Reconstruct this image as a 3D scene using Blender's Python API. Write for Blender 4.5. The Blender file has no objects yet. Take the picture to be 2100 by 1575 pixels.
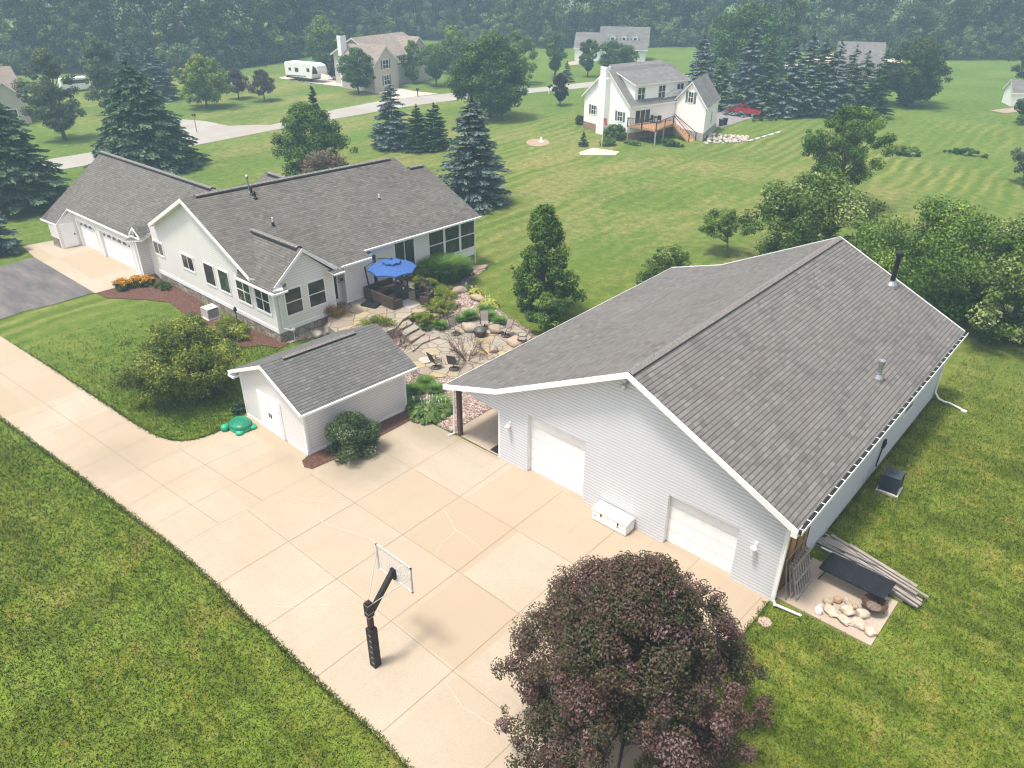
import bpy, math, random
import numpy as np
from mathutils import Vector, Matrix, noise as mnoise
sc = bpy.context.scene
# ---------------------------------------------------------------- camera
FOC, PIT, ROL, YAW, HC = 1548.05, 0.52196, 0.0035, -0.72479, 21.0
def _axes():
    cp, sp = math.cos(PIT), math.sin(PIT)
    fw = np.array([math.sin(YAW)*cp, math.cos(YAW)*cp, -sp])
    r0 = np.array([math.cos(YAW), -math.sin(YAW), 0.0]); u0 = np.cross(r0, fw)
    r = math.cos(ROL)*r0+math.sin(ROL)*u0; u = -math.sin(ROL)*r0+math.cos(ROL)*u0
    return fw, r, u
FW, RT, UP = _axes(); CAM = np.array([0, 0, HC])
cd = bpy.data.cameras.new("camera"); cam = bpy.data.objects.new("camera", cd); sc.collection.objects.link(cam)
cd.sensor_width = 36; cd.lens = FOC/2100*36; cd.clip_start = .1; cd.clip_end = 3000
M = Matrix([[RT[0], UP[0], -FW[0], 0], [RT[1], UP[1], -FW[1], 0], [RT[2], UP[2], -FW[2], HC], [0, 0, 0, 1]])
cam.matrix_world = M; sc.camera = cam
# ---------------------------------------------------------------- light
SUN = Vector((-0.46, -1.05, 3.43)).normalized()
SUN_EL = math.asin(SUN.z); SUN_AZ = math.atan2(SUN.x, SUN.y)
w = bpy.data.worlds.new("World"); sc.world = w; w.use_nodes = True
nt = w.node_tree; nt.nodes.clear()
sky = nt.nodes.new('ShaderNodeTexSky'); sky.sky_type = 'NISHITA'; sky.sun_disc = False
sky.sun_elevation = SUN_EL; sky.sun_rotation = SUN_AZ; sky.air_density = 1.0; sky.dust_density = 4.0; sky.ozone_density = 1.0
bg = nt.nodes.new('ShaderNodeBackground'); bg.inputs[1].default_value = 0.125
wo = nt.nodes.new('ShaderNodeOutputWorld'); hsv = nt.nodes.new('ShaderNodeHueSaturation'); hsv.inputs['Saturation'].default_value = .30   # smoky overcast: paler sky
nt.links.new(sky.outputs[0], hsv.inputs['Color']); nt.links.new(hsv.outputs[0], bg.inputs[0]); nt.links.new(bg.outputs[0], wo.inputs[0])
sl = bpy.data.lights.new("sun", 'SUN'); sl.energy = 2.3; sl.angle = math.radians(9); sl.color = (1, .92, .80)
so = bpy.data.objects.new("sun", sl); sc.collection.objects.link(so)
so.rotation_euler = SUN.to_track_quat('Z', 'Y').to_euler(); so.location = (0, 0, 60)
sc.view_settings.view_transform = 'Standard'; sc.view_settings.look = 'None'
sc.view_settings.exposure = 1.0; sc.view_settings.gamma = 1
sc.cycles.volume_bounces = 1; sc.cycles.max_bounces = 7; sc.cycles.diffuse_bounces = 3
sc.cycles.transparent_max_bounces = 12; sc.cycles.filter_width = 1.2; sc.cycles.use_denoising = True
# ---------------------------------------------------------------- helpers
def ray(px, py): return FW*FOC+RT*(px-1050)-UP*(py-787.5)
def at(px, py, z=0.0):
    d = ray(px, py); return Vector(CAM+d*((z-HC)/d[2]))
def ax(px, py, axis, val):
    d = ray(px, py); return Vector(CAM+d*((val-CAM[axis])/d[axis]))
def xy(px, py, z=0.0):
    p = at(px, py, z); return (p.x, p.y)
def htop(b, t, zb=0.0):
    g = at(*b, zb); d = ray(*t); s = (g.x*d[0]+g.y*d[1])/(d[0]**2+d[1]**2); return HC+s*d[2]
R = math.radians; PI = math.pi
col = sc.collection
def tag(o, label=None, cat=None, group=None, kind=None):
    if label: o['label'] = label
    if cat: o['category'] = cat
    if group: o['group'] = group
    if kind: o['kind'] = kind
    return o
def empty(name, loc, label, cat, group=None, rz=0):
    o = bpy.data.objects.new(name, None); col.objects.link(o); o.location = Vector(loc); o.rotation_euler = (0, 0, rz)
    o.empty_display_size = .3
    return tag(o, label, cat, group)
def root_loc(p):
    while p.parent: p = p.parent
    return p.location.copy()
def copy_tree(o, parent=None):
    c = o.copy(); col.objects.link(c)
    for k in list(c.keys()):
        if parent is not None and k in ('category',): del c[k]
    if parent is not None: c.parent = parent
    for ch in list(o.children): copy_tree(ch, c)
    return c
class MB:
    def __init__(s): s.v = []; s.f = []; s.m = []
    def poly(s, pts, m=0):
        i = len(s.v); s.v += [tuple(p) for p in pts]; s.f.append(tuple(range(i, i+len(pts)))); s.m.append(m); return s
    def par(s, o, a, b, c, m=0):            # parallelepiped, right-handed a,b,c
        o, a, b, c = Vector(o), Vector(a), Vector(b), Vector(c)
        if a.cross(b).dot(c) < 0: a, b = b, a
        i = len(s.v); s.v += [tuple(p) for p in (o, o+a, o+a+b, o+b, o+c, o+a+c, o+a+b+c, o+b+c)]
        for f in ((0, 3, 2, 1), (4, 5, 6, 7), (0, 1, 5, 4), (1, 2, 6, 5), (2, 3, 7, 6), (3, 0, 4, 7)):
            s.f.append(tuple(i+k for k in f)); s.m.append(m)
        return s
    def box(s, c, sz, rz=0, m=0):
        ca, sa = math.cos(rz), math.sin(rz); a = Vector((ca*sz[0], sa*sz[0], 0)); b = Vector((-sa*sz[1], ca*sz[1], 0)); h = Vector((0, 0, sz[2]))
        return s.par(Vector(c)-a/2-b/2-h/2, a, b, h, m)
    def bar(s, p, q, w, h=None, m=0, up=(0, 0, 1)):
        p, q = Vector(p), Vector(q); h = h or w; d = (q-p); dn = d.normalized(); u = Vector(up)
        if abs(dn.dot(u)) > .98: u = Vector((1, 0, 0))
        sd = dn.cross(u).normalized(); uu = sd.cross(dn).normalized()
        return s.par(p-sd*w/2-uu*h/2, d, sd*w, uu*h, m)
    def tube(s, pts, rad, n=6, m=0, cap=True):
        pts = [Vector(p) for p in pts]
        if not hasattr(rad, '__len__'): rad = [rad]*len(pts)
        i0 = len(s.v); u = None
        for k, p in enumerate(pts):
            d = (pts[min(k+1, len(pts)-1)]-pts[max(k-1, 0)]).normalized()
            if u is None: u = d.cross(Vector((.3, .9, .1)) if abs(d.x) > .8 else Vector((1, .05, 0))).normalized()
            else: u = (u-d*u.dot(d)).normalized()
            v = d.cross(u)
            for j in range(n):
                a = 2*PI*j/n; s.v.append(tuple(p+(u*math.cos(a)+v*math.sin(a))*rad[k]))
        for k in range(len(pts)-1):
            for j in range(n):
                a = i0+k*n+j; b = i0+k*n+(j+1) % n; s.f.append((a, b, b+n, a+n)); s.m.append(m)
        if cap:
            s.f.append(tuple(i0+j for j in range(n))[::-1]); s.m.append(m)
            e = i0+(len(pts)-1)*n; s.f.append(tuple(e+j for j in range(n))); s.m.append(m)
        return s
    def lathe(s, c, prof, n=16, m=0, sx=1, sy=1):     # prof: (r,z)
        i0 = len(s.v); c = Vector(c)
        for r, z in prof:
            for j in range(n):
                a = 2*PI*j/n; s.v.append((c.x+r*sx*math.cos(a), c.y+r*sy*math.sin(a), c.z+z))
        for k in range(len(prof)-1):
            for j in range(n):
                a = i0+k*n+j; b = i0+k*n+(j+1) % n; s.f.append((a, b, b+n, a+n)); s.m.append(m)
        if prof[-1][0] > .001: s.f.append(tuple(i0+(len(prof)-1)*n+j for j in range(n))); s.m.append(m)
        if prof[0][0] > .001: s.f.append(tuple(i0+j for j in range(n))[::-1]); s.m.append(m)
        return s
    def slab(s, pts, th, m=0, ms=1, mb=None):       # top polygon + thickness downwards
        pts = [Vector(p) for p in pts]; n = Vector((0, 0, 0))
        for k in range(len(pts)): n += pts[k].cross(pts[(k+1) % len(pts)])
        if n.z < 0: pts.reverse()
        lo = [p-Vector((0, 0, th)) for p in pts]
        s.poly(pts, m); s.poly(lo[::-1], ms if mb is None else mb)
        for k in range(len(pts)):
            j = (k+1) % len(pts); s.poly([pts[k], lo[k], lo[j], pts[j]], ms)
        return s
    def build(s, name, mats, parent=None, world=True, smooth=False, bevel=0, jit=0):
        if not isinstance(mats, (list, tuple)): mats = [mats]
        off = root_loc(parent) if (parent is not None and world) else Vector((0, 0, 0))
        me = bpy.data.meshes.new(name); me.from_pydata([(x-off.x, y-off.y, z-off.z) for x, y, z in s.v], [], s.f)
        for mt in mats: me.materials.append(mt)
        me.polygons.foreach_set('material_index', s.m)
        uvl = me.uv_layers.new(name="UVMap"); buf = np.zeros((len(me.loops), 2), np.float32)
        for p in me.polygons:
            n = p.normal
            if abs(n.z) > .9995: u = Vector((1, 0, 0)); v = Vector((0, 1, 0))
            else: u = Vector((0, 0, 1)).cross(n).normalized(); v = n.cross(u)
            for li, vi in zip(p.loop_indices, p.vertices):
                q = s.v[vi]; buf[li, 0] = q[0]*u.x+q[1]*u.y+q[2]*u.z; buf[li, 1] = q[0]*v.x+q[1]*v.y+q[2]*v.z
        uvl.data.foreach_set('uv', buf.ravel())
        if smooth: me.polygons.foreach_set('use_smooth', [True]*len(me.polygons))
        o = bpy.data.objects.new(name, me); col.objects.link(o)
        if parent is not None: o.parent = parent
        if bevel:
            b = o.modifiers.new('bevel', 'BEVEL'); b.width = bevel; b.segments = 2; b.limit_method = 'ANGLE'
        return o
# ---------------------------------------------------------------- node shorthand
class NT:
    def __init__(s, name):
        s.mat = bpy.data.materials.new(name); s.mat.use_nodes = True; s.t = s.mat.node_tree; s.t.nodes.clear()
        s.out = s.t.nodes.new('ShaderNodeOutputMaterial')
    def n(s, typ, ins=None, **kw):
        nd = s.t.nodes.new(typ)
        for k, v in kw.items(): setattr(nd, k, v)
        for k, v in (ins or {}).items(): s.set(nd.inputs[k], v)
        return nd
    def set(s, inp, v):
        if isinstance(v, bpy.types.NodeSocket): s.t.links.new(v, inp)
        elif isinstance(v, (tuple, list)) and len(v) == 3 and inp.type == 'RGBA': inp.default_value = (*v, 1)
        else: inp.default_value = v
    def pos(s): return s.n('ShaderNodeNewGeometry').outputs['Position']
    def uv(s): return s.n('ShaderNodeTexCoord').outputs['UV']
    def objc(s): return s.n('ShaderNodeTexCoord').outputs['Object']
    def noise(s, vec, scale, detail=3, rough=.55, dist=0, out='Fac'):
        return s.n('ShaderNodeTexNoise', {'Vector': vec, 'Scale': scale, 'Detail': detail, 'Roughness': rough, 'Distortion': dist}).outputs[out]
    def vor(s, vec, scale, feature='F1', out='Distance', rnd=1.0):
        return s.n('ShaderNodeTexVoronoi', {'Vector': vec, 'Scale': scale, 'Randomness': rnd}, feature=feature).outputs[out]
    def math(s, op, a, b=0.0, c=0.0, clamp=False):
        nd = s.n('ShaderNodeMath', operation=op, use_clamp=clamp); s.set(nd.inputs[0], a); s.set(nd.inputs[1], b)
        if op in ('MULTIPLY_ADD', 'SMOOTH_MIN', 'COMPARE'): s.set(nd.inputs[2], c)
        return nd.outputs[0]
    def mr(s, v, a, b, c=0.0, d=1.0, smooth=False):
        nd = s.n('ShaderNodeMapRange', {'Value': v, 'From Min': a, 'From Max': b, 'To Min': c, 'To Max': d})
        if smooth: nd.interpolation_type = 'SMOOTHSTEP'
        return nd.outputs[0]
    def ramp(s, fac, stops):
        nd = s.n('ShaderNodeValToRGB'); cr = nd.color_ramp
        while len(cr.elements) < len(stops): cr.elements.new(.5)
        for e, (p, c) in zip(cr.elements, stops): e.position = p; e.color = (*c, 1) if len(c) == 3 else c
        s.set(nd.inputs[0], fac); return nd.outputs[0]
    def mix(s, fac, a, b, mode='MIX'):
        nd = s.n('ShaderNodeMix', data_type='RGBA', blend_type=mode); s.set(nd.inputs[0], fac); s.set(nd.inputs[6], a); s.set(nd.inputs[7], b); return nd.outputs[2]
    def vmap(s, vec, scale=(1, 1, 1), rot=(0, 0, 0), loc=(0, 0, 0)):
        return s.n('ShaderNodeMapping', {'Vector': vec, 'Scale': scale, 'Rotation': rot, 'Location': loc}).outputs[0]
    def xyz(s, vec):
        nd = s.n('ShaderNodeSeparateXYZ', {0: vec}); return nd.outputs
    def comb(s, x, y, z=0.0): return s.n('ShaderNodeCombineXYZ', {0: x, 1: y, 2: z}).outputs[0]
    def bump(s, h, strength=.3, dist=.02):
        return s.n('ShaderNodeBump', {'Height': h, 'Strength': strength, 'Distance': dist}).outputs[0]
    def bsdf(s, color, rough=.7, metal=0.0, normal=None, spec=.3, trans=None, coat=0.0, alpha=None):
        b = s.n('ShaderNodeBsdfPrincipled', {'Base Color': color, 'Roughness': rough, 'Metallic': metal, 'Specular IOR Level': spec, 'Coat Weight': coat})
        if normal is not None: s.set(b.inputs['Normal'], normal)
        if alpha is not None: s.set(b.inputs['Alpha'], alpha)
        sh = b.outputs[0]
        if trans is not None:
            tr = s.n('ShaderNodeBsdfTranslucent', {'Color': color}); m = s.n('ShaderNodeMixShader', {0: trans, 1: sh, 2: tr.outputs[0]}); sh = m.outputs[0]
        s.t.links.new(sh, s.out.inputs[0]); return s.mat
def plain(name, c, rough=.6, metal=0.0, spec=.3, var=.12, sc_=3.0, coat=0.0):
    k = NT(name); p = k.objc(); f = k.noise(p, sc_, 4)
    lo = tuple(max(0, x*(1-var)) for x in c); hi = tuple(min(1, x*(1+var)) for x in c)
    return k.bsdf(k.ramp(f, [(.3, lo), (.7, hi)]), rough, metal, spec=spec, coat=coat)
# ---------------------------------------------------------------- materials
def m_siding(name, c, period=.115, lap_shade=.55, lw=.3):
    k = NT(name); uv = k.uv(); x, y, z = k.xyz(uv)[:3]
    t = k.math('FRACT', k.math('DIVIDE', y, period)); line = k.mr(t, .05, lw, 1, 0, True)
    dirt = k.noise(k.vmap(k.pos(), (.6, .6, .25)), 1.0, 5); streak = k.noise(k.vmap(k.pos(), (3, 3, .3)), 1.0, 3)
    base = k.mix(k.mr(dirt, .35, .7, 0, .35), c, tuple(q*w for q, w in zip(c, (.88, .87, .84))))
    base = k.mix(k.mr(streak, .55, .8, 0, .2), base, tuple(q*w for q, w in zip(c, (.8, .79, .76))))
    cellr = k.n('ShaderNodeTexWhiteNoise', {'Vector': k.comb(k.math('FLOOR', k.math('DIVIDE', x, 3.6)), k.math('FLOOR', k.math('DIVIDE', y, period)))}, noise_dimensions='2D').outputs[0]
    colr = k.mix(line, base, tuple(q*lap_shade for q in c))  # shadow under each lap painted into the colour as a dark line
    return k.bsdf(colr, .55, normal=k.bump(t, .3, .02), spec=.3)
def m_shingle(name, a, b, c_, row=.14, tab=.3, linedark=.45, lichen=(.36, .33, .28)):
    k = NT(name); uv = k.uv(); x, y, z = k.xyz(uv)[:3]
    ry = k.math('DIVIDE', y, row); fy = k.math('FRACT', ry); iy = k.math('FLOOR', ry)
    rnd = k.n('ShaderNodeTexWhiteNoise', {'W': iy}, noise_dimensions='1D').outputs[0]
    rx = k.math('ADD', k.math('DIVIDE', x, tab), k.math('MULTIPLY', rnd, 7.3)); ix = k.math('FLOOR', rx); fx = k.math('FRACT', rx)
    cell = k.n('ShaderNodeTexWhiteNoise', {'Vector': k.comb(ix, iy)}, noise_dimensions='2D').outputs[0]
    col_ = k.ramp(cell, [(0, a), (.35, b), (.75, b), (1, c_)])
    big = k.noise(k.pos(), .35, 5, .6); col_ = k.mix(k.mr(big, .35, .72, 0, .35), col_, tuple(q*1.25 for q in c_))
    red = k.noise(k.vmap(k.pos(), loc=(7, 3, 1)), .6, 5, .7); col_ = k.mix(k.mr(red, .55, .7, 0, .45), col_, (b[0]*1.22, b[1]*1.05, b[2]*1.0))
    drk = k.noise(k.vmap(k.pos(), (1, 1, 1), loc=(17, 9, 4)), .55, 4); col_ = k.mix(k.mr(drk, .58, .8, 0, .5), col_, tuple(q*.62 for q in b))
    stk = k.noise(k.comb(k.math('MULTIPLY', x, 2.2), k.math('MULTIPLY', y, .12)), 1.0, 4, .6); col_ = k.mix(k.mr(stk, .5, .75, 0, .25), col_, tuple(q*1.3 for q in b)); col_ = k.mix(k.mr(stk, .28, .46, .3, 0), col_, tuple(q*.7 for q in b))
    gr = k.noise(k.pos(), 28, 2); col_ = k.mix(k.mr(gr, .3, .7, .25, 0), col_, tuple(q*.5 for q in b))
    line = k.mr(fy, .06, .3, 1, 0, True); vl = k.mr(fx, 0, .09, .5, 0)
    ln = k.math('MAXIMUM', line, vl); col_ = k.mix(k.math('MULTIPLY', ln, linedark), col_, (.03, .03, .033))
    h = k.math('SUBTRACT', k.math('MULTIPLY', cell, .4), k.math('MULTIPLY', ln, 1.0))
    return k.bsdf(col_, .92, normal=k.bump(h, .5, .02), spec=.15)
SLX, SLY = 22.16, -14.98
def m_concrete(name, c=(.395, .325, .242)):
    k = NT(name); p = k.pos(); n1 = k.noise(p, .22, 4); n2 = k.noise(k.vmap(p, (.4, 1.2, 1), (0, 0, .5)), 1.1, 5, .6); n3 = k.noise(p, 22, 3, .7)
    cell = k.vor(k.vmap(p, (1, 1, 1), (0, 0, 0), (.9, .4, 0)), .3, out='Color', rnd=.4)
    a = k.mix(k.mr(n1, .35, .65), c, (c[0]*1.07, c[1]*1.14, c[2]*1.25))
    a = k.mix(k.mr(n2, .42, .68, 0, .5), a, (c[0]*.9, c[1]*.93, c[2]*1.0))
    a = k.mix(k.mr(k.noise(k.vmap(p, loc=(5, 5, 0)), .7, 6, .65), .58, .78, 0, .4), a, (c[0]*1.08, c[1]*.92, c[2]*.84))
    st = k.noise(k.vmap(p, loc=(31, 2, 0)), .5, 5, .6); a = k.mix(k.mr(st, .62, .8, 0, .35), a, (c[0]*.72, c[1]*.76, c[2]*.8))
    a = k.mix(k.mr(n3, .35, .6, .28, 0), a, (.2, .16, .12)); jr = k.xyz(p); slab_ = k.n('ShaderNodeTexWhiteNoise', {'Vector': k.comb(k.math('FLOOR', k.math('MULTIPLY', k.math('ADD', jr[0], SLX), 1/3.19)), k.math('FLOOR', k.math('MULTIPLY', k.math('ADD', jr[1], SLY), 1/3.32)))}, noise_dimensions='2D').outputs[0]; a = k.mix(k.mr(slab_, 0, 1, 0, .85), a, (c[0]*.88, c[1]*.84, c[2]*.80))
    for q_, r_, w_ in (((-24.6, 17.3, 0), 2.6, .55), ((-23.9, 21.6, 0), 2.3, .6), ((-27.6, 15.0, 0), 1.3, .35), ((-33.5, 9.5, 0), 2.2, .3)):
        dq = k.n('ShaderNodeVectorMath', {0: p, 1: q_}, operation='DISTANCE').outputs['Value']; dn_ = k.math('ADD', dq, k.math('MULTIPLY', k.noise(p, 1.1, 5, .65), 1.6)); a = k.mix(k.mr(dn_, r_+.8, r_-.6, 0, w_), a, (c[0]*.55, c[1]*.58, c[2]*.58))
    tyre = k.noise(k.vmap(p, (3.0, .16, 1)), 1.0, 4, .6); a = k.mix(k.mr(tyre, .56, .75, 0, .3), a, (c[0]*.78, c[1]*.76, c[2]*.74))
    sp = k.vor(p, 1.6); spk = k.mr(sp, .012, .02, 1, 0); rn = k.noise(p, .9, 1); a = k.mix(k.math('MULTIPLY', spk, k.mr(rn, .5, .55)), a, (.12, .08, .05))
    return k.bsdf(a, .85, normal=k.bump(n3, .12, .01), spec=.2)
def m_grass():
    k = NT("lawn_grass"); p = k.pos(); X, Y, Z = k.xyz(p)[:3]
    dist = k.n('ShaderNodeVectorMath', {0: p, 1: (0, 0, 0)}, operation='DISTANCE').outputs['Value']
    big = k.noise(p, .09, 4, .6); med = k.noise(k.vmap(p, loc=(11, 4, 0)), .55, 5, .65); sm = k.noise(p, 3.2, 5, .75); fine = k.noise(p, 17, 3, .8)
    md2 = k.noise(k.vmap(p, loc=(5, 1, 0)), 1.3, 6, .8); mixf = k.math('ADD', k.math('MULTIPLY', med, .42), k.math('ADD', k.math('MULTIPLY', sm, .33), k.math('MULTIPLY', md2, .25)))
    near = k.ramp(mixf, [(.37, (.095, .078, .012)), (.43, (.075, .115, .010)), (.5, (.125, .185, .014)), (.56, (.22, .23, .035)), (.64, (.36, .31, .11))])
    lush = k.ramp(k.math('ADD', k.math('MULTIPLY', med, .35), k.math('MULTIPLY', sm, .65)), [(.40, (.052, .11, .008)), (.5, (.105, .19, .012)), (.58, (.21, .26, .045))])
    # lush strip between house and drive
    inx = k.math('MULTIPLY', k.mr(X, -62, -55), k.mr(X, -29, -26, 1, 0)); iny = k.math('MULTIPLY', k.mr(Y, 5, 8), k.mr(Y, 24, 27, 1, 0))
    nearc = k.mix(k.math('MULTIPLY', k.math('MULTIPLY', inx, iny), .8), near, lush)
    # bright clover patches in the lower lawn
    cl = k.noise(k.vmap(p, loc=(3, 8, 0)), .42, 6, .78); clm = k.math('MULTIPLY', k.mr(cl, .49, .56, 0, .85), k.mr(Y, 16, 6)); clm = k.math('MULTIPLY', clm, k.mr(sm, .38, .55, .3, 1))
    nearc = k.mix(clm, nearc, k.ramp(fine, [(.35, (.11, .20, .02)), (.65, (.23, .33, .045))]))
    ey = k.noise(k.vmap(p, loc=(21, 13, 0)), .35, 5, .7); em = k.math('MULTIPLY', k.mr(ey, .5, .62, 0, .6), k.mr(X, -9, -4)); nearc = k.mix(em, nearc, k.ramp(sm, [(.35, (.10, .20, .018)), (.65, (.26, .30, .05))]))
    # mowing stripes further away
    ang = k.math('MULTIPLY', k.mr(Y, 40, 120), .0)
    wv = k.n('ShaderNodeTexWave', {'Vector': k.vmap(p, (1, 1, 1), (0, 0, R(-4)), (0, 0, 0)), 'Scale': .2, 'Distortion': 6, 'Detail': 2.5, 'Detail Scale': .5, 'Detail Roughness': .6}, wave_type='BANDS', bands_direction='X').outputs['Fac']
    wv2 = k.noise(k.vmap(p, (1.5, .05, 1), (0, 0, R(-6))), 1.0, 5, .75)
    far = k.ramp(k.math('ADD', k.math('MULTIPLY', wv, .14), k.math('ADD', k.math('MULTIPLY', wv2, .42), k.math('MULTIPLY', md2, .42))),
                 [(.36, (.070, .120, .018)), (.47, (.115, .175, .030)), (.55, (.20, .22, .055)), (.68, (.34, .30, .11))])
    farg = k.ramp(k.math('ADD', k.math('MULTIPLY', big, .3), k.math('MULTIPLY', md2, .7)), [(.38, (.068, .125, .018)), (.5, (.108, .180, .030)), (.62, (.18, .225, .055))])
    gpatch = k.math('MULTIPLY', k.mr(k.noise(k.vmap(p, loc=(2, 9, 0)), .045, 3), .38, .54), .8)
    back = k.mr(k.math('ADD', Y, k.math('MULTIPLY', X, -.75)), 128, 150); gp = k.math('MAXIMUM', gpatch, back)
    road = k.mr(X, -62, -78); gp = k.math('MAXIMUM', gp, road)
    farc = k.mix(gp, far, farg); st_ = k.noise(k.vmap(p, (1, .35, 1), (0, 0, R(-20)), (3, 1, 0)), .16, 6, .7); reg = k.math('MULTIPLY', k.mr(Y, 34, 48), k.mr(Y, 100, 78)); farc = k.mix(k.math('MULTIPLY', k.mr(st_, .46, .60, 0, .7), reg), farc, k.ramp(md2, [(.4, (.17, .17, .055)), (.6, (.33, .29, .115))]))
    tr_ = k.noise(k.vmap(p, (.12, 1.15, 1), (0, 0, R(7)), (0, 4, 0)), 1.0, 3, .5); nearc = k.mix(k.mr(tr_, .5, .66, 0, .45), nearc, (.070, .085, .010)); nearc = k.mix(k.mr(tr_, .5, .36, 0, .35), nearc, (.22, .24, .05))
    c = k.mix(k.mr(dist, 36, 58), nearc, farc)
    c = k.mix(k.mr(fine, .3, .52, .75, 0), c, (.018, .03, .006)); c = k.mix(k.mr(fine, .52, .75, 0, .5), c, (.30, .32, .12))
    bare = k.noise(k.vmap(p, loc=(40, 22, 0)), .5, 6, .7); c = k.mix(k.math('MULTIPLY', k.mr(bare, .67, .76, 0, .7), k.mr(sm, .4, .6)), c, (.30, .22, .14))
    h = k.math('ADD', k.math('MULTIPLY', fine, .6), sm)
    return k.bsdf(c, .95, normal=k.bump(h, .9, .12), spec=.08)
def m_stones(name, scale, cols, gap=(.05, .04, .035), rough=.8, bump=.8):
    k = NT(name); p = k.pos(); cc = k.vor(p, scale, out='Color'); d = k.vor(p, scale, 'DISTANCE_TO_EDGE'); r = k.xyz(cc)[0]
    c = k.ramp(r, cols); c = k.mix(k.mr(k.noise(p, scale*3, 3), .35, .7, .3, 0), c, gap); c = k.mix(k.mr(d, .02, .09, 1, 0), c, gap)
    return k.bsdf(c, rough, normal=k.bump(k.mr(d, 0, .25), bump, .04), spec=.2)
def m_flag():
    k = NT("flagstone"); p = k.pos(); wp = k.n('ShaderNodeVectorMath', {0: p, 1: k.n('ShaderNodeVectorMath', {0: k.noise(p, 1.2, 3, out='Color'), 'Scale': .35}, operation='SCALE').outputs[0]}, operation='ADD').outputs[0]
    cc = k.vor(wp, 1.05, out='Color'); d = k.vor(wp, 1.05, 'DISTANCE_TO_EDGE'); r = k.xyz(cc)[0]
    c = k.ramp(r, [(0, (.24, .20, .165)), (.25, (.36, .30, .20)), (.45, (.25, .235, .215)), (.65, (.37, .32, .25)), (.8, (.28, .22, .19)), (.93, (.40, .32, .18)), (1, (.40, .23, .11))])
    c = k.mix(k.mr(k.noise(p, 5, 5, .7), .35, .7, .35, 0), c, (.22, .19, .15)); c = k.mix(k.mr(d, .012, .04, 1, 0), c, (.13, .11, .085))
    return k.bsdf(c, .85, normal=k.bump(k.mr(d, 0, .06), .5, .03), spec=.2)
def m_leaf(name, stops, trans=.22, rough=.55, spec=.12, isl=.25):
    k = NT(name); t = k.n('ShaderNodeAttribute', attribute_name='tint').outputs['Fac']
    rd = k.n('ShaderNodeNewGeometry').outputs['Random Per Island']
    f = k.math('ADD', t, k.math('MULTIPLY', k.math('SUBTRACT', rd, .5), isl), clamp=True)
    return k.bsdf(k.ramp(f, stops), rough, spec=spec, trans=trans)
def m_glass(name, c=(.035, .037, .04)):
    k = NT(name); p = k.pos(); f = k.noise(k.vmap(p, (1.2, 1.2, .8)), 1.3, 3)
    return k.bsdf(k.ramp(f, [(.35, tuple(q*.5 for q in c)), (.6, c), (.75, tuple(min(1, q*2.6) for q in c))]), .08, spec=.6)
def m_wood(name, a, b, sc_=2.0, grain=(1, 14, 14), rough=.8):
    k = NT(name); p = k.objc(); f = k.noise(k.vmap(p, grain), sc_, 4, .6, .4); g = k.noise(p, 1.3, 3)
    c = k.ramp(f, [(.3, a), (.7, b)]); c = k.mix(k.mr(g, .4, .7, 0, .4), c, tuple(q*.7 for q in a)); return k.bsdf(c, rough, normal=k.bump(f, .2, .01))
WHITE = plain("white_trim", (.80, .80, .80), .45, var=.04)
WHITE2 = plain("white_door_paint", (.84, .84, .84), .4, var=.03)
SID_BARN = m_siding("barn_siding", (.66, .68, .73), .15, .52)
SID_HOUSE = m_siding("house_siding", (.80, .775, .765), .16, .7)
SID_SHED = m_siding("shed_siding", (.76, .73, .73), .16, .7)
SID_WHITE = m_siding("white_siding", (.92, .92, .92), .2, .9)
SID_TAN = m_siding("tan_siding", (.50, .45, .40), .25, .85)
SH_BARN = m_shingle("barn_shingles", (.110, .103, .098), (.155, .147, .141), (.200, .190, .182), .19, .33, .75)
SH_HOUSE = m_shingle("house_shingles", (.085, .079, .071), (.125, .118, .108), (.170, .160, .147), .17, .3, .65)
SH_SHED = m_shingle("shed_shingles", (.10, .10, .098), (.128, .128, .126), (.165, .165, .16), .17, .3, .8)
SH_FAR = m_shingle("far_shingles", (.12, .115, .115), (.155, .15, .15), (.2, .195, .19), .3, .6, .2)
SH_TAN = m_shingle("tan_shingles", (.19, .155, .135), (.24, .20, .175), (.29, .25, .22), .3, .6, .2)
CONC = m_concrete("concrete_paving"); CONC_OLD = m_concrete("old_concrete", (.40, .33, .26)); ROADM = m_concrete("road_surface", (.335, .315, .285))
GRASS = m_grass()
def m_asph():
    k = NT("asphalt"); p = k.pos(); a = k.ramp(k.noise(k.vmap(p, (.25, .9, 1)), 1, 5, .65), [(.3, (.075, .07, .075)), (.5, (.13, .12, .12)), (.7, (.21, .18, .16))])
    return k.bsdf(k.mix(k.mr(k.noise(p, 30, 2), .3, .6, .4, 0), a, (.04, .04, .04)), .9, normal=k.bump(k.noise(p, 30, 2), .3, .01))
ASPH = m_asph()
def m_mulch(name="mulch", a=(.05, .022, .018), b=(.11, .055, .042), c=(.22, .14, .11)):
    k = NT(name); p = k.pos(); f = k.noise(p, 12, 4, .8); return k.bsdf(k.ramp(f, [(.3, a), (.5, b), (.72, c)]), .95, normal=k.bump(f, .9, .06), spec=.1)
MULCH = m_mulch(); SOIL = m_mulch("soil", (.1, .07, .05), (.2, .15, .11), (.3, .25, .2))
PEB = m_stones("pebbles", 9, [(0, (.17, .10, .08)), (.3, (.26, .17, .14)), (.5, (.32, .26, .22)), (.75, (.42, .36, .31)), (1, (.2, .18, .18))])
FLAG = m_flag()
STONE = m_stones("field_stone", 2.6, [(0, (.22, .17, .14)), (.3, (.36, .30, .25)), (.55, (.25, .25, .25)), (.8, (.45, .38, .31)), (1, (.3, .2, .17))], (.17, .15, .13), .85, .6)
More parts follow.
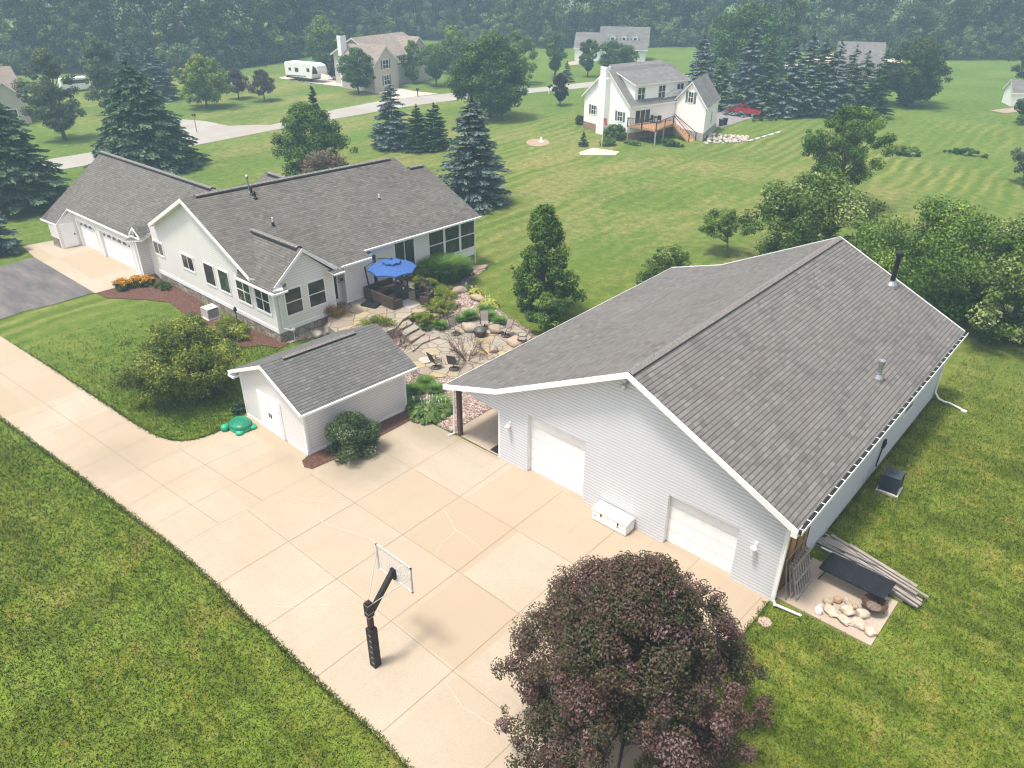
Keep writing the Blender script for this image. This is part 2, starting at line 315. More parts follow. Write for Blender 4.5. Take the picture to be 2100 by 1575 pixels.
BRICK = m_stones("brick_foundation", 3.5, [(0, (.30, .15, .10)), (1, (.42, .24, .17))], (.25, .2, .17))
FOUND = plain("foundation_grey", (.36, .34, .33), .9)
GLASS = m_glass("window_glass"); SCREEN = m_glass("porch_screen", (.03, .03, .034))
BLACK = plain("black_metal", (.018, .018, .02), .4, .3, var=.3); DARK = plain("dark_gap", (.012, .012, .012), .9)
GALV = plain("galvanised_metal", (.5, .5, .52), .35, .9); GREYM = plain("grey_metal", (.33, .33, .34), .5, .6)
BARK = m_wood("bark", (.07, .055, .045), (.17, .14, .115), 3, (6, 6, 1), .95)
RIDGE = plain("ridge_vent", (.025, .024, .026), .9); CAPSH = plain("cap_shingles", (.17, .16, .155), .9, var=.3, sc_=9)
OLDWOOD = m_wood("weathered_wood", (.20, .17, .15), (.40, .36, .33)); BROWNW = m_wood("bare_sheathing", (.30, .15, .05), (.50, .29, .12), 1.5, (3, 3, 1))
POSTW = m_wood("dark_post_wood", (.07, .035, .03), (.15, .085, .07)); CEDAR = m_wood("deck_wood", (.36, .19, .10), (.5, .28, .15))
def m_boulder():
    k = NT("boulder_stone"); p = k.pos(); o = k.n('ShaderNodeObjectInfo').outputs['Random']; b = k.ramp(o, [(0, (.30, .235, .18)), (.35, (.42, .31, .22)), (.6, (.34, .31, .28)), (.8, (.46, .42, .37)), (1, (.38, .20, .09))])
    return k.bsdf(k.mix(k.mr(k.noise(p, 4, 5, .7), .35, .7, .5, 0), b, (.22, .18, .15)), .85, normal=k.bump(k.noise(p, 6, 4), .4, .04))
BOULD = m_boulder()
# ---------------------------------------------------------------- ground sheets
def structure(name, mb, m): return tag(mb.build(name, m), kind='structure')
g = MB(); S = 900
for i in range(-6, 6):
    for j in range(-6, 6): g.poly([(i*150, j*150, 0), (i*150+150, j*150, 0), (i*150+150, j*150+150, 0), (i*150, j*150+150, 0)])
structure('ground', g, GRASS)
def sheet(name, pts, z, m, th=0.0):
    P = [Vector((*xy(*p, z), z)) if not isinstance(p, Vector) else Vector((p.x, p.y, z)) for p in pts]
    mb = MB()
    if th: mb.slab(P, th, 0, 0)
    else:
        n = Vector((0, 0, 0))
        for k in range(len(P)): n += P[k].cross(P[(k+1) % len(P)])
        if n.z < 0: P.reverse()
        mb.poly(P)
    return structure(name, mb, m)
YB0, YB1, XB0, XB1 = 21.67, 41.4, -20.0, -6.25      # outbuilding footprint
EDGE = [(-60, 812), (0, 858), (103, 934), (230, 1028), (357, 1125), (440, 1198), (501, 1261), (535, 1287), (644, 1392), (774, 1510), (900, 1640), (1080, 1850)]
sheet('driveway', EDGE+[Vector((-6.3, 1.5, 0)), Vector((-6.3, YB0, 0)), Vector((XB0, YB0, 0)), (928, 890), (880, 866), (850, 858), (770, 900), (700, 936), (640, 962), (624, 958), (619, 945), (631, 934), (507, 851), (497, 862), (430, 893), (400, 902), (372, 905), (350, 903), (325, 896), (275, 868), (105, 755), (0, 689), (-60, 648)], .03, CONC)
sheet('garage_apron', [(45, 505), (110, 493), (172, 502), (297, 567), (285, 573), (265, 580), (236, 590), (195, 601), (70, 527)], .034, CONC)
sheet('asphalt_drive', [(-300, 640), (-40, 552), (0, 547), (70, 527), (193, 600), (150, 612), (107, 625), (50, 638), (0, 655), (-60, 668), (-260, 700)], .03, ASPH)
sheet('garage_threshold', [Vector((-65.3, 20.7, 0)), Vector((-55.3, 20.95, 0)), Vector((-55.3, 21.5, 0)), Vector((-65.3, 21.4, 0))], .038, CONC)
# street and drives beyond
sheet('street', [Vector((-92.0, -40, 0)), Vector((-92.0, 40, 0)), Vector((-93.4, 62, 0)), Vector((-93.2, 80, 0)), (935, 205), (1220, 178), (1400, 160), (1700, 128), (1700, 122), (1400, 151), (1220, 167), (1100, 180), (935, 190), (800, 203), (690, 224), (560, 255), (370, 282), Vector((-98.2, 10, 0)), Vector((-98.5, -40, 0))], .03, ROADM)
sheet('side_street', [(560, 256), (370, 290), (375, 276), (365, 244), (420, 248), (470, 258), (520, 256)], .036, ROADM)
sheet('neighbour_driveway', [(800, 204), (900, 192), (850, 187), (780, 172), (700, 160), (655, 150), (590, 155), (570, 160), (640, 170), (720, 180), (790, 195), (805, 200)], .04, m_concrete("pale_drive", (.55, .46, .40)))
sheet('gravel_drive', [(1481, 262), (1530, 245), (1580, 234), (1570, 225), (1500, 225), (1440, 232), (1450, 260)], .035, plain("drive_gravel", (.22, .2, .2), .9, sc_=6))
sheet('sand_path', [(1188, 312), (1215, 303), (1240, 306), (1270, 311), (1262, 318), (1190, 318)], .035, plain("pale_sand", (.52, .44, .34), .95))
sheet('round_soil_bed', [(1079+24+24*math.cos(a*PI/8), 292+8*math.sin(a*PI/8)) for a in range(16)], .035, plain("red_soil", (.33, .24, .17), .95))
sheet('far_field', [(1650, 125), (1720, 107), (1790, 104), (1860, 112), (1850, 128), (1740, 133)], .04, plain("dry_field", (.5, .42, .33), .95))
sheet('bare_soil', [(2030, 226), (2100, 218), (2120, 226), (2060, 232)], .035, plain("bare_soil", (.30, .24, .18), .95))
sheet('mulch_bed', [(195, 601), (236, 590), (285, 573), (297, 567), (330, 559), (455, 650), (577, 700), (592, 706), (575, 714), (540, 708), (500, 712), (470, 702), (440, 682), (416, 661), (373, 640), (347, 620), (293, 614), (221, 611)], .04, MULCH)
sheet('shed_mulch_bed', [(619, 945), (624, 958), (640, 962), (700, 936), (770, 900), (850, 858), (838, 838), (634, 932)], .045, MULCH)
sheet('gravel_bed', [(585, 705), (600, 690), (640, 672), (690, 645), (760, 610), (860, 550), (930, 530), (975, 543), (1000, 550), (955, 578), (1010, 625), (1090, 680), (1110, 700), Vector((-23.0, 41, 0)), Vector((-23.2, YB0, 0)), (925, 887), (880, 864), (850, 857), (838, 842), (768, 668), (700, 680), (640, 690)], .036, PEB)
sheet('porch_floor', [Vector((-23.2, YB0+.03, 0)), Vector((XB0, YB0+.03, 0)), Vector((XB0, YB1, 0)), Vector((-23.2, YB1, 0))], .042, CONC_OLD)
sheet('flagstone_patio', [(838, 705), (858, 690), (895, 676), (930, 668), (985, 655), (1030, 656), (1065, 672), (1092, 690), (1060, 715), (1020, 740), (965, 765), (935, 776), (885, 772), (858, 766), (845, 740), (828, 722)], .07, FLAG)
sheet('utility_slab', [(1587, 1222), (1786, 1324), (1842, 1234.5), (1667, 1143)], .06, CONC_OLD, .08)
ZP = .65
sheet('upper_patio', [(675, 632), (700, 612), (752, 590), (800, 562), (830, 556), (862, 570), (905, 600), (900, 625), (868, 650), (850, 640), (826, 655), (812, 672), (745, 700), (700, 690), (672, 668)], ZP, FLAG, .6)
sheet('door_thresholds', [Vector((-18.4, YB0-.02, 0)), Vector((-7.8, YB0-.02, 0)), Vector((-7.8, YB0+.4, 0)), Vector((-18.4, YB0+.4, 0))], .035, CONC)
# joints and sealed cracks
def strips(name, lines, wd, z, m, wob=0.0):
    mb = MB(); rr = random.Random(5)
    for L in lines:
        P = [Vector((*xy(*p, z), z)) for p in L]; Q = []
        for a, b in zip(P, P[1:]):
            k = max(1, int((b-a).length/.35)) if wob else 1
            for i in range(k): Q.append(a.lerp(b, i/k)+(Vector((rr.uniform(-wob, wob), rr.uniform(-wob, wob), 0)) if i else Vector()))
        Q.append(P[-1])
        for k, (a, b) in enumerate(zip(Q, Q[1:])):
            d = (b-a).normalized(); n = Vector((-d.y, d.x, 0))*wd/2*(1 if not wob else rr.uniform(.5, 1.3)); mb.poly([a-n, b-n, b+n, a+n])
    return structure(name, mb, m)
JB = [[(943, 900.7), (845, 960), (727.4, 1031.2), (591.7, 1110.2), (443, 1199.5)], [(1041.7, 949.5), (942.4, 1018.6), (826.2, 1096), (690, 1187.1), (539.3, 1288)],
      [(1152.4, 1007.9), (1053.6, 1082.4), (938.1, 1171), (801.9, 1273.3), (644, 1391.7)], [(1290, 1064), (1178.6, 1157.9), (1063, 1257.9), (928.6, 1375.7), (774, 1509.5)],
      [(1440, 1140), (1335, 1240), (1210, 1362), (1078.6, 1494), (900, 1668)], [(1562, 1225), (1475, 1316), (1360, 1450), (1230, 1612)]]
JA = [[(768, 916), (845, 960), (1178.6, 1157.9), (1475, 1330)], [(638, 973), (727.4, 1031.2), (938.1, 1171), (1063, 1257.9), (1380, 1470)], [(507, 1046), (591.7, 1110.2), (801.9, 1273.3), (928.6, 1375.7), (1078.6, 1494), (1200, 1590)],
      [(0, 763.8), (187.6, 893.6), (335.7, 996.4), (446.4, 1072.1)], [(368, 920), (537, 1026)], [(930, 893), (1022, 941)]]
JC = [[(24, 868.6), (102, 837.6), (205, 792)], [(62, 899.5), (143, 864), (245, 820)], [(105, 934), (188, 895), (268, 859)], [(152, 968.6), (229, 930.5), (302, 897)], [(205, 1005), (283, 964), (364, 923)],
      [(256, 1042), (340, 992), (424, 951), (557, 892)], [(314, 1078), (390, 1036), (476, 992), (595, 933)], [(357, 1126), (448, 1074.5), (507, 1045), (538, 1026), (638, 973), (643, 961)], [(368, 920), (372, 905)], [(0, 752), (62, 731)]]
JM = plain("joint_filler", (.23, .17, .12), .95)
strips('paving_joints', JB+JA, .022, .036, JM); strips('paving_score_lines', JC, .014, .036, plain("score_line", (.30, .23, .17), .95))
CR = [[(575, 1009), (598, 1016), (621, 1023), (657, 1028), (714, 1029)], [(657, 1028), (652, 1061), (664, 1072), (700, 1085), (736, 1095), (760, 1104), (769, 1114)], [(911, 1047), (921, 1061), (929, 1078), (936, 1088), (952, 1097), (969, 1110), (990, 1128)], [(936, 1088), (907, 1111), (892, 1135)],
      [(912, 1398), (933, 1426), (948, 1450), (971, 1462), (998, 1481), (1019, 1493), (1052, 1512), (1062, 1519), (1083, 1536), (1100, 1557), (1115, 1576)], [(500, 1242), (540, 1243), (600, 1246), (660, 1240), (730, 1233)]]
strips('crack_sealant', CR, .02, .038, plain("crack_white", (.52, .45, .36), .9), .02)
# ---------------------------------------------------------------- building helpers
class Wall:
    def __init__(s, A, B):
        s.A = Vector((A[0], A[1], 0)); s.B = Vector((B[0], B[1], 0)); d = s.B-s.A; s.L = d.length; s.d = d.normalized(); s.n = Vector((s.d.y, -s.d.x, 0))
    def loc(s, px, py):
        r = Vector(ray(px, py)); c = Vector(CAM); t = (s.A-c).dot(s.n)/r.dot(s.n); p = c+r*t; return ((p-s.A).dot(s.d), p.z)
    def pt(s, u, z, o=0.0): return s.A+s.d*u+s.n*o+Vector((0, 0, z))
    def fill(s, mb, zb, prof, holes=(), m=0):
        if not hasattr(prof, '__len__'): prof = [(0, prof), (s.L, prof)]
        def top(u):
            for (a, za), (b, zb_) in zip(prof, prof[1:]):
                if a-1e-6 <= u <= b+1e-6: return za+(zb_-za)*(u-a)/max(1e-6, b-a)
            return prof[-1][1]
        cuts = sorted(set([0, s.L]+[p[0] for p in prof]+[h[0] for h in holes]+[h[1] for h in holes]))
        for a, b in zip(cuts, cuts[1:]):
            if b-a < 1e-4: continue
            hs = sorted([h for h in holes if h[0] <= a+1e-5 and h[1] >= b-1e-5], key=lambda h: h[2]); z = zb
            for h in hs:
                if h[2] > z+1e-4: mb.poly([s.pt(a, z), s.pt(b, z), s.pt(b, h[2]), s.pt(a, h[2])], m)
                z = h[3]
            mb.poly([s.pt(a, z), s.pt(b, z), s.pt(b, top(b)), s.pt(a, top(a))], m)
        return mb
    def plate(s, mb, u0, u1, z0, z1, o0, o1, m=0):
        return mb.par(s.pt(u0, z0, o0), s.d*(u1-u0), s.n*(o1-o0), Vector((0, 0, z1-z0)), m)
    def recess(s, mb, u0, u1, z0, z1, dep, m=0):     # jambs and head of an opening
        for a, b in (((u0, z0), (u0, z1)), ((u0, z1), (u1, z1)), ((u1, z1), (u1, z0))):
            mb.poly([s.pt(*a, 0), s.pt(*a, -dep), s.pt(*b, -dep), s.pt(*b, 0)], m)
def window(par, W, tl, br, cols=1, rows=1, trim=.09, label=None, glass=None, rect=None, name='window', tm=None):
    if rect: u0, u1, z0, z1 = rect
    else:
        (u0, z1), (u1, z0) = W.loc(*tl), W.loc(*br)
    mb = MB(); T = trim
    for r in ((u0-T, u1+T, z1, z1+T), (u0-T, u1+T, z0-T*1.2, z0), (u0-T, u0, z0, z1), (u1, u1+T, z0, z1)): W.plate(mb, *r, 0.0, .045)
    for i in range(1, cols): u = u0+(u1-u0)*i/cols; W.plate(mb, u-.03, u+.03, z0, z1, 0, .035)
    for j in range(1, rows): z = z0+(z1-z0)*j/rows; W.plate(mb, u0, u1, z-.025, z+.025, 0, .033)
    f = mb.build(name, tm or WHITE, par)
    if label: f['label'] = label
    p = MB(); W.plate(p, u0, u1, z0, z1, .0, .012); p.build('pane', glass or GLASS, f)
    return f
def garage_door(par, W, u0, u1, z0, z1, dep, label=None, rows=4, cols=4, arched=None):
    mb = MB(); W.plate(mb, u0, u1, z0, z1, -dep-.04, -dep); h = (z1-z0)/rows; wd = (u1-u0)/cols
    for j in range(rows):
        W.plate(mb, u0, u1, z0+j*h+h-.012, z0+j*h+h, -dep, -dep+.003, 1)
        for i in range(cols): W.plate(mb, u0+i*wd+wd*.12, u0+(i+1)*wd-wd*.12, z0+j*h+h*.2, z0+j*h+h*.8, -dep, -dep+.007)
    d = mb.build('garage_door', [WHITE2, GREYM], par, bevel=.006)
    if label: d['label'] = label
    return d
def soffit_rake(mb, p, q, w=.2, th=.045, m=0, out=None):   # fascia board hanging under a roof edge
    p, q = Vector(p), Vector(q); o = Vector(out or (0, 0, 0))
    mb.par(p-Vector((0, 0, w)), q-p, o.normalized()*th if o.length else Vector((0, -th, 0)), Vector((0, 0, w+.02)), m)
def offs(p, dx=0, dy=0, dz=0): return Vector((p[0]+dx, p[1]+dy, p[2]+dz))
# ================================================================ OUTBUILDING (large garage)
brn = empty('outbuilding', (-13, YB0, 0), 'long pale grey sided outbuilding with a wide shingle roof and two white garage doors', 'garage building')
Wf = Wall((XB0, YB0), (XB1, YB0)); XR, ZR, ZE = -13.0, 7.42, 4.02
d1 = (Wf.loc(1087, 900)[0], Wf.loc(1207, 909)[0]-.05); d1 = (1.75, 4.95); d2 = (9.05, 12.05)
mb = MB(); Wf.fill(mb, 0, [(0, 3.82), (.3, 3.91), (XR-XB0, 7.26), (Wf.L, 4.0)], [(d1[0], d1[1], 0, 3.12), (d2[0], d2[1], 0, 2.5)])
# porch gable infill to the left of the wall
pp = [(-20.0, YB0, 2.55), (-20.0, YB0, 3.82), (-22.9, YB0, 2.93), (-22.9, YB0, 2.85)]; mb.poly(pp)
mb.poly([(-20.0, YB0+.12, 2.55), (-22.9, YB0+.12, 2.85), (-22.9, YB0+.12, 2.93), (-20.0, YB0+.12, 3.82)])
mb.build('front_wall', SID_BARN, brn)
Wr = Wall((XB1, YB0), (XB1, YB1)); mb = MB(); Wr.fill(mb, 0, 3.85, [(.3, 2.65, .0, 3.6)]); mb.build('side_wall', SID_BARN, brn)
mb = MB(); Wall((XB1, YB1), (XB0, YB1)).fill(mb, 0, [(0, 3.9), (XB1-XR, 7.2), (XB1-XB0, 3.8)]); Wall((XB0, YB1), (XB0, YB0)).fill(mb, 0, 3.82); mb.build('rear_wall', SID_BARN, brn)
# bare sheathing where siding is missing
mb = MB(); Wr.plate(mb, .3, 2.65, 0, 3.6, -.1, -.03)
o = mb.build('bare_wall_panel', BROWNW, brn); o['label'] = 'bare brown sheathing where the siding is missing'
mb = MB()
for u in (.75, 1.5, 2.25): Wr.plate(mb, u-.05, u+.05, 0, 3.6, -.03, -.02)
mb.build('batten', plain("stain_brown", (.10, .045, .02), .9), o)
mb = MB(); Wr.plate(mb, .3, .5, 0, 3.3, -.03, -.015, 0); mb.build('dark_gap_strip', DARK, o)  # black strip stands in for the dark gap beside the corner
mb = MB(); mb.par((-6.3, YB0-.012, 0), (.12, 0, 0), (0, .14, 0), (0, 0, 3.85)); mb.build('corner_trim', WHITE, brn); mb = MB(); mb.par((XB0-.03, YB0-.012, .0), (.1, 0, 0), (0, .1, 0), (0, 0, 2.6)); mb.build('corner_trim', WHITE, brn)
for i, (d, zt, lb) in enumerate(((d1, 3.12, 'taller white garage door'), (d2, 2.5, 'lower white garage door with raised panels'))):
    mb = MB(); Wf.recess(mb, d[0], d[1], 0, zt, .28); mb.build('door_jamb', WHITE, brn)
    garage_door(brn, Wf, d[0], d[1], .04, zt, .24, lb, 5 if i == 0 else 4, 4)
rake_y = 21.15; yb = 41.75
P = dict(L=(-23.1, rake_y, 3.02), B=(-19.7, rake_y, 4.07), A=(XR, rake_y, ZR), R=(-5.8, rake_y, ZE-.02))
BK = {k: (v[0], yb, v[2]) for k, v in P.items()}
mb = MB(); mb.slab([P['A'], P['R'], BK['R'], BK['A']], .12); mb.slab([P['A'], BK['A'], BK['B'], P['B']], .12); mb.slab([P['B'], BK['B'], BK['L'], P['L']], .12)
rf = mb.build('roof', [SH_BARN, WHITE], brn)
mb = MB()
for a, b in (('L', 'B'), ('B', 'A'), ('A', 'R')):
    soffit_rake(mb, offs(P[a], 0, 0, .02), offs(P[b], 0, 0, .02), .24); soffit_rake(mb, offs(BK[a], 0, 0, .02), offs(BK[b], 0, 0, .02), .24, out=(0, .045, 0))
    mb.par(offs(P[a], 0, 0, -.22), Vector(P[b])-Vector(P[a]), Vector((0, YB0-rake_y, 0)), Vector((0, 0, .02)))
mb.par((-5.98, rake_y-.06, 3.68), (.22, 0, 0), (0, .5, 0), (0, 0, .28)); mb.par((-23.12, rake_y, 2.8), (.03, 0, 0), (0, yb-rake_y, 0), (0, 0, .22))
mb.build('fascia', WHITE, brn)
mb = MB(); k = 0; y = rake_y+.05
while y < yb-.3:
    mb.par((XR-.16, y, ZR-.055), (.17, 0, .085), (0, .29, .012), (0, 0, .02)); mb.par((XR+.01, y, ZR+.03), (.17, 0, -.085), (0, .29, .012), (0, 0, .02)); y += .3
mb.build('ridge_cap', CAPSH, rf)
mb = MB(); mb.par((XR+.19, rake_y+.05, ZR-.10), (.028, 0, -.013), (0, yb-rake_y-.1, 0), (0, 0, .03)); mb.build('ridge_shadow_gap', RIDGE, rf)
mb = MB(); gx = -5.78; mb.par((gx, rake_y, ZE-.15), (.13, 0, 0), (0, yb-rake_y, 0), (0, 0, .10), 0); mb.par((gx+.13, rake_y, ZE-.17), (.02, 0, 0), (0, yb-rake_y, 0), (0, 0, .16), 1)
y = rake_y+.15
while y < yb-.1: mb.par((gx-.03, y, ZE-.045), (.17, 0, 0), (0, .035, 0), (0, 0, .012), 1); y += .62
mb.build('gutter', [DARK, WHITE], brn)
# downspouts
mb = MB(); mb.tube([(-5.7, 21.3, 3.85), (-6.12, 21.5, 3.5), (-6.13, 21.52, .25), (-6.0, 21.4, .12)], .045, 6); P1 = at(1643, 1263, .06); mb.tube([(-6.05, 21.45, .14), (P1.x, P1.y, .07)], .05, 6); mb.build('downspout', WHITE, brn)
mb = MB(); mb.tube([(-5.7, 41.3, 3.85), (-6.15, 41.2, 3.5), (-6.15, 41.2, .5), (-5.9, 41.2, .2), (-5.6, 41.1, .18), (-5.4, 41.3, .1), (-4.7, 41.1, .06)], .05, 6); mb.tube([(-4.7, 41.0, .06), (-4.45, 41.0, .06)], .09, 6); mb.build('downspout', WHITE, brn)
mb = MB(); mb.tube([(-22.85, 21.6, 2.75), (-22.98, 21.62, .1), (-23.1, 21.3, .06)], .045, 6); mb.build('downspout', WHITE, brn)
mb = MB()
mb.box((-22.72, YB0+.12, 1.42), (.2, .2, 2.84)); mb.build('porch_post', POSTW, brn)
for yy in (28.2, 34.7, 41.2): mb = MB(); mb.box((-22.75, yy, 1.42), (.2, .2, 2.84)); mb.build('porch_post', POSTW, brn)
mb = MB(); mb.bar((-22.75, YB0, 2.76), (-22.75, YB1, 2.76), .16, .24); mb.build('porch_beam', WHITE, brn)
def lantern(par, W, px, py, s=1.0):
    u, z = W.loc(px, py); mb = MB(); W.plate(mb, u-.06, u+.06, z+.02, z+.26, 0, .03); p = W.pt(u, z+.2, .03); q = W.pt(u, z+.24, .16); r = W.pt(u, z+.12, .19)
    mb.tube([p, q, r], .02, 6); mb.lathe(W.pt(u, z-.2, .19), [(.03, -.03), (.075, 0), (.10, .26), (.13, .28), (.05, .36), (.0, .38)], 10); return mb.build('wall_lantern', WHITE, par)
lantern(brn, Wf, 1046, 874); lantern(brn, Wf, 1550, 1122)
u, z = Wf.loc(1287, 782); mb = MB(); Wf.plate(mb, u-.07, u+.07, z-.07, z+.07, 0, .05); mb.tube([Wf.pt(u, z, .05), Wf.pt(u, z-.06, .2)], .025, 6); mb.lathe(Wf.pt(u, z-.2, .24), [(.14, 0), (.15, .05), (.1, .16), (.03, .19)], 12); mb.build('flood_light', GALV, brn)
window(brn, Wr, None, None, 1, 2, .1, rect=(13.6, 14.9, 1.75, 3.2))
def roofz(x): return ZR-(ZR-ZE)*(x-XR)/(P['R'][0]-XR)
def stack(par, px, py, h, r, ms, zf, cap=True, name='flue_pipe', guess=5.0):
    z = guess
    for _ in range(25): p = at(px, py, z); z = .5*z+.5*zf(p)
    p = at(px, py, z); mb = MB()
    mb.lathe(p+Vector((0, 0, -.05)), [(r*2.4, -.05), (r*2.2, .1), (r*1.3, .28), (r*1.25, .34)], 14, 0)
    mb.lathe(p, [(r, .2), (r, h)], 14, 1)
    if cap: mb.lathe(p+Vector((0, 0, h)), [(r*1.45, -.03), (r*1.5, .16), (r*1.3, .2), (0, .24)], 14, 1)
    return mb.build(name, ms, par, smooth=False)
stack(brn, 1828, 585, 1.62, .13, [GALV, BLACK], lambda p: roofz(p.x)); 
stack(brn, 1800, 776, .72, .10, [GALV, GALV], lambda p: roofz(p.x))
# ================================================================ SHED
shd = empty('garden_shed', (-29.5, 15.7, 0), 'small pale lap sided shed with white double doors and grey shingle gable roof', 'shed')
sx0, sx1, sy0, sy1 = -32.25, -26.85, 15.72, 21.6; S1 = Wall((sx0, sy0), (sx1, sy0-.02)); S2 = Wall((sx1, sy0-.02), (sx1+.35, sy1+.02)); szr = 4.05; sze = 2.62; srx = -29.5
SL = (-32.75, 15.42, sze-.02); SA = (srx, 15.42, szr); SR = (-26.45, 15.38, sze-.02); SBR = (-25.98, 22.05, sze-.02); SBA = (-29.0, 22.1, szr); SBL = (-32.3, 22.1, sze-.02)
mb = MB(); S1.fill(mb, 0, [(0, 2.65), (srx-sx0, 3.93), (S1.L, 2.6)]); mb.build('front_wall', SID_SHED, shd)
mb = MB(); S2.fill(mb, 0, 2.6); mb.build('side_wall', SID_SHED, shd)
mb = MB(); Wall((sx1+.35, sy1+.02), (sx0+.35, sy1)).fill(mb, 0, [(0, 2.6), (2.65, 3.93), (5.4, 2.65)]); Wall((sx0+.35, sy1), (sx0, sy0)).fill(mb, 0, 2.6); mb.build('rear_wall', SID_SHED, shd)
mb = MB(); mb.slab([SA, SR, SBR, SBA], .1); mb.slab([SL, SA, SBA, SBL], .1); srf = mb.build('roof', [SH_SHED, WHITE], shd)
mb = MB(); soffit_rake(mb, SL, SA, .17); soffit_rake(mb, SA, SR, .17); mb.par((-32.78, 15.36, 2.3), (.5, 0, 0), (0, .36, 0), (0, 0, .1)); mb.bar(offs(SR, .03, 0, -.07), offs(SBR, .03, 0, -.07), .1, .11); mb.build('fascia', WHITE, shd)
mb = MB(); a = Vector(SA).lerp(Vector(SBA), .17)+Vector((0, 0, .05)); b = Vector(SA).lerp(Vector(SBA), .78)+Vector((0, 0, .05)); mb.par(a+Vector((-.17, 0, -.06)), Vector((.17, 0, .075)), b-a, Vector((0, 0, .03))); mb.par(a, Vector((.17, 0, -.075)), b-a, Vector((0, 0, .03))); mb.par(a+Vector((.17, 0, -.10)), Vector((.03, 0, 0)), b-a, Vector((0, 0, .05)), 1); mb.build('ridge_vent', [CAPSH, RIDGE], srf)
mb = MB(); T = .11
for W, u in ((S1, 0), (S1, S1.L-T), (S2, 0), (S2, S2.L-T)): mb = MB(); W.plate(mb, u, u+T, 0, 2.55, 0, .03); mb.build('corner_trim', WHITE, shd)
mb = MB()
S1.plate(mb, 0, 1.95, 0, .16, .0, .035); S1.plate(mb, 3.75, S1.L, 0, .16, 0, .035); S2.plate(mb, 0, S2.L, 0, .16, 0, .035); mb.build('base_trim', WHITE, shd)
(u0, zt), (u1, _) = S1.loc(533, 805), S1.loc(586, 830)
u0, um, u1 = 1.6, 2.52, 3.42; zt = 2.05
for i, (a, b, ang) in enumerate(((u0, um, 0), (um+.02, u1, -.06))):
    mb = MB(); S1.plate(mb, a, b, .05, zt, .035, .075); S1.plate(mb, a+.04, b-.04, .9, 1.0, .075, .09)
    d = mb.build('door', WHITE2, shd)
    mb = MB(); S1.plate(mb, (b-.1 if i == 0 else a+.06), (b-.05 if i == 0 else a+.12), 1.0, 1.2, .075, .11); mb.build('latch', BLACK, d)
mb = MB()
for r in ((u0-.09, u0, 0, zt+.1), (u1, u1+.09, 0, zt+.1), (u0, u1, zt, zt+.1)): S1.plate(mb, *r, .0, .045)
mb.build('door_frame', WHITE, shd)
# ================================================================ RANCH HOUSE
hs = empty('ranch_house', (-45, 24, 0), 'long ranch house with grey shingle roof, pale lap siding, stone base and attached garage', 'house')
C0 = (-38.14, 21.65); GL = (-53.3, 21.6); WG = Wall(GL, C0)
AP = ax(368, 408, 1, 21.25); RL = ax(304, 459, 1, 21.25); RR = ax(511, 570, 1, 21.25)
zr = AP.z; R2 = at(808, 323, zr); J = at(835, 345, zr-.92); K = at(870, 338, zr-.92); E2 = at(986, 443, 3.85); E1 = at(746, 513, 3.85); F1 = at(761, 527, 3.6); F2 = at(700, 546, 3.6)
NPL = (RR-AP).cross(R2-AP).normalized()
def onpl(px, py, lift=0.0): d = Vector(ray(px, py)); c = Vector(CAM); return c+d*((AP+Vector((0, 0, lift))-c).dot(NPL)/d.dot(NPL))
J, K, E2, E1, F1, F2 = [onpl(*q) for q in ((835, 345), (870, 338), (986, 443), (746, 513), (761, 527), (700, 546))]
mb = MB(); s_ap = AP.x-GL[0]
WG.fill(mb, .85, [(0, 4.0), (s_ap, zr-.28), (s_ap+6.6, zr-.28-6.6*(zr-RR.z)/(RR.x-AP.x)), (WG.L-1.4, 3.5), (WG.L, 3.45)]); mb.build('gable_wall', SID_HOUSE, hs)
mb = MB(); WG.plate(mb, 0, WG.L+.03, .62, .87, -.02, .035); WG.plate(mb, WG.L-.12, WG.L+.03, .87, 3.5, 0, .04); mb.build('base_trim', WHITE, hs)
mb = MB(); WG.fill(mb, 0, .64); mb.build('stone_base', STONE, hs)
# roof
mb = MB(); CE = (RR.x, RR.y, RR.z)
front = [AP, R2, J, K, E2, E1, F1, F2, (-38.9, 26.3, 3.75), (RR.x+.3, 23, RR.z-.05), RR]
EM = onpl(600, 585); mb.slab([AP, R2, J, K, E2, E1, F1, F2, EM, RR], .14)
mb.slab([AP, RL, (RL.x-1.2, 30.5, RL.z-.5), (R2.x-7.8, R2.y, 3.9), (R2.x, R2.y, R2.z)], .14); mb.slab([(J.x, J.y, J.z), (J.x-6.8, J.y, 3.85), (K.x-6.8, K.y, 3.85), (K.x, K.y, K.z)], .14)
hr = mb.build('roof', [SH_HOUSE, WHITE], hs)
mb = MB()
soffit_rake(mb, AP, RR, .24); soffit_rake(mb, RL, AP, .24)
mb.par(offs(RL, 0, 0, -.24), AP-RL, Vector((0, .4, 0)), Vector((0, 0, .03))); mb.par(offs(AP, 0, 0, -.24), RR-AP, Vector((0, .4, 0)), Vector((0, 0, .03)))
mb.build('rake_fascia', WHITE, hs)
mb = MB(); mb.bar(offs(E1, .05, 0, -.06), offs(E2, .05, 0, -.06), .12, .12); mb.bar(offs(F2, .05, 0, -.06), offs(F1, .05, 0, -.06), .12, .12); mb.build('gutter', WHITE, hs)
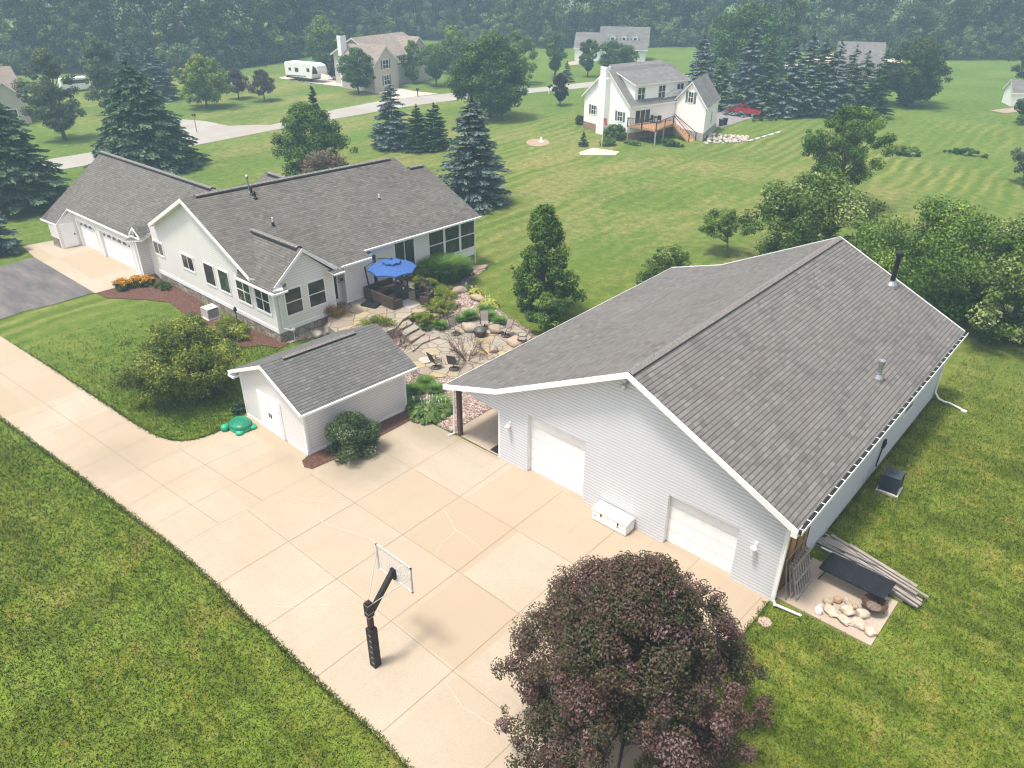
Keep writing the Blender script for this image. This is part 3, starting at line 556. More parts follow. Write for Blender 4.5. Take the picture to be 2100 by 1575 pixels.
def ridge(p, q, par, inset=.0):
    p, q = Vector(p), Vector(q); d = (q-p).normalized(); sd = Vector((-d.y, d.x, 0)).normalized(); mb = MB(); n = max(2, int((q-p).length/.3))
    for k in range(n):
        a = p.lerp(q, k/n)+Vector((0, 0, .05+.02)); mb.par(a-sd*.17-Vector((0, 0, .07)), sd*.17+Vector((0, 0, .07)), (q-p)/n*.93, Vector((0, 0, .03))); mb.par(a, sd*.17-Vector((0, 0, .07)), (q-p)/n*.93, Vector((0, 0, .03)))
    o = mb.build('ridge_cap', CAPSH, par); mb = MB()
    for s_ in (-1, 1): mb.par(p+sd*s_*.18+Vector((0, 0, -.12)), sd*s_*.07, q-p, Vector((0, 0, .10)))
    mb.build('vent_slot', RIDGE, o); return o
ridge(AP.lerp(R2, .06), AP.lerp(R2, .97), hr); ridge(J.lerp(K, .1), J.lerp(K, .85), hr)
# rear cross gable wing
a = at(545, 352, 6.9); b = at(600, 370, 6.9); mb = MB(); mb.slab([a, b, offs(b, 4, -4, -2.4), offs(a, 0, -3.6, -2.4)], .12); mb.slab([a, b, offs(b, 4, 4, -2.4), offs(a, 0, 3.6, -2.4)], .12)
wg = mb.build('rear_wing_roof', [SH_HOUSE, WHITE], hs); ridge(a.lerp(b, .15), b, wg)
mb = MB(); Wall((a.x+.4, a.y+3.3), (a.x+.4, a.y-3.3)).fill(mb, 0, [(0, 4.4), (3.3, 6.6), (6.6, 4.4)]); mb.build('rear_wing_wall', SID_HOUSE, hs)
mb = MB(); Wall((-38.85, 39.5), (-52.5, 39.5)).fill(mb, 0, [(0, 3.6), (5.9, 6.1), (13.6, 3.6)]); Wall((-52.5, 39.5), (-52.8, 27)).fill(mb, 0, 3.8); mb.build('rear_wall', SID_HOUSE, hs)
# sunroom bay
YB = 25.95; WB = Wall((C0[0], C0[1]), (C0[0]+.02, YB)); bx = -37.72
bA = ax(619, 510, 0, bx); bL = ax(561, 590, 0, bx); bR = ax(690, 549, 0, bx); bK = Vector((-43.9, bA.y, bA.z-.03)); zev = 3.5
eL = Vector((bx, 21.28, zev+.08)); eR = Vector((bx, YB+.42, zev+.08)); g0 = at(484, 567, zev+.1)
mb = MB(); mb.slab([bA, bK, g0, (bx, g0.y, zev+.08)], .12); mb.slab([bA, bK, (-40.4, YB+.5, zev+.15), eR], .12)
mb.slab([(bx, bL.y, bL.z), (bx, eL.y, eL.z), (bx+.35, eL.y, eL.z-.03), (bx+.35, eL.y+.9, eL.z-.03), (bx-.1, eL.y+1.1, eL.z+.22)], .06)
mb.slab([(bx, eR.y, eR.z), (bx+.35, eR.y, eR.z-.03), (bx+.35, eR.y-.85, eR.z-.03), (bx-.1, eR.y-1.1, eR.z+.22)], .06)
br_ = mb.build('sunroom_roof', [SH_HOUSE, WHITE], hs); ridge(bK.lerp(bA, .12), bK.lerp(bA, .95), br_)
mb = MB(); soffit_rake(mb, (bx, bL.y, bL.z-.02), bA, .2, out=(.045, 0, 0)); soffit_rake(mb, bA, (bx, bR.y, bR.z-.02), .2, out=(.045, 0, 0))
mb.par((bx, bL.y, bL.z-.2), bA-Vector((bx, bL.y, bL.z)), (-.4, 0, 0), (0, 0, .02)); mb.par((bx, bR.y, bR.z-.2), bA-Vector((bx, bR.y, bR.z)), (-.4, 0, 0), (0, 0, .02))
mb.bar((g0.x, g0.y-.04, g0.z-.1), (bx+.33, eL.y-.04, eL.z-.1), .1, .12); mb.bar((bx+.37, eL.y, eL.z-.1), (bx+.37, eL.y+.9, eL.z-.1), .08, .1); mb.bar((bx+.37, eR.y, eR.z-.1), (bx+.37, eR.y-.85, eR.z-.1), .08, .1); mb.build('sunroom_fascia', WHITE, hs)
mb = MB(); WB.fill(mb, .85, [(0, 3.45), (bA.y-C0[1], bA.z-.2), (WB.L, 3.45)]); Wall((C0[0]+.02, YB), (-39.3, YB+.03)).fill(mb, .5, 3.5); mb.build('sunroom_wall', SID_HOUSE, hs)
mb = MB(); WB.plate(mb, -.03, WB.L, .62, .87, -.02, .035)
for u in (0.0, WB.L-.12): WB.plate(mb, u, u+.12, .6, 3.5, 0, .04)
mb.build('base_trim', WHITE, hs); mb = MB(); WB.fill(mb, 0, .64); mb.build('stone_base', STONE, hs)
def px_(W, x0, y0, x1, y1): (a, b), (c, d) = W.loc(x0, y0), W.loc(x1, y1); return (a, c, d, b)
# windows of the sunroom front: zoom coordinates (460,480) x7.5
def zf(x, y): return (460+x/7.5, 480+y/7.5)
z1 = WB.loc(*zf(1165, 800))[1]; z0 = WB.loc(*zf(1210, 1170))[1]; ua = WB.loc(*zf(930, 960))[0]; ub = WB.loc(*zf(1185, 980))[0]; window(hs, WB, 0, 0, 1, 2, .1, rect=(ua, ub, z0, z1))
ua = WB.loc(*zf(1290, 860))[0]; ub = WB.loc(*zf(1545, 880))[0]; window(hs, WB, 0, 0, 1, 2, .1, rect=(ua, ub, z0, z1))
def wpix(W, corners, **k):   # corners: list of px points around the glass
    q = [W.loc(*c) for c in corners]; return (min(a for a, b in q)*.5+sorted(a for a, b in q)[1]*.5, sorted(a for a, b in q)[-2]*.5+max(a for a, b in q)*.5, sum(sorted(b for a, b in q)[:2])/2, sum(sorted(b for a, b in q)[-2:])/2)
for quad, c_, r_ in (([zf(180, 660), zf(380, 755), zf(425, 1080), zf(230, 1010)], 2, 2), ([zf(462, 800), zf(680, 890), zf(715, 1225), zf(515, 1135)], 2, 2),
        ([(419, 539), (438, 548), (443, 588), (423, 578)], 1, 1), ([(449, 553), (468, 561), (473, 602), (453, 593)], 1, 1), ([(372, 519), (395, 532), (400, 558), (378, 547)], 2, 1), ([(315, 494), (332, 501), (337, 526), (320, 517)], 2, 1)):
    window(hs, WG, 0, 0, c_, r_, .1 if c_ > 1 else .08, rect=wpix(WG, quad))
# right hand walls behind the patio
W2 = Wall((-39.3, YB), (-39.25, 27.25)); W3 = Wall((-39.25, 27.25), (-38.75, 27.25)); W4 = Wall((-38.75, 27.25), (-38.7, 29.6)); W5 = Wall((-39.3, 29.6), (-38.75, 39.45))
mb = MB(); W2.fill(mb, .6, 3.6)
for W, zt in ((W3, 3.5), (W4, 3.5)): W.fill(mb, .6, zt)
xs = W5.loc(880, 540)[0]; W5.fill(mb, .5, [(0, 3.72), (xs, 3.72)]) if False else mb.poly([W5.pt(0, .5), W5.pt(xs, .5), W5.pt(xs, 3.75), W5.pt(0, 3.75)])
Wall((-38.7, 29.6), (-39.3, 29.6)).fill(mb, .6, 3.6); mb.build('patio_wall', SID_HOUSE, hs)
mb = MB(); W4.plate(mb, -.03, W4.L, .65, .8, 0, .03); W4.plate(mb, 0, .12, .65, 3.5, 0, .035); W5.plate(mb, 0, xs, .65, .85, 0, .03); mb.build('base_trim', WHITE, hs)
u, z = W4.loc(698, 572); mb = MB(); W4.plate(mb, u-.2, u+.2, z-.22, z+.22, 0, .12); W4.plate(mb, u-.12, u+.12, z-.1, z+.1, .12, .15, 1); mb.build('wall_vent', [GREYM, BLACK], hs)
mb = MB(); W2.plate(mb, .25, 1.1, .7, 2.75, 0, .03); dd = mb.build('patio_door', WHITE2, hs); mb = MB(); W2.plate(mb, .38, .97, .95, 2.6, .03, .04); mb.build('pane', GLASS, dd)
q = W5.loc(756, 520); r_ = W5.loc(771, 520)
q = wpix(W5, [(752, 520), (770, 514), (773, 577), (755, 580)]); window(hs, W5, 0, 0, 1, 1, .1, rect=(max(.12, q[0]-.5), q[1], .85, 3.1), name='glass_door')
q = wpix(W5, [(808, 500), (847, 489), (850, 532), (812, 544)]); window(hs, W5, 0, 0, 2, 1, .12, rect=(q[0], q[1], 1.05, q[3]), name='glass_door')
# screened porch
mb = MB(); L5 = W5.L; mb.poly([W5.pt(xs, .75, .004), W5.pt(L5, .75, .004), W5.pt(L5, 1.35, .004), W5.pt(xs, 1.35, .004)]); W5.plate(mb, xs, L5, 1.33, 1.42, 0, .05); W5.plate(mb, xs, L5, 3.5, 3.7, 0, .03)
n3 = (L5-xs)/3
for k in range(4): W5.plate(mb, max(xs, xs+k*n3-.09), min(L5, xs+k*n3+.09), 1.42, 3.5, -.02, .045)
for k in range(3): W5.plate(mb, xs+k*n3+.09, xs+(k+1)*n3-.09, 2.42, 2.48, -.01, .03)
W5.plate(mb, L5-.1, L5, 0, 1.35, .004, .045); sp = mb.build('screen_porch', WHITE, hs)
mb = MB(); mb.poly([W5.pt(xs, 1.4, -.01), W5.pt(L5, 1.4, -.01), W5.pt(L5, 3.55, -.01), W5.pt(xs, 3.55, -.01)]); mb.build('screen', SCREEN, sp)
mb = MB()
for k in range(int((L5-xs)/.14)):
    u = xs+k*.14; mb.bar(W5.pt(u, 0, .0), W5.pt(min(u+.72, L5), min(.75, L5-u), .0), .035, .008); mb.bar(W5.pt(min(u+.72, L5), 0, .012), W5.pt(u, min(.75, L5-u), .012), .035, .008)
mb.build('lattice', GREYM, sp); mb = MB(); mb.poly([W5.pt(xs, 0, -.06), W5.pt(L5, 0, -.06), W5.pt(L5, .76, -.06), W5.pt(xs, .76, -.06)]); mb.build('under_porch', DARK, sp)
# roof pipes
def hz(p): return zr-(zr-3.85)*(p.x-AP.x-(p.y-AP.y)*.045)/(8.05)
for (px, py, h, r, m, nm) in ((560, 459, .42, .045, WHITE, 'vent_pipe'), (778, 410, .42, .045, WHITE, 'vent_pipe'), (517, 400, .55, .07, BLACK, 'vent_pipe'), (524, 408, .5, .06, BLACK, 'vent_pipe')):
    z = 5.5
    for _ in range(25): z = .5*z+.5*hz(at(px, py, z))
    p = at(px, py, z); mb = MB(); mb.lathe(p, [(r*2.4, -.05), (r*2.2, .08), (r*1.2, .14)], 10, 1); mb.lathe(p, [(r, .05), (r, h)], 10, 0); mb.build(nm, [m, BLACK], hs)
z = 5.5
for _ in range(25): z = .5*z+.5*hz(at(512, 398, z))
p = at(512, 398, z); mb = MB(); mb.lathe(p, [(.12, -.05), (.1, .1), (.05, .2), (.05, 1.05)], 10, 0); mb.lathe(p, [(.05, 1.0), (.1, 1.05), (.1, 1.2), (.02, 1.28)], 10, 1); mb.build('flue_pipe', [GREYM, GALV], hs)
# downspout of the sunroom
mb = MB(); mb.tube([(bx+.4, 21.75, 3.45), (bx+.1, 21.85, 3.2), (C0[0]+.07, 21.9, 3.0), (C0[0]+.07, 21.9, .95), (C0[0]+.5, 22.2, .8)], .045, 6); mb.build('downspout', WHITE, hs)
# ---- attached garage
WA = Wall((-65.35, 20.88), (-55.06, 21.15)); G1 = at(208, 311, 6.2); G2 = at(440, 388, 6.2); ge = 2.95; Ea = at(137, 428, ge); Eb = at(268, 487, ge); La = at(115, 460, 2.05); Lb = at(83, 448, 2.05)
mb = MB(); mb.slab([G1, G2, (-49.3, 23.6, 4.9), (-49.3, 21.7, 3.62), (-53.3, 21.6, 3.55), (-54.6, 21.2, 3.25), Eb, Ea, La, Lb], .12); mb.slab([G1, G2, (G2.x, 31, 2.6), (G1.x, 31, 2.6)], .12)
mb.slab([(-54.9, 20.3, 2.98), (-53.3, 20.9, 3.2), (-53.3, 21.6, 3.5), (-55.0, 21.5, 3.4)], .07)
gr = mb.build('garage_roof', [SH_HOUSE, WHITE], hs); ridge(G1, G1.lerp(G2, .985), gr)
mb = MB(); mb.bar(offs(Ea, 0, -.02, -.08), offs(Eb, 0, -.02, -.08), .08, .13); mb.bar(offs(Lb, 0, -.02, -.07), offs(La, 0, -.02, -.07), .07, .12)
mb.par(offs(La, 0, 0, -.2), Ea-La, (.04, 0, 0), (0, 0, .22)); mb.build('garage_fascia', WHITE, hs)
# little entry gable between garage and house
ea = Vector((-54.35, 20.85, 3.92)); f1 = Vector((-55.15, 20.85, 3.3)); f2 = Vector((-53.5, 20.85, 3.3)); back = Vector((0, .85, .0))
mb = MB(); mb.slab([ea, f1, f1+back, ea+back], .08); mb.slab([ea, f2, f2+back, ea+back], .08); mb.build('entry_roof', [SH_HOUSE, WHITE], hs)
mb = MB(); soffit_rake(mb, f1, ea, .12, .05); soffit_rake(mb, ea, f2, .12, .05); mb.bar(offs(ea, 0, -.03, -.1), (ea.x, ea.y-.03, f1.z-.1), .09, .06); mb.bar(offs(f1, 0, 0, -.13), offs(f2, 0, 0, -.13), .1, .1); mb.build('entry_gable_trim', WHITE, hs)
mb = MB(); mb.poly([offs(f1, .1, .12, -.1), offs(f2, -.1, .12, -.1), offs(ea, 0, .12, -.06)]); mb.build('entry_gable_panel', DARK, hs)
dA = [(WA.loc(172, 504)[0], WA.loc(210, 527)[0]), (WA.loc(219, 531)[0], WA.loc(281, 557)[0])]
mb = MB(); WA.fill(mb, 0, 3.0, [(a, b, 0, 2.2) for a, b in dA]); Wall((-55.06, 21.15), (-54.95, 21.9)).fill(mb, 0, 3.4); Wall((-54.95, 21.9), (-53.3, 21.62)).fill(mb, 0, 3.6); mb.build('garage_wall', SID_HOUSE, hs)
for (a, b), n, lb in zip(dA, (4, 6), ('narrower white garage door', 'wider white garage door')):
    d = garage_door(hs, WA, a, b, .02, 2.2, .16, lb, 4, 4); mb = MB(); wd = (b-a)/n
    for i in range(n):
        c = a+(i+.5)*wd; pts = [WA.pt(c+wd*.36*math.cos(t), 1.82+.24*math.sin(t), -.115) for t in (0, .5, 1.05, 1.6, 2.1, 2.6, PI)] if 0 < i < n-1 else [WA.pt(c+wd*.3*q, 1.82+h, -.115) for q, h in ((-1, 0), (1, 0), (.3 if i == 0 else -.3, .22))]; mb.poly(pts)
    mb.build('pane', GLASS, d); mb = MB(); WA.recess(mb, a, b, 0, 2.2, .2); mb.build('door_jamb', WHITE, hs)
    mb = MB(); WA.plate(mb, a-.12, a, 0, 2.32, 0, .03); WA.plate(mb, b, b+.12, 0, 2.32, 0, .03); WA.plate(mb, a, b, 2.2, 2.32, 0, .03); mb.build('door_casing', WHITE, hs)
c1 = xy(112, 508); c2 = (-65.5, 19.45)
WE = Wall(c2, (-65.35, 20.88)); WL = Wall((-67.0, 19.35), c2)
mb = MB(); WE.fill(mb, 0, [(0, 2.0), (WE.L, 3.0)]); WL.fill(mb, .8, 2.0); Wall((-67.0, 31), (-67.0, 19.35)).fill(mb, 0, 2.0); Wall((-50, 31), (-67, 31)).fill(mb, 0, 2.7); mb.build('garage_side_wall', SID_HOUSE, hs)
mb = MB(); WL.fill(mb, 0, .8); mb.build('stone_base', STONE, hs)
mb = MB(); WE.plate(mb, .2, 1.25, .1, 1.98, .0, .05); dd = mb.build('entry_door', WHITE2, hs); mb = MB(); WE.plate(mb, 1.08, 1.16, 1.0, 1.12, .05, .1); mb.build('handle', BLACK, dd)
mb = MB(); WA.plate(mb, WA.L-.13, WA.L+.02, 0, 2.9, 0, .03); mb.build('corner_trim', WHITE, hs); mb = MB(); WL.plate(mb, WL.L-.12, WL.L, 0, 2.0, 0, .03); mb.build('corner_trim', WHITE, hs); mb = MB(); mb.tube([WA.pt(WA.L-.25, 2.8, .1), WA.pt(WA.L-.25, .2, .08), WA.pt(WA.L-.5, .1, .4)], .04, 6); mb.build('downspout', WHITE, hs)
SHUT = plain('shutter_grey', (.12, .14, .14), .6)
# ================================================================ neighbours
def gabled(name, label, base, zt, A, B, C, D, ridge_dir, rise, sid, shg, over=.35, base_m=None, zb=0.0, base_h=0.0):
    """box house on corners A,B,C,D (counter-clockwise seen from above); gables on AB and CD when ridge_dir==0"""
    t = base; A, B, C, D = [Vector((p[0], p[1], 0)) for p in (A, B, C, D)]
    if ridge_dir: A, B, C, D = B, C, D, A
    m1 = (A+B)/2; m2 = (C+D)/2; mb = MB(); W1, W2_, W3_, W4_ = Wall(A, B), Wall(B, C), Wall(C, D), Wall(D, A)
    W1.fill(mb, zb+base_h, [(0, zt), (W1.L/2, zt+rise), (W1.L, zt)]); W3_.fill(mb, zb+base_h, [(0, zt), (W3_.L/2, zt+rise), (W3_.L, zt)]); W2_.fill(mb, zb+base_h, zt); W4_.fill(mb, zb+base_h, zt); mb.build('wall', sid, t)
    if base_h:
        mb = MB()
        for W in (W1, W2_, W3_, W4_): W.fill(mb, zb, zb+base_h)
        mb.build('foundation', base_m, t)
    dr = (m2-m1).normalized(); sl_ = rise/(W1.L/2); ov = Vector((0, 0, -over*sl_)); e1 = (A-m1).normalized()
    p = [m1-dr*over+Vector((0, 0, zt+rise+.12)), m2+dr*over+Vector((0, 0, zt+rise+.12))]; mb = MB()
    for s_, q1, q2 in ((1, A, D), (-1, B, C)):
        mb.slab([p[0], p[1], q2+dr*over+e1*over*s_+Vector((0, 0, zt+.12))+ov, q1-dr*over+e1*over*s_+Vector((0, 0, zt+.12))+ov], .16)
    r = mb.build('roof', [shg, WHITE], t); return W1, W2_, W3_, W4_, r
def shut_window(par, W, u, z, wd, h, shutters=True, cols=2, rows=2):
    f = window(par, W, 0, 0, cols, rows, .08, rect=(u-wd/2, u+wd/2, z, z+h))
    if shutters:
        for s_ in (-1, 1): mb = MB(); W.plate(mb, u+s_*(wd/2+.32)-.17, u+s_*(wd/2+.32)+.17, z-.05, z+h+.05, 0, .04); mb.build('shutter', SHUT, par)
    return f
# white house with the deck
wh = empty('neighbour_house', (-55, 84, 0), 'white two storey house with wooden deck, chimney and grey roof across the mown field', 'house')
def V2(p): return Vector((p[0], p[1], 0))
a0 = V2(xy(1196, 262)); a1 = V2(xy(1288, 288)); dx = (a1-a0).normalized(); nrm = Vector((dx.y, -dx.x, 0)); ww = (a1-a0).length
zE = htop((1288, 288), (1290, 216)); zA = zE+ww/2*.62
dpt = 10.5; bk = -nrm*dpt
W1, W2_, W3_, W4_, r1 = gabled('h', '', wh, zE, a0, a1, a1+bk, a0+bk, 0, ww/2*.80, SID_WHITE, SH_FAR, .3, BRICK, 0, .9)
# dormer storey
dz = htop((1288, 288), (1296, 175)); q0 = a1-nrm*1.0-dx*.45; q1 = a1+bk-dx*.45+nrm*.6; dw = ww*.62
mb = MB(); Wd = Wall(q0, q1); Wd.fill(mb, zE, dz); Wall(q0-dx*dw, q0).fill(mb, zE, [(0, dz+1.5), (dw, dz)]); Wall(q1, q1-dx*dw).fill(mb, zE, [(0, dz), (dw, dz+1.5)]); mb.build('dormer_wall', SID_WHITE, wh)
mb = MB(); e = Vector((0, 0, 1)); mb.slab([q0+nrm*.3+dx*.35+e*(dz-.05), q1-nrm*.3+dx*.35+e*(dz-.05), q1-nrm*.3-dx*dw+e*(dz+1.65), q0+nrm*.3-dx*dw+e*(dz+1.65)], .15); mb.build('dormer_roof', [SH_FAR, WHITE], wh)
for k, u in enumerate((1.0, Wd.L*.5, Wd.L-1.3)): window(wh, Wd, 0, 0, 2, 2, .08, rect=(u-.55, u+.55, dz-2.0, dz-.5), label='arched upper window' if k == 2 else None)
cu = W1.L*.47; mb = MB(); W1.plate(mb, cu-.75, cu+.75, 0, zE+2.6, 0, .75); W1.plate(mb, cu-.55, cu+.55, zE+2.6, zA+1.1, -.1, .65); ch = mb.build('chimney', SID_WHITE, wh); mb = MB(); W1.plate(mb, cu-.35, cu+.35, zA+1.1, zA+1.35, .1, .5); mb.build('chimney_cap', BLACK, ch)
for u in (W1.L*.22, W1.L*.8): shut_window(wh, W1, u, 2.1, .9, 1.1)
# link and garage block
g_c = V2(xy(1440, 290)); g_b = V2(xy(1485.6, 250)); gl = g_c-dx*5.6; gdir = (g_b-g_c).normalized()
zg = htop((1440, 290), (1448, 219)); G = gabled('g', '', wh, zg, gl, g_c, g_c+gdir*7.6, gl+gdir*7.6, 0, 2.55, SID_WHITE, SH_FAR, .3, FOUND, 0, .95)
shut_window(wh, G[0], G[0].L*.5, zg+.1, .8, 1.25); window(wh, G[1], 0, 0, 1, 1, .07, rect=(3.6, 4.2, 1.6, 3.0))
l0 = a1-nrm*4.8-dx*.3; l1 = gl-(-gdir)*1.6; mb = MB(); WLk = Wall(l0, l1+dx*.3); WLk.fill(mb, 0, zE-.3); mb.build('link_wall', SID_WHITE, wh)
mb = MB(); mb.slab([l0+nrm*.4+e*(zE-.25), l1+nrm*.4+dx*.3+e*(zE-.25), l1-nrm*2.6+dx*.6+e*(zE+1.2), l0-nrm*2.6+e*(zE+1.2)], .14); mb.build('link_roof', [SH_FAR, WHITE], wh)
window(wh, WLk, 0, 0, 1, 1, .07, rect=(WLk.L*.62, WLk.L*.62+.6, 2.3, 3.6)); window(wh, WLk, 0, 0, 1, 1, .07, rect=(WLk.L*.15, WLk.L*.15+.9, 1.95, 3.6))
window(wh, W2_, 0, 0, 3, 1, .08, rect=(.9, 3.3, 1.95, 3.5), name='glass_door')
# deck
zd = 1.82; D1 = at(1287, 257, zd); D2 = at(1345, 267, zd); D3 = at(1381, 253, zd); D4 = at(1375, 243, zd); D5 = at(1296, 243, zd)
mb = MB(); mb.slab([D1, D2, D3, D4, D5], .22, 0, 0); dk = mb.build('deck', CEDAR, wh)
mb = MB()
for p in (D1, D1.lerp(D2, .5), D2, D2.lerp(D3, .5), D3): mb.bar(p-e*.2, p+e*.95, .1)
for p, q in ((D1, D2), (D2, D3)):
    mb.bar(p+e*.93, q+e*.93, .07, .05); n = int((q-p).length/.22)
    for k in range(1, n): mb.bar(p.lerp(q, k/n), p.lerp(q, k/n)+e*.9, .025)
T1 = Vector((*xy(1412, 292), 0)); T2 = Vector((*xy(1426, 288), 0)); mb.bar(D3+e*.95, T1+e*.95, .06); mb.bar(T1, T1+e*.95, .09); mb.bar(T2, T2+e*.95, .09); mb.bar(D4+e*.95, T2+e*.95, .06)
mb.build('railing', BLACK, wh)
mb = MB(); 
for k in range(9):
    a = D3.lerp(T1, k/9); b = D4.lerp(T2, k/9); mb.par(a, b-a, (T1-D3)/9*1.0, e*-.05)
mb.bar(D3-e*.15, T1-e*.05, .06, .26); mb.bar(D4-e*.15, T2-e*.05, .06, .26); mb.build('stairs', CEDAR, wh)
mb = MB()
for p in (D1.lerp(D2, .03), D2, D2.lerp(D3, .45)): mb.bar((p.x, p.y, 0), (p.x, p.y, zd-.2), .13)
mb.build('deck_post', FOUND, wh)
# low dark bed wall below
gw = MB(); gw.poly([offs(l0, 0, 0, 0), offs(l1, 0, 0, 0), offs(l1, 0, 0, 1.6), offs(l0, 0, 0, 1.6)])
# tan house
th = empty('two_storey_house', (-118, 104, 0), 'tan two storey house with brown hipped roof and tall white chimney near the woods', 'house')
t0 = V2(xy(768, 189)); t1 = V2(xy(828, 177)); dd_ = (t1-t0).normalized(); nn = Vector((dd_.y, -dd_.x, 0))
zT = 4.3; L1 = t0+dd_*.2; R1_ = t0+dd_*6.4
Gt = gabled('t', '', th, zT, L1, R1_, R1_-nn*7.5, L1-nn*7.5, 0, 2.6, SID_TAN, SH_TAN, .4)
shut_window(th, Gt[0], Gt[0].L*.5, 3.4, 1.4, 1.3); shut_window(th, Gt[0], Gt[0].L*.5, .8, 1.2, 1.5)
m0 = R1_-nn*2.2; m0 = R1_-nn*2.2-dd_*3; Gm = gabled('m', '', th, 5.0, m0, m0+dd_*13, m0+dd_*13-nn*10, m0-nn*10, 1, 2.7, SID_TAN, SH_TAN, .4)
for k in range(4): shut_window(th, Wall(m0, m0+dd_*13), 4.2+k*2.2, 3.2, 1.0, 1.3)
mb = MB(); c = at(757, 110, 7); cb = L1-nn*8.2+dd_*1.5; mb.box((cb.x, cb.y, 4.1), (1.0, 1.2, 8.2)); ch = mb.build('chimney', WHITE, th); mb = MB(); mb.box((cb.x, cb.y, 8.35), (.6, .7, .3)); mb.build('chimney_cap', BLACK, ch)
ge_ = m0+dd_*10.4+nn*1.0; gabled('n', '', th, 5.1, ge_-dd_*2.6, ge_+dd_*2.6, ge_+dd_*2.6-nn*5, ge_-dd_*2.6-nn*5, 0, 2.3, SID_TAN, SH_TAN, .3)
# distant white cape
fh = empty('white_farmhouse', (-86, 152, 0), 'distant white house with grey roof and dormers in front of the hazy woods', 'house')
f0 = V2(xy(1178, 124)); f1_ = V2(xy(1322, 128)); fd = (f1_-f0).normalized(); fn = Vector((fd.y, -fd.x, 0)); FL = (f1_-f0).length
c0 = f0+fd*FL*.36; F = gabled('f', '', fh, 2.8, c0, f1_, f1_-fn*8, c0-fn*8, 1, 3.7, SID_WHITE, SH_FAR, .5)
F2_ = gabled('f2', '', fh, 2.7, f0, f0+fd*FL*.4, f0+fd*FL*.4-fn*6.5, f0-fn*6.5, 1, 2.6, SID_WHITE, SH_FAR, .3)
for u in (.25, .5, .75):
    p = c0+fd*(FL*.64*u)-fn*1.4; mb = MB(); Wz = Wall(p-fd*.7, p+fd*.7); Wz.fill(mb, 3.2, [(0, 4.7), (.7, 5.4), (1.4, 4.7)]); dm = mb.build('dormer', SID_WHITE, fh)
    mb = MB(); mb.slab([p+fn*.2+e*5.45, p+fn*.2-fd*.95+e*4.6, p-fn*2.4-fd*.95+e*4.8, p-fn*2.4+e*5.5], .08); mb.slab([p+fn*.2+e*5.45, p+fn*.2+fd*.95+e*4.6, p-fn*2.4+fd*.95+e*4.8, p-fn*2.4+e*5.5], .08); mb.build('dormer_roof', [SH_FAR, WHITE], fh); window(fh, Wz, 0, 0, 1, 2, .05, rect=(.4, 1.0, 3.6, 4.6))
for u in (.3, .55, .8): window(fh, Wall(c0, f1_), 0, 0, 1, 2, .07, rect=(FL*.64*u-.4, FL*.64*u+.4, 1, 2.5))
sheet('far_driveway', [(1160, 128), (1185, 124), (1195, 131), (1170, 134)], .05, CONC)
# house at the left edge
lh = empty('brick_house', (-125, 30, 0), 'tan gabled house half hidden behind the oval tree at the left edge', 'house')
h0 = V2(xy(-60, 262)); h1 = V2(xy(62, 248)); hd = (h1-h0).normalized(); hn = Vector((hd.y, -hd.x, 0)); gabled('l', '', lh, 3.4, h0, h1, h1-hn*9, h0-hn*9, 1, 3.2, SID_TAN, SH_TAN, .4)
Gk = gabled('l2', '', lh, 3.2, h1-hd*4.6+hn*2, h1-hd*.2+hn*2, h1-hd*.2-hn*4, h1-hd*4.6-hn*4, 0, 2.3, SID_TAN, SH_TAN, .3); window(lh, Gk[0], 0, 0, 1, 1, .1, rect=(1.4, 3.0, .6, 2.0))
# grey roofed house behind the spruces
gh = empty('hidden_house', (-52, 150, 0), 'house with plain grey roof showing between the spruces and the dark maple', 'house')
k0 = V2(xy(1712, 168)); k1 = V2(xy(1800, 172)); kd = (k1-k0).normalized(); kn = Vector((kd.y, -kd.x, 0)); gabled('k', '', gh, 3.0, k0, k1, k1-kn*9, k0-kn*9, 1, 3.4, SID_TAN, SH_FAR, .4)
sh2 = empty('small_white_shed', (-16, 150, 0), 'small white shed with grey roof at the far right edge', 'shed')
k0 = V2(xy(2071, 218)); k1 = V2(xy(2150, 221)); kd = (k1-k0).normalized(); kn = Vector((kd.y, -kd.x, 0)); gabled('k', '', sh2, 2.1, k0, k1, k1-kn*4, k0-kn*4, 1, 1.5, SID_WHITE, SH_FAR, .3)
# ================================================================ OBJECTS
def L2W(base, rz):
    ca, sa = math.cos(rz), math.sin(rz); b = Vector(base)
    return lambda x, y, z: Vector((b.x+ca*x-sa*y, b.y+sa*x+ca*y, b.z+z))
# basketball hoop
pb = at(771, 1364); hp = empty('basketball_hoop', pb, 'black padded basketball post with clear backboard and white rim on the concrete', 'basketball hoop')
x0, y0 = pb.x, pb.y; pad = plain("black_pad", (.022, .018, .02), .55, var=.5, sc_=6)
mb = MB(); mb.par((x0-.08, y0-.08, 0), (.16, 0, 0), (0, .16, 0), (0, 0, 2.95)); mb.build('pole', plain("maroon_steel", (.06, .018, .02), .4, .4), hp)
mb = MB(); mb.par((x0-.135, y0-.135, .03), (.27, 0, 0), (0, .27, 0), (0, 0, 1.75)); 
for k in range(6): mb.par((x0+.0, y0-.14, .25+k*.26), (.12, 0, 0), (0, .004, 0), (0, 0, .02), 1)
mb.build('pole_padding', [pad, plain('lace_white', (.4, .4, .42), .7)], hp)
mb = MB(); mb.par((x0-.115, y0-.115, 2.35), (.23, 0, 0), (0, .23, 0), (0, 0, .55)); cl = mb.build('clamp', BLACK, hp); mb = MB()
for z in (2.35, 2.52, 2.88): mb.par((x0-.12, y0-.12, z), (.24, 0, 0), (0, .24, 0), (0, 0, .018))
mb.build('band', GALV, cl)
by = y0+1.28; bx0, bx1 = x0-1.03, x0+.72; bxc = (bx0+bx1)/2; bz0, bz1 = 2.86, 3.94
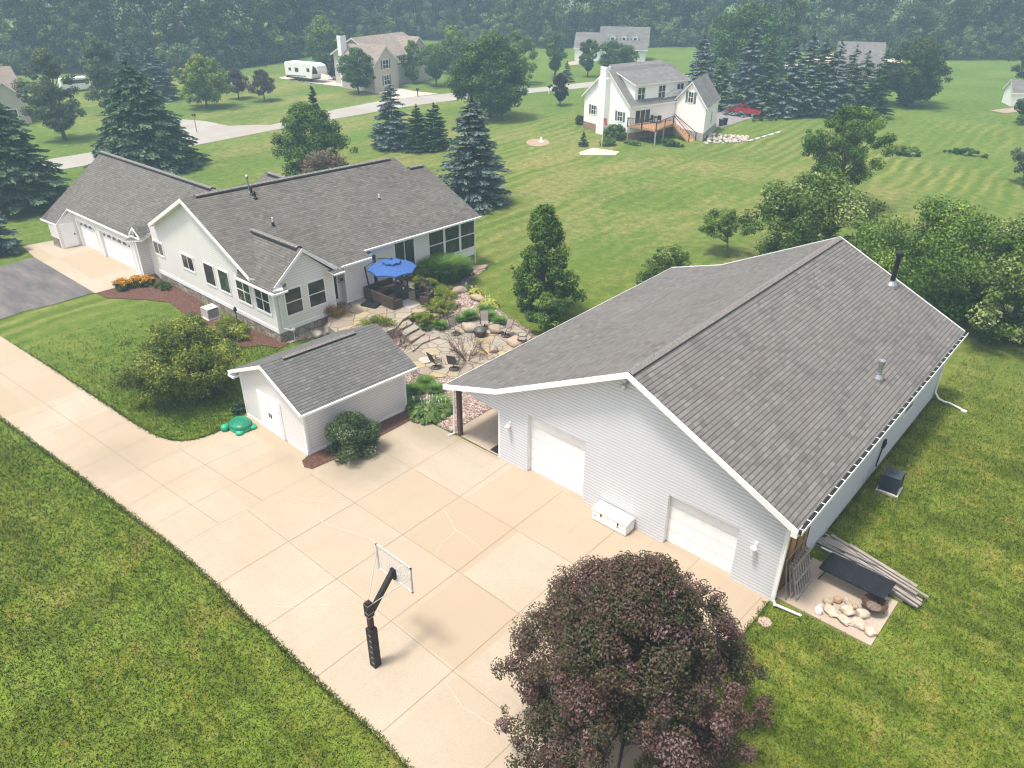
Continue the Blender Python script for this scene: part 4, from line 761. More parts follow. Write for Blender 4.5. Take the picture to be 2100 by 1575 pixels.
mb = MB(); mb.bar((x0, y0+.05, 2.42), (bxc, by-.08, 3.32), .13, .2); mb.par((bxc-.1, by-.12, 3.0), (.2, 0, 0), (0, .1, 0), (0, 0, .4)); mb.build('arm', BLACK, hp)
mb = MB()
for r in (((bx0, bz1-.05), (bx1-bx0, .05)), ((bx0, bz0), (bx1-bx0, .04)), ((bx0, bz0), (.05, bz1-bz0)), ((bx1-.05, bz0), (.05, bz1-bz0))): mb.par((r[0][0], by-.03, r[0][1]), (r[1][0], 0, 0), (0, .05, 0), (0, 0, r[1][1]))
bf = mb.build('backboard_frame', plain("frame_aluminium", (.62, .62, .62), .4, .3), hp)
k = NT("acrylic"); pr = k.n('ShaderNodeBsdfPrincipled', {'Base Color': (.75, .72, .75), 'Roughness': .15}); tr = k.n('ShaderNodeBsdfTransparent'); mx = k.n('ShaderNodeMixShader', {0: .22, 1: tr.outputs[0], 2: pr.outputs[0]}); k.t.links.new(mx.outputs[0], k.out.inputs[0]); ACR = k.mat
mb = MB(); mb.par((bx0+.04, by-.012, bz0+.03), (bx1-bx0-.08, 0, 0), (0, .015, 0), (0, 0, bz1-bz0-.06)); bb = mb.build('backboard', ACR, hp)
mb = MB(); q = (.3, bz0+.12, .62-.0)
for a, c in (((bxc-.3, bz0+.12), (.6, .05)), ((bxc-.3, bz0+.55), (.6, .05)), ((bxc-.3, bz0+.17), (.05, .38)), ((bxc+.25, bz0+.17), (.05, .38))): mb.par((a[0], by+.006, a[1]), (c[0], 0, 0), (0, .006, 0), (0, 0, c[1]))
mb.build('target_square', WHITE, bb)
mb = MB(); ry = by+.36
mb.tube([(bxc+.23*math.cos(a*PI/10), ry+.23*math.sin(a*PI/10), 3.05) for a in range(21)], .012, 6, cap=False); mb.bar((bxc, by, 3.05), (bxc, by+.14, 3.05), .1, .02); mb.build('rim', WHITE, hp)
mb = MB()
for a in range(10):
    t = a*PI/5; mb.tube([(bxc+.23*math.cos(t), ry+.23*math.sin(t), 3.04), (bxc+.14*math.cos(t+.3), ry+.14*math.sin(t+.3), 2.65)], .006, 4); mb.tube([(bxc+.23*math.cos(t), ry+.23*math.sin(t), 3.04), (bxc+.14*math.cos(t-.3), ry+.14*math.sin(t-.3), 2.65)], .006, 4)
mb.build('net', WHITE, hp)
mb = MB(); mb.tube([(x0-.08, y0+.08, 2.95), (bx0+.03, by-.03, bz1-.35)], .014, 5); mb.tube([(x0+.08, y0+.08, 2.85), (bx1-.03, by-.03, bz0+.65)], .014, 5); mb.build('brace', GREYM, hp)
# turtle sandbox
tb = at(494, 876, .04); t = empty('turtle_sandbox', tb, 'green turtle shaped plastic sandbox with domed shell lid on the concrete', 'sandbox')
GR1 = plain("green_plastic", (.02, .36, .19), .35, var=.08); GR2 = plain("dark_green_plastic", (.015, .17, .10), .35, var=.1)
mb = MB(); mb.lathe(tb, [(.62, 0), (.66, .1), (.6, .22), (.5, .22)], 20, 0, 1, .85); body = mb.build('body', GR1, t, smooth=True)
for a, s_ in ((.7, .22), (2.4, .22), (-.7, .2), (-2.4, .2)): mb = MB(); mb.lathe(tb+Vector((.66*math.cos(a), .56*math.sin(a), 0)), [(.01, 0), (s_, .02), (s_*.9, .14), (0, .18)], 12); mb.build('foot', GR1, t, smooth=True)
mb = MB(); mb.lathe(tb+Vector((-.35, -.66, 0)), [(.01, 0), (.2, .03), (.2, .2), (.12, .3), (0, .32)], 12); mb.build('head', GR1, t, smooth=True)
mb = MB(); mb.lathe(tb+Vector((0, 0, .2)), [(.64, 0), (.66, .03), (.56, .12), (.36, .19), (.15, .22), (0, .225)], 20, 0, 1, .85); ld = mb.build('lid', GR2, t, smooth=True)
mb = MB()
for r_, z_ in ((.56, .325), (.36, .395), (.17, .425)): mb.tube([tb+Vector((r_*math.cos(a*PI/12), r_*.85*math.sin(a*PI/12), z_)) for a in range(25)], .012, 4, cap=False)
mb.build('shell_ridge', GR1, ld)
# air conditioners
def ac(px, py, s, h, mcol, mtop, label, rz=0, padw=1.25):
    b = at(px, py); t = empty('air_conditioner', b, label, 'air conditioner'); f = L2W(b, rz)
    mb = MB(); mb.slab([f(-s*padw/2, -s*padw/2, .09), f(s*padw/2, -s*padw/2, .09), f(s*padw/2, s*padw/2, .09), f(-s*padw/2, s*padw/2, .09)], .09, 0, 0); mb.build('pad', plain("pad_concrete", (.55, .52, .47), .9), t)
    mb = MB(); mb.box(f(0, 0, .09+h/2), (s*.94, s*.94, h*.96), rz); n = int(h/.05)
    mb.build('coil', BLACK if mcol is None else plain("coil_dark", (.03, .035, .05), .6), t)
    mb = MB()
    for k in range(n): 
        z = .12+k*(h-.06)/n
        for a, c, l in ((0, -s/2, 1), (0, s/2, 1)): mb.bar(f(-s/2+.03, c, z), f(s/2-.03, c, z), .012, .016)
        for c in (-s/2, s/2): mb.bar(f(c, -s/2+.03, z), f(c, s/2-.03, z), .012, .016)
    for sx in (-1, 1):
        for sy in (-1, 1): mb.bar(f(sx*s/2, sy*s/2, .09), f(sx*s/2, sy*s/2, .09+h), .07)
    mb.build('louvre', mtop, t)
    mb = MB(); mb.box(f(0, 0, .09+h+.03), (s*1.04, s*1.04, .07), rz); tp = mb.build('top_cover', mtop, t, bevel=.05)
    mb = MB(); mb.lathe(f(0, 0, .125+h), [(s*.36, 0), (s*.36, .035), (s*.30, .036), (s*.30, .002)], 20); mb.lathe(f(0, 0, .13+h), [(s*.1, 0), (s*.1, .05), (0, .06)], 12); mb.build('fan_ring', mtop, tp)
    mb = MB(); mb.lathe(f(0, 0, .128+h), [(s*.30, 0), (s*.1, .004)], 20); 
    for k in range(12): a = k*PI/6; mb.bar(f(0, 0, .16+h), f(s*.34*math.cos(a), s*.34*math.sin(a), .155+h), .012)
    mb.build('fan_grille', BLACK, tp); return t
ac(1823, 1004, .74, .78, 1, plain("slate_paint", (.045, .055, .07), .4), 'dark blue grey air conditioner on a pale pad beside the outbuilding', .05)
ac(434, 651, .78, .62, 1, plain("beige_paint", (.62, .60, .56), .5), 'pale beige air conditioner on the mulch bed beside the ranch house', 0)
mb = MB(); p = at(1816, 985); mb.tube([(p.x-.55, p.y, .5), (-6.2, p.y+.2, .6), (-6.18, p.y+.3, 1.3), (-6.1, p.y+.5, 1.6)], .035, 6); mb.box((-6.19, p.y+.5, 1.5), (.1, .25, .4)); tag(mb.build('electrical_conduit', BLACK), 'black conduit and disconnect box on the wall above the dark air conditioner', 'conduit')
# storage chest at the wall
k = NT("rusty_white"); f_ = k.noise(k.pos(), 5, 6, .7); f2_ = k.noise(k.pos(), 30, 3, .8); c_ = k.mix(k.math('MULTIPLY', k.mr(f_, .42, .62), k.mr(f2_, .4, .6)), (.80, .77, .73), (.42, .27, .17)); LID = k.bsdf(c_, .7)
ch = empty('storage_chest', (-13.2, 21.3, .03), 'rust speckled white storage chest against the outbuilding wall', 'chest'); cx0, cx1, cy0, cy1 = -14.02, -12.3, 20.96, 21.6
mb = MB(); mb.par((cx0, cy0, .06), (cx1-cx0, 0, 0), (0, cy1-cy0, 0), (0, 0, .5)); mb.build('body', plain("chest_white", (.80, .79, .77), .5, var=.05), ch, bevel=.015)
mb = MB(); mb.par((cx0-.02, cy0-.02, .56), (cx1-cx0+.04, 0, 0), (0, .34, .07), (0, 0, .03)); mb.par((cx0-.02, cy0+.32, .63), (cx1-cx0+.04, 0, 0), (0, cy1-cy0-.32, 0), (0, 0, .03)); mb.build('lid', LID, ch)
for u in (.45, 1.3): mb = MB(); mb.par((cx0+u, cy0-.035, .4), (.04, 0, 0), (0, .03, 0), (0, 0, .15)); mb.build('latch', BLACK, ch)
mb = MB()
for k in range(2): mb.par((cx0+.1+k*1.15, cy0-.003, .28), (.14, 0, 0), (0, .002, 0), (0, 0, .05))
mb.build('sticker', plain("sticker_blue", (.2, .33, .5), .5), ch)
# utility corner ------------------------------------------------
tq = [at(*q, .74) for q in ((1681, 1163), (1812, 1227), (1837, 1195), (1707, 1133))]; tc = sum(tq, Vector())/4; t = empty('outdoor_table', (tc.x, tc.y, .06), 'long black slatted outdoor table on the concrete slab by the lumber', 'table')
BT = plain("table_black", (.02, .022, .028), .35, .3, var=.3)
mb = MB(); n = 22
for k in range(n): a = tq[0].lerp(tq[3], (k+.04)/n); b = tq[1].lerp(tq[2], (k+.04)/n); mb.par(a+Vector((0, 0, -.02)), b-a, (tq[3]-tq[0])/n*.84, (0, 0, .02))
mb.build('tabletop', BT, t); mb = MB()
for a, b in zip(tq, tq[1:]+tq[:1]): mb.bar(a-Vector((0, 0, .03)), b-Vector((0, 0, .03)), .05, .06)
mb.build('table_frame', BT, t)
for u, v in ((.08, .1), (.92, .1), (.08, .9), (.92, .9)):
    a = tq[0].lerp(tq[1], u).lerp(tq[3].lerp(tq[2], u), v); o = -.12 if u < .5 else .12; mb = MB(); mb.tube([(a.x, a.y, .7), (a.x+o*.1, a.y, .45), (a.x+o, a.y, .2), (a.x+o*1.3, a.y, .065)], .022, 6); mb.build('leg', BT, t)
def board(name, p, q, w, th, m, label, cat, group):
    p, q = Vector(p), Vector(q); c = (p+q)/2; o = MB(); o.bar(p-c, q-c, w, th); ob = o.build(name, m); ob.location = c; return tag(ob, label, cat, group)
rr = random.Random(3); lu0 = at(1690, 1112); lu1 = at(1880, 1236); ldr = (lu1-lu0).normalized(); lnr = Vector((-ldr.y, ldr.x, 0))
for k in range(24):
    row = k % 6; lay = k//6; st = rr.uniform(-.3, .5)+(.9 if lay == 3 else 0); Lk = rr.uniform(3.2, 4.3)-lay*.35
    a = lu0+ldr*st+lnr*(-.42+row*.165+rr.uniform(-.02, .02))+Vector((0, 0, .05+lay*.075)); b = a+ldr*Lk+lnr*rr.uniform(-.06, .06)
    board('lumber_board', a, b, rr.choice((.13, .15, .09)), .05, OLDWOOD, 'weathered grey board in the lumber stack behind the black table', 'board', 'lumber boards stacked beside the slab')
for k, (a, b) in enumerate((((1690, 1118), (1815, 1180)), ((1696, 1114), (1800, 1160)), ((1684, 1122), (1740, 1150)))):
    board('metal_pipe', at(*a, .36+.03*k), at(*b, .36+.03*k), .05, .05, [GALV, GREYM, WHITE][k], ['shiny metal pipe lying along the top of the lumber stack', 'grey metal rail on the lumber stack nearest the lawn', 'short white rail on the wall end of the lumber stack'][k], 'pipe', 'metal rails on the lumber')
# leaning slatted panels
for k, (xo, m, lb) in enumerate(((0.0, OLDWOOD, 'weathered slatted wooden gate panel leaning in front at the bare wall corner'), (-.22, OLDWOOD, 'second slatted wooden panel leaning behind the front one at the wall corner'))):
    bp = Vector((-5.55+xo, 22.2, .06)); t = empty('slatted_panel', bp, lb, 'wooden panel', 'slatted panels leaning on the outbuilding'); mb = MB(); tilt = -.42+k*.1
    for j in range(8): y = .0+j*.19; mb.par(bp+Vector((0, y, 0)), (tilt, 0, 1.45), (0, .07, 0), (.035, 0, .01))
    mb.build('slat', m, t) if False else mb.build('slats', m, t); mb = MB()
    for z in (.12, .72, 1.32): mb.par(bp+Vector((tilt*z/1.45+.04, -.02, z)), (tilt*.07, 0, .08), (0, 1.5, 0), (.03, 0, .01))
    mb.build('rail', m, t)
bp = Vector((-5.85, 22.0, .06)); mb = MB(); fr = [bp, bp+Vector((-.3, 0, 1.75)), bp+Vector((-.3, 1.75, 1.75)), bp+Vector((0, 1.75, 0))]
mb.tube(fr+[fr[0]], .022, 6, cap=False); tag(mb.build('tube_frame', GREYM), 'bent grey tube frame leaning behind the slatted panels', 'tube frame')  # leaning metal frame made of one bent tube
# fire bowl
fb = at(1789, 1252, .06); t = empty('fire_bowl', fb, 'rusty black fire bowl with ash on the slab below the table', 'fire bowl')
RUST = m_wood("rusty_iron", (.03, .022, .02), (.13, .07, .045), 4, (3, 3, 3), .8)
mb = MB(); mb.lathe(fb+Vector((0, 0, .16)), [(.02, .0), (.22, .03), (.38, .12), (.45, .22), (.46, .23), (.44, .24), (.42, .22), (.33, .1), (.15, .05), (0, .045)], 22); mb.build('bowl', RUST, t, smooth=True)
mb = MB(); mb.lathe(fb+Vector((0, 0, .21)), [(.3, .02), (.2, .045), (0, .05)], 14); mb.build('ash', plain("ash", (.16, .12, .1), .95, var=.5, sc_=12), t)
for a in (.9, 4.04): mb = MB(); c = fb+Vector((.47*math.cos(a), .47*math.sin(a), .38)); mb.tube([c+Vector((-.07*math.sin(a), .07*math.cos(a), 0)), c+Vector((.07*math.cos(a), .07*math.sin(a), .02)), c-Vector((-.07*math.sin(a), .07*math.cos(a), 0))], .014, 5); mb.build('handle', BLACK, t)
for a in (.3, 2.4, 4.5): mb = MB(); mb.tube([fb+Vector((.25*math.cos(a), .25*math.sin(a), .24)), fb+Vector((.4*math.cos(a), .4*math.sin(a), 0))], .015, 5); mb.build('leg', BLACK, t)
# rocks / sacks / boulders
def rock(name, c, sz, label, cat, group=None, m=None, seed=0, rz=0, flat=1.0, amp=.22, sub=3):
    import bmesh
    bm = bmesh.new(); bmesh.ops.create_icosphere(bm, subdivisions=sub, radius=1)
    for v in bm.verts:
        n = mnoise.noise(v.co*1.1+Vector((seed*3.1, seed*1.7, 0))); n2 = mnoise.noise(v.co*3+Vector((seed, 0, 0))); s_ = 1+amp*n*1.5+amp*.4*n2; v.co = Vector((v.co.x*s_*sz[0]/2, v.co.y*s_*sz[1]/2, max(-.55, min(.8, v.co.z*s_))*sz[2]*.62+sz[2]*.34))
    me = bpy.data.meshes.new(name); bm.to_mesh(me); bm.free(); me.polygons.foreach_set('use_smooth', [True]*len(me.polygons)); me.materials.append(m or BOULD)
    o = bpy.data.objects.new(name, me); col.objects.link(o); o.location = c; o.rotation_euler = (0, 0, rz); return tag(o, label, cat, group)
SACK = m_wood("sack_plastic", (.38, .29, .22), (.58, .50, .42), 2, (3, 3, 3), .5)
for k, (px, py, s_, lb) in enumerate(((1703, 1256, (.62, .42, .2), 'tan sack at the left end of the row beside the white jug'), (1733, 1275, (.55, .42, .2), 'pale torn sack second from the white jug'), (1760, 1281, (.6, .45, .22), 'large tan sack third in the row on the slab'), (1783, 1297, (.5, .4, .2), 'tan sack at the slab end nearest the lawn'), (1738, 1257, (.5, .38, .3), 'crumpled grey sack on top of the row'), (1768, 1262, (.45, .38, .3), 'pale sack between the row and the fire bowl'))):
    rock('stone_sack', at(px, py, .06), s_, lb, 'sack', 'sacks lying on the concrete slab', SACK, k+10, -.5+k*.2, amp=.35)
for k, (px, py, s_, lb) in enumerate(((1697, 1237, .36, 'brown stone nearest the leaning panels on the slab'), (1717, 1234, .34, 'mossy yellowish stone among the slab stones'), (1735, 1233, .24, 'small grey stone beside the mossy one'), (1740, 1243, .3, 'rounded grey stone in the middle of the slab stones'), (1753, 1247, .24, 'pale round stone next to the fire bowl'))):
    rock('field_rock', at(px, py, .06), (s_, s_*.8, s_*.7), lb, 'stone', 'loose stones on the slab', None, k+30, k)
jg = at(1677, 1258, .06); t = empty('white_jug', jg, 'white plastic jug standing at the slab edge by the sacks', 'jug'); mb = MB(); mb.lathe(jg, [(.12, 0), (.13, .05), (.13, .28), (.05, .36), (.04, .4)], 12, 0, 1, .7); mb.build('body', WHITE, t, smooth=True); mb = MB(); mb.lathe(jg+Vector((0, 0, .4)), [(.045, 0), (.045, .04)], 8); mb.build('cap', WHITE2, t)
mb = MB(); mb.lathe(at(1508+60, 1276), [(.24, .0), (.24, .035), (.0, .04)], 20); tag(mb.build('stepping_stone', plain("pink_stone", (.38, .28, .24), .9)), 'round pinkish stepping stone in the grass near the outbuilding corner', 'stepping stone')
mb = MB(); p = Vector((XB0-.45, 22.2, .05)); mb.slab([p+Vector((-.25, -.4, .02)), p+Vector((.25, -.4, .02)), p+Vector((.25, .4, .02)), p+Vector((-.25, .4, .02))], .02, 0, 0); tag(mb.build('door_mat', DARK), 'small black door mat on the porch floor beside the wall', 'door mat')
# patio ------------------------------------------------------
WICK = m_wood("brown_wicker", (.05, .032, .025), (.115, .08, .062), 6, (8, 8, 8), .7); CUSH = plain("wicker_dark", (.03, .032, .03), .8)
sf = empty('sectional_sofa', (-37, 29.2, ZP), 'brown wicker L shaped sectional sofa under the blue umbrella', 'sofa'); sx, sy, ex, ey = -38.55, 28.5, -35.55, 31.0; z = ZP
mb = MB(); mb.par((sx, sy, z), (ex-sx, 0, 0), (0, .1, 0), (0, 0, .82)); mb.par((sx, sy+.1, z), (.1, 0, 0), (0, ey-sy-.1, 0), (0, 0, .82)); mb.build('backrest', WICK, sf, bevel=.02)
mb = MB(); mb.par((ex-.1, sy+.1, z), (.1, 0, 0), (0, .72, 0), (0, 0, .6)); mb.par((sx+.1, ey-.1, z), (.72, 0, 0), (0, .1, 0), (0, 0, .6)); mb.build('armrest', WICK, sf, bevel=.02)
mb = MB(); mb.par((sx+.1, sy+.1, z+.05), (ex-sx-.2, 0, 0), (0, .72, 0), (0, 0, .33)); mb.par((sx+.1, sy+.82, z+.05), (.72, 0, 0), (0, ey-sy-.92, 0), (0, 0, .33)); mb.build('seat', WICK, sf, bevel=.02)
def tbl(c, sx_, sy_, h, label, group=None, ped=False):
    t = empty('patio_table', (c[0], c[1], ZP), label, 'table', group); mb = MB(); mb.box((c[0], c[1], ZP+h), (sx_, sy_, .05)); mb.build('tabletop', WICK if ped else BT, t, bevel=.01)
    if ped: mb = MB(); mb.box((c[0], c[1], ZP+h/2), (sx_*.55, sy_*.5, h), 0); mb.build('base', WICK, t)
    else:
        for a in (-1, 1):
            for b in (-1, 1): mb = MB(); mb.box((c[0]+a*(sx_/2-.05), c[1]+b*(sy_/2-.05), ZP+h/2), (.06, .06, h)); mb.build('leg', BT, t)
    return t
tbl((-36.7, 30.25), 1.5, .95, .66, 'brown wicker table in front of the sectional sofa', None, True); tbl((-38.2, 31.55), .65, .65, .6, 'square dark side table against the house end of the sofa'); tbl((-35.6, 31.75), .62, .62, .6, 'square dark side table between the wicker armchairs')
mb = MB(); mb.lathe((-36.5, 30.25, ZP+.69), [(.05, 0), (.06, .12), (.05, .12)], 10); tag(mb.build('white_cup', WHITE), 'small white cup on the wicker patio table', 'cup')
def armchair(c, rz, label, src=None):
    if src: t = copy_tree(src); t.location = (c[0], c[1], ZP); t.rotation_euler = (0, 0, rz); t['label'] = label; return t
    t = empty('wicker_armchair', (c[0], c[1], ZP), label, 'armchair', 'wicker armchairs on the upper patio', rz); mb = MB(); mb.par((-.36, .26, 0), (.72, 0, 0), (0, .09, 0), (0, 0, .84)); mb.build('backrest', WICK, t, False, bevel=.02)
    for s_ in (-.36, .28): mb = MB(); mb.par((s_, -.38, 0), (.08, 0, 0), (0, .64, 0), (0, 0, .6)); mb.build('armrest', WICK, t, False, bevel=.02)
    mb = MB(); mb.par((-.28, -.38, .12), (.56, 0, 0), (0, .64, 0), (0, 0, .26)); mb.build('seat', CUSH, t, False, bevel=.02); return t
c0_ = armchair((-36.5, 31.9), 0, 'wicker armchair backing onto the green hedge'); armchair((-35.5, 31.05), -.2, 'wicker armchair between table and dark side table', c0_); armchair((-34.75, 30.75), PI+.35+PI/2, 'wicker armchair nearest the patio edge with its back to the camera', c0_)
rg = empty('patio_mat', (-35.6, 29.75, ZP+.01), 'pale grey mat under the wicker table', 'mat'); mb = MB(); mb.slab([(-36.5, 29.35, ZP+.02), (-34.95, 29.35, ZP+.02), (-34.95, 30.4, ZP+.02), (-36.5, 30.4, ZP+.02)], .02, 0, 0); mb.build('mat', plain("mat_grey", (.40, .36, .34), .9), rg)
# cantilever umbrella
ub_ = at(764, 624, ZP); ap_ = at(803, 534, ZP+2.75); um = empty('patio_umbrella', ub_, 'blue cantilever patio umbrella with dark mast and base', 'umbrella')
mb = MB(); mb.box(ub_+Vector((0, 0, .07)), (1.15, 1.15, .16), .3); mb.build('base', BT, um, bevel=.04); top = Vector((ub_.x-.25, ub_.y-.15, ZP+2.6))
mb = MB(); mb.tube([ub_+Vector((0, 0, .1)), top], .055, 8); mb.build('mast', BT, um)
k = NT("blue_canvas"); BLUE = k.bsdf(k.ramp(k.noise(k.pos(), 6, 4), [(.3, (.045, .12, .36)), (.7, (.065, .16, .45))]), .8, trans=.3)
mb = MB(); mb.tube([top, top.lerp(ap_, .5)+Vector((0, 0, .35)), ap_+Vector((0, 0, .1))], .03, 6); mb.build('arm', BT, um)
def cone(mb, c, r, dz, n=8, r0=0.0, m=0, rot=.2, sag=.06):
    for k in range(n):
        a, b = rot+k*2*PI/n, rot+(k+1)*2*PI/n; P0 = c+Vector((r0*math.cos(a), r0*math.sin(a), -dz*r0/r)); P1 = c+Vector((r0*math.cos(b), r0*math.sin(b), -dz*r0/r)); Q0 = c+Vector((r*math.cos(a), r*math.sin(a), -dz)); Q1 = c+Vector((r*math.cos(b), r*math.sin(b), -dz)); Qm = (Q0+Q1)/2+Vector((0, 0, sag))
        if r0: mb.poly([P0, Q0, Qm, Q1, P1], m)
        else: mb.poly([c, Q0, Qm], m); mb.poly([c, Qm, Q1], m)
        mb.poly([Q0, Q0-Vector((0, 0, .1)), Qm-Vector((0, 0, .09)), Qm], m); mb.poly([Qm, Qm-Vector((0, 0, .09)), Q1-Vector((0, 0, .1)), Q1], m)
mb = MB(); cone(mb, ap_, 1.62, .52); mb.build('canopy', BLUE, um); mb = MB(); cone(mb, ap_+Vector((0, 0, .1)), .62, .17); vt = mb.build('vent_canopy', BLUE, um); mb = MB(); mb.lathe(ap_+Vector((0, 0, .08)), [(.07, 0), (.07, .09), (0, .1)], 8); mb.build('finial', BT, vt)
for k in range(8): a = .2+k*PI/4; mb = MB(); mb.tube([ap_+Vector((0, 0, -.03)), ap_+Vector((1.6*math.cos(a), 1.6*math.sin(a), -.55))], .012, 5); mb.build('rib', BT, um)
# swivel chairs
SLING = plain("beige_sling", (.27, .225, .20), .8, var=.06); SLINGD = plain("dark_sling", (.12, .10, .085), .8, var=.15)
def swivel(c, rz, label, m, src=None):
    if src is not None:
        t = copy_tree(src); t.location = c; t.rotation_euler = (0, 0, rz); t['label'] = label; return t
    t = empty('swivel_chair', c, label, 'swivel chair', 'sling swivel chairs around the fire pit', rz); mb = MB()
    pr = [(-.27, .0), (-.2, -.02), (.0, -.0), (.18, -.03)]
    def strip(pts, w, mm, nm):
        q = MB()
        for a, b in zip(pts, pts[1:]): q.poly([(-w, a[0], a[1]), (w, a[0], a[1]), (w, b[0], b[1]), (-w, b[0], b[1])]); 
        return q.build(nm, mm, t, False)
    strip([(-.28, .45), (-.1, .42), (.16, .40), (.22, .42)], .25, m, 'seat'); strip([(.22, .42), (.27, .6), (.33, .82), (.42, 1.05)], .25, m, 'backrest')
    mb = MB()
    for s_ in (-1, 1):
        mb.tube([(s_*.26, -.3, .45), (s_*.26, .18, .39), (s_*.26, .26, .55), (s_*.26, .43, 1.06)], .017, 5); mb.tube([(s_*.28, .3, .68), (s_*.31, .1, .67), (s_*.31, -.2, .66), (s_*.29, -.22, .45)], .018, 5)
    mb.tube([(-.26, .43, 1.06), (.26, .43, 1.06)], .017, 5); mb.build('frame', BT, t, False)
    mb = MB(); mb.tube([(.28*math.cos(q*PI/10), .28*math.sin(q*PI/10), .03) for q in range(21)], .02, 5, cap=False); mb.tube([(0, 0, .12), (0, 0, .4)], .03, 6)
    for k in range(4): a = k*PI/2+.4; mb.tube([(0, 0, .14), (.27*math.cos(a), .27*math.sin(a), .04)], .015, 5)
    mb.build('swivel_base', BT, t, False); return t
def ch_at(px, py): p = at(px, py, .07); return (p.x, p.y, .07)
fpx = at(985, 690)
def face(c, off=0): return math.atan2(fpx.y-c[1], fpx.x-c[0])+PI/2+off
cs = [ch_at(935, 685), ch_at(994, 673), ch_at(1037, 689), ch_at(1070, 706), ch_at(894, 754), ch_at(931, 757)]
s0 = swivel(cs[0], face(cs[0], -.6), 'beige sling swivel chair left of the large orange boulder', SLING)
swivel(cs[1], face(cs[1], .3), 'beige sling swivel chair facing the camera with its back to the hostas', SLING, s0); swivel(cs[2], face(cs[2], .75), 'beige sling swivel chair in front of the flat pinkish boulder', SLING, s0); swivel(cs[3], face(cs[3], .4), 'sling swivel chair partly hidden by the outbuilding roof', SLING, s0)
s1 = swivel(cs[4], face(cs[4], -.35), 'dark backed swivel chair nearest the garden shed corner', SLINGD); swivel(cs[5], face(cs[5]), 'brown mesh backed swivel chair beside the bare shrub', SLINGD, s1)
fpt = empty('fire_pit', (fpx.x, fpx.y, .07), 'round dark domed fire pit in the middle of the flagstone circle', 'fire pit'); mb = MB(); mb.lathe((fpx.x, fpx.y, .07), [(.3, 0), (.38, .12), (.42, .3), (.42, .33)], 18); mb.build('pit_bowl', RUST, fpt, smooth=True); mb = MB(); mb.lathe((fpx.x, fpx.y, .40), [(.43, 0), (.40, .1), (.28, .2), (.1, .26), (0, .27)], 18); mb.build('mesh_dome', plain("mesh_grey", (.11, .10, .1), .6, .5, var=.4, sc_=20), fpt, smooth=True)
# boulders
for k, (px, py, s_, lb) in enumerate(((963, 678, (1.25, .95, .55), 'large orange boulder between two swivel chairs'), (1018, 681, (1.1, .9, .5), 'flat pinkish boulder behind the right swivel chair'), (1060, 705, (1.2, 1.0, .5), 'pale boulder half hidden by the outbuilding roof'),
    (887, 660, (1.3, .9, .6), 'broad cream boulder beside the stone steps'), (955, 643, (.9, .6, .4), 'cream boulder on the gravel slope behind the grass tuft'), (980, 617, (1.1, .6, .5), 'long tan boulder beside the yellow hostas'), (942, 600, (1.2, .7, .5), 'reddish brown boulder at the top of the gravel slope'),
    (873, 737+3, (.9, .8, .18), 'orange stone slab by the dark backed swivel chair'), (675, 678, (1.0, .7, .5), 'tan boulder at the foot of the sunroom wall'), (652, 690, (.8, .6, .45), 'reddish boulder next to the tan one by the sunroom'), (690, 668, (.8, .5, .4), 'grey brown boulder behind the rust coloured shrub'), (1012, 722, (.6, .5, .4), 'white boulder beside the fire pit'), (965, 725, (.9, .7, .35), 'pink boulder behind the bare shrub'), (864, 640, (.5, .4, .35), 'small white boulder at the upper patio edge'), (928, 883, (.35, .3, .25), 'white stone at the foot of the porch post'), (985, 547+4, (1.2, .7, .3), 'pale rock pile at the porch lattice corner'), (706, 745-60, (.6, .5, .4), 'small brown boulder above the shed roof'), (1003, 744-60, (.4, .3, .2), 'small round cobble at the patio rim'))):
    rock('boulder', at(px, py, .02), s_, lb, 'boulder', None, None, k+50, k*.7)
# stone steps
for k, (q, z) in enumerate((([(806, 668), (838, 655), (846, 662), (815, 677)], .52), ([(822, 680), (850, 664), (860, 672), (830, 688)], .39), ([(832, 692), (862, 674), (872, 683), (842, 700)], .27), ([(842, 708), (868, 688), (897, 680), (902, 690), (868, 702), (846, 720)], .17))):
    mb = MB(); mb.slab([at(*p, z) for p in q], z-.02, 0, 0); tag(mb.build('stone_step', FLAG), ['top flagstone step at the upper patio edge', 'second flagstone step from the upper patio', 'third flagstone step from the upper patio', 'widest and lowest flagstone step at the round patio'][k], 'stone step', 'flagstone steps between the patios')
# hose reel / meter post near gable, white pot
p = at(655, 680-8); t = empty('gas_meter', (p.x, p.y, 0), 'white downspout pot and pipe standing by the sunroom corner', 'pipe'); p = at(592, 668, .6); mb = MB(); mb.tube([(-37.7, 22.35, 0), (-37.7, 22.35, .75)], .02, 5); mb.lathe((-37.7, 22.35, .7), [(.1, 0), (.13, .12), (.05, .2)], 10); mb.build('pipe', WHITE, t)
mb = MB(); p = at(488, 665); mb.tube([(p.x, p.y, 0), (p.x, p.y, 1.0)], .03, 6); mb.lathe((p.x, p.y, .95), [(.12, 0), (.1, .2), (.03, .28)], 10); tag(mb.build('garden_lantern', BLACK), 'thin dark garden stake lantern in the mulch bed', 'lantern')
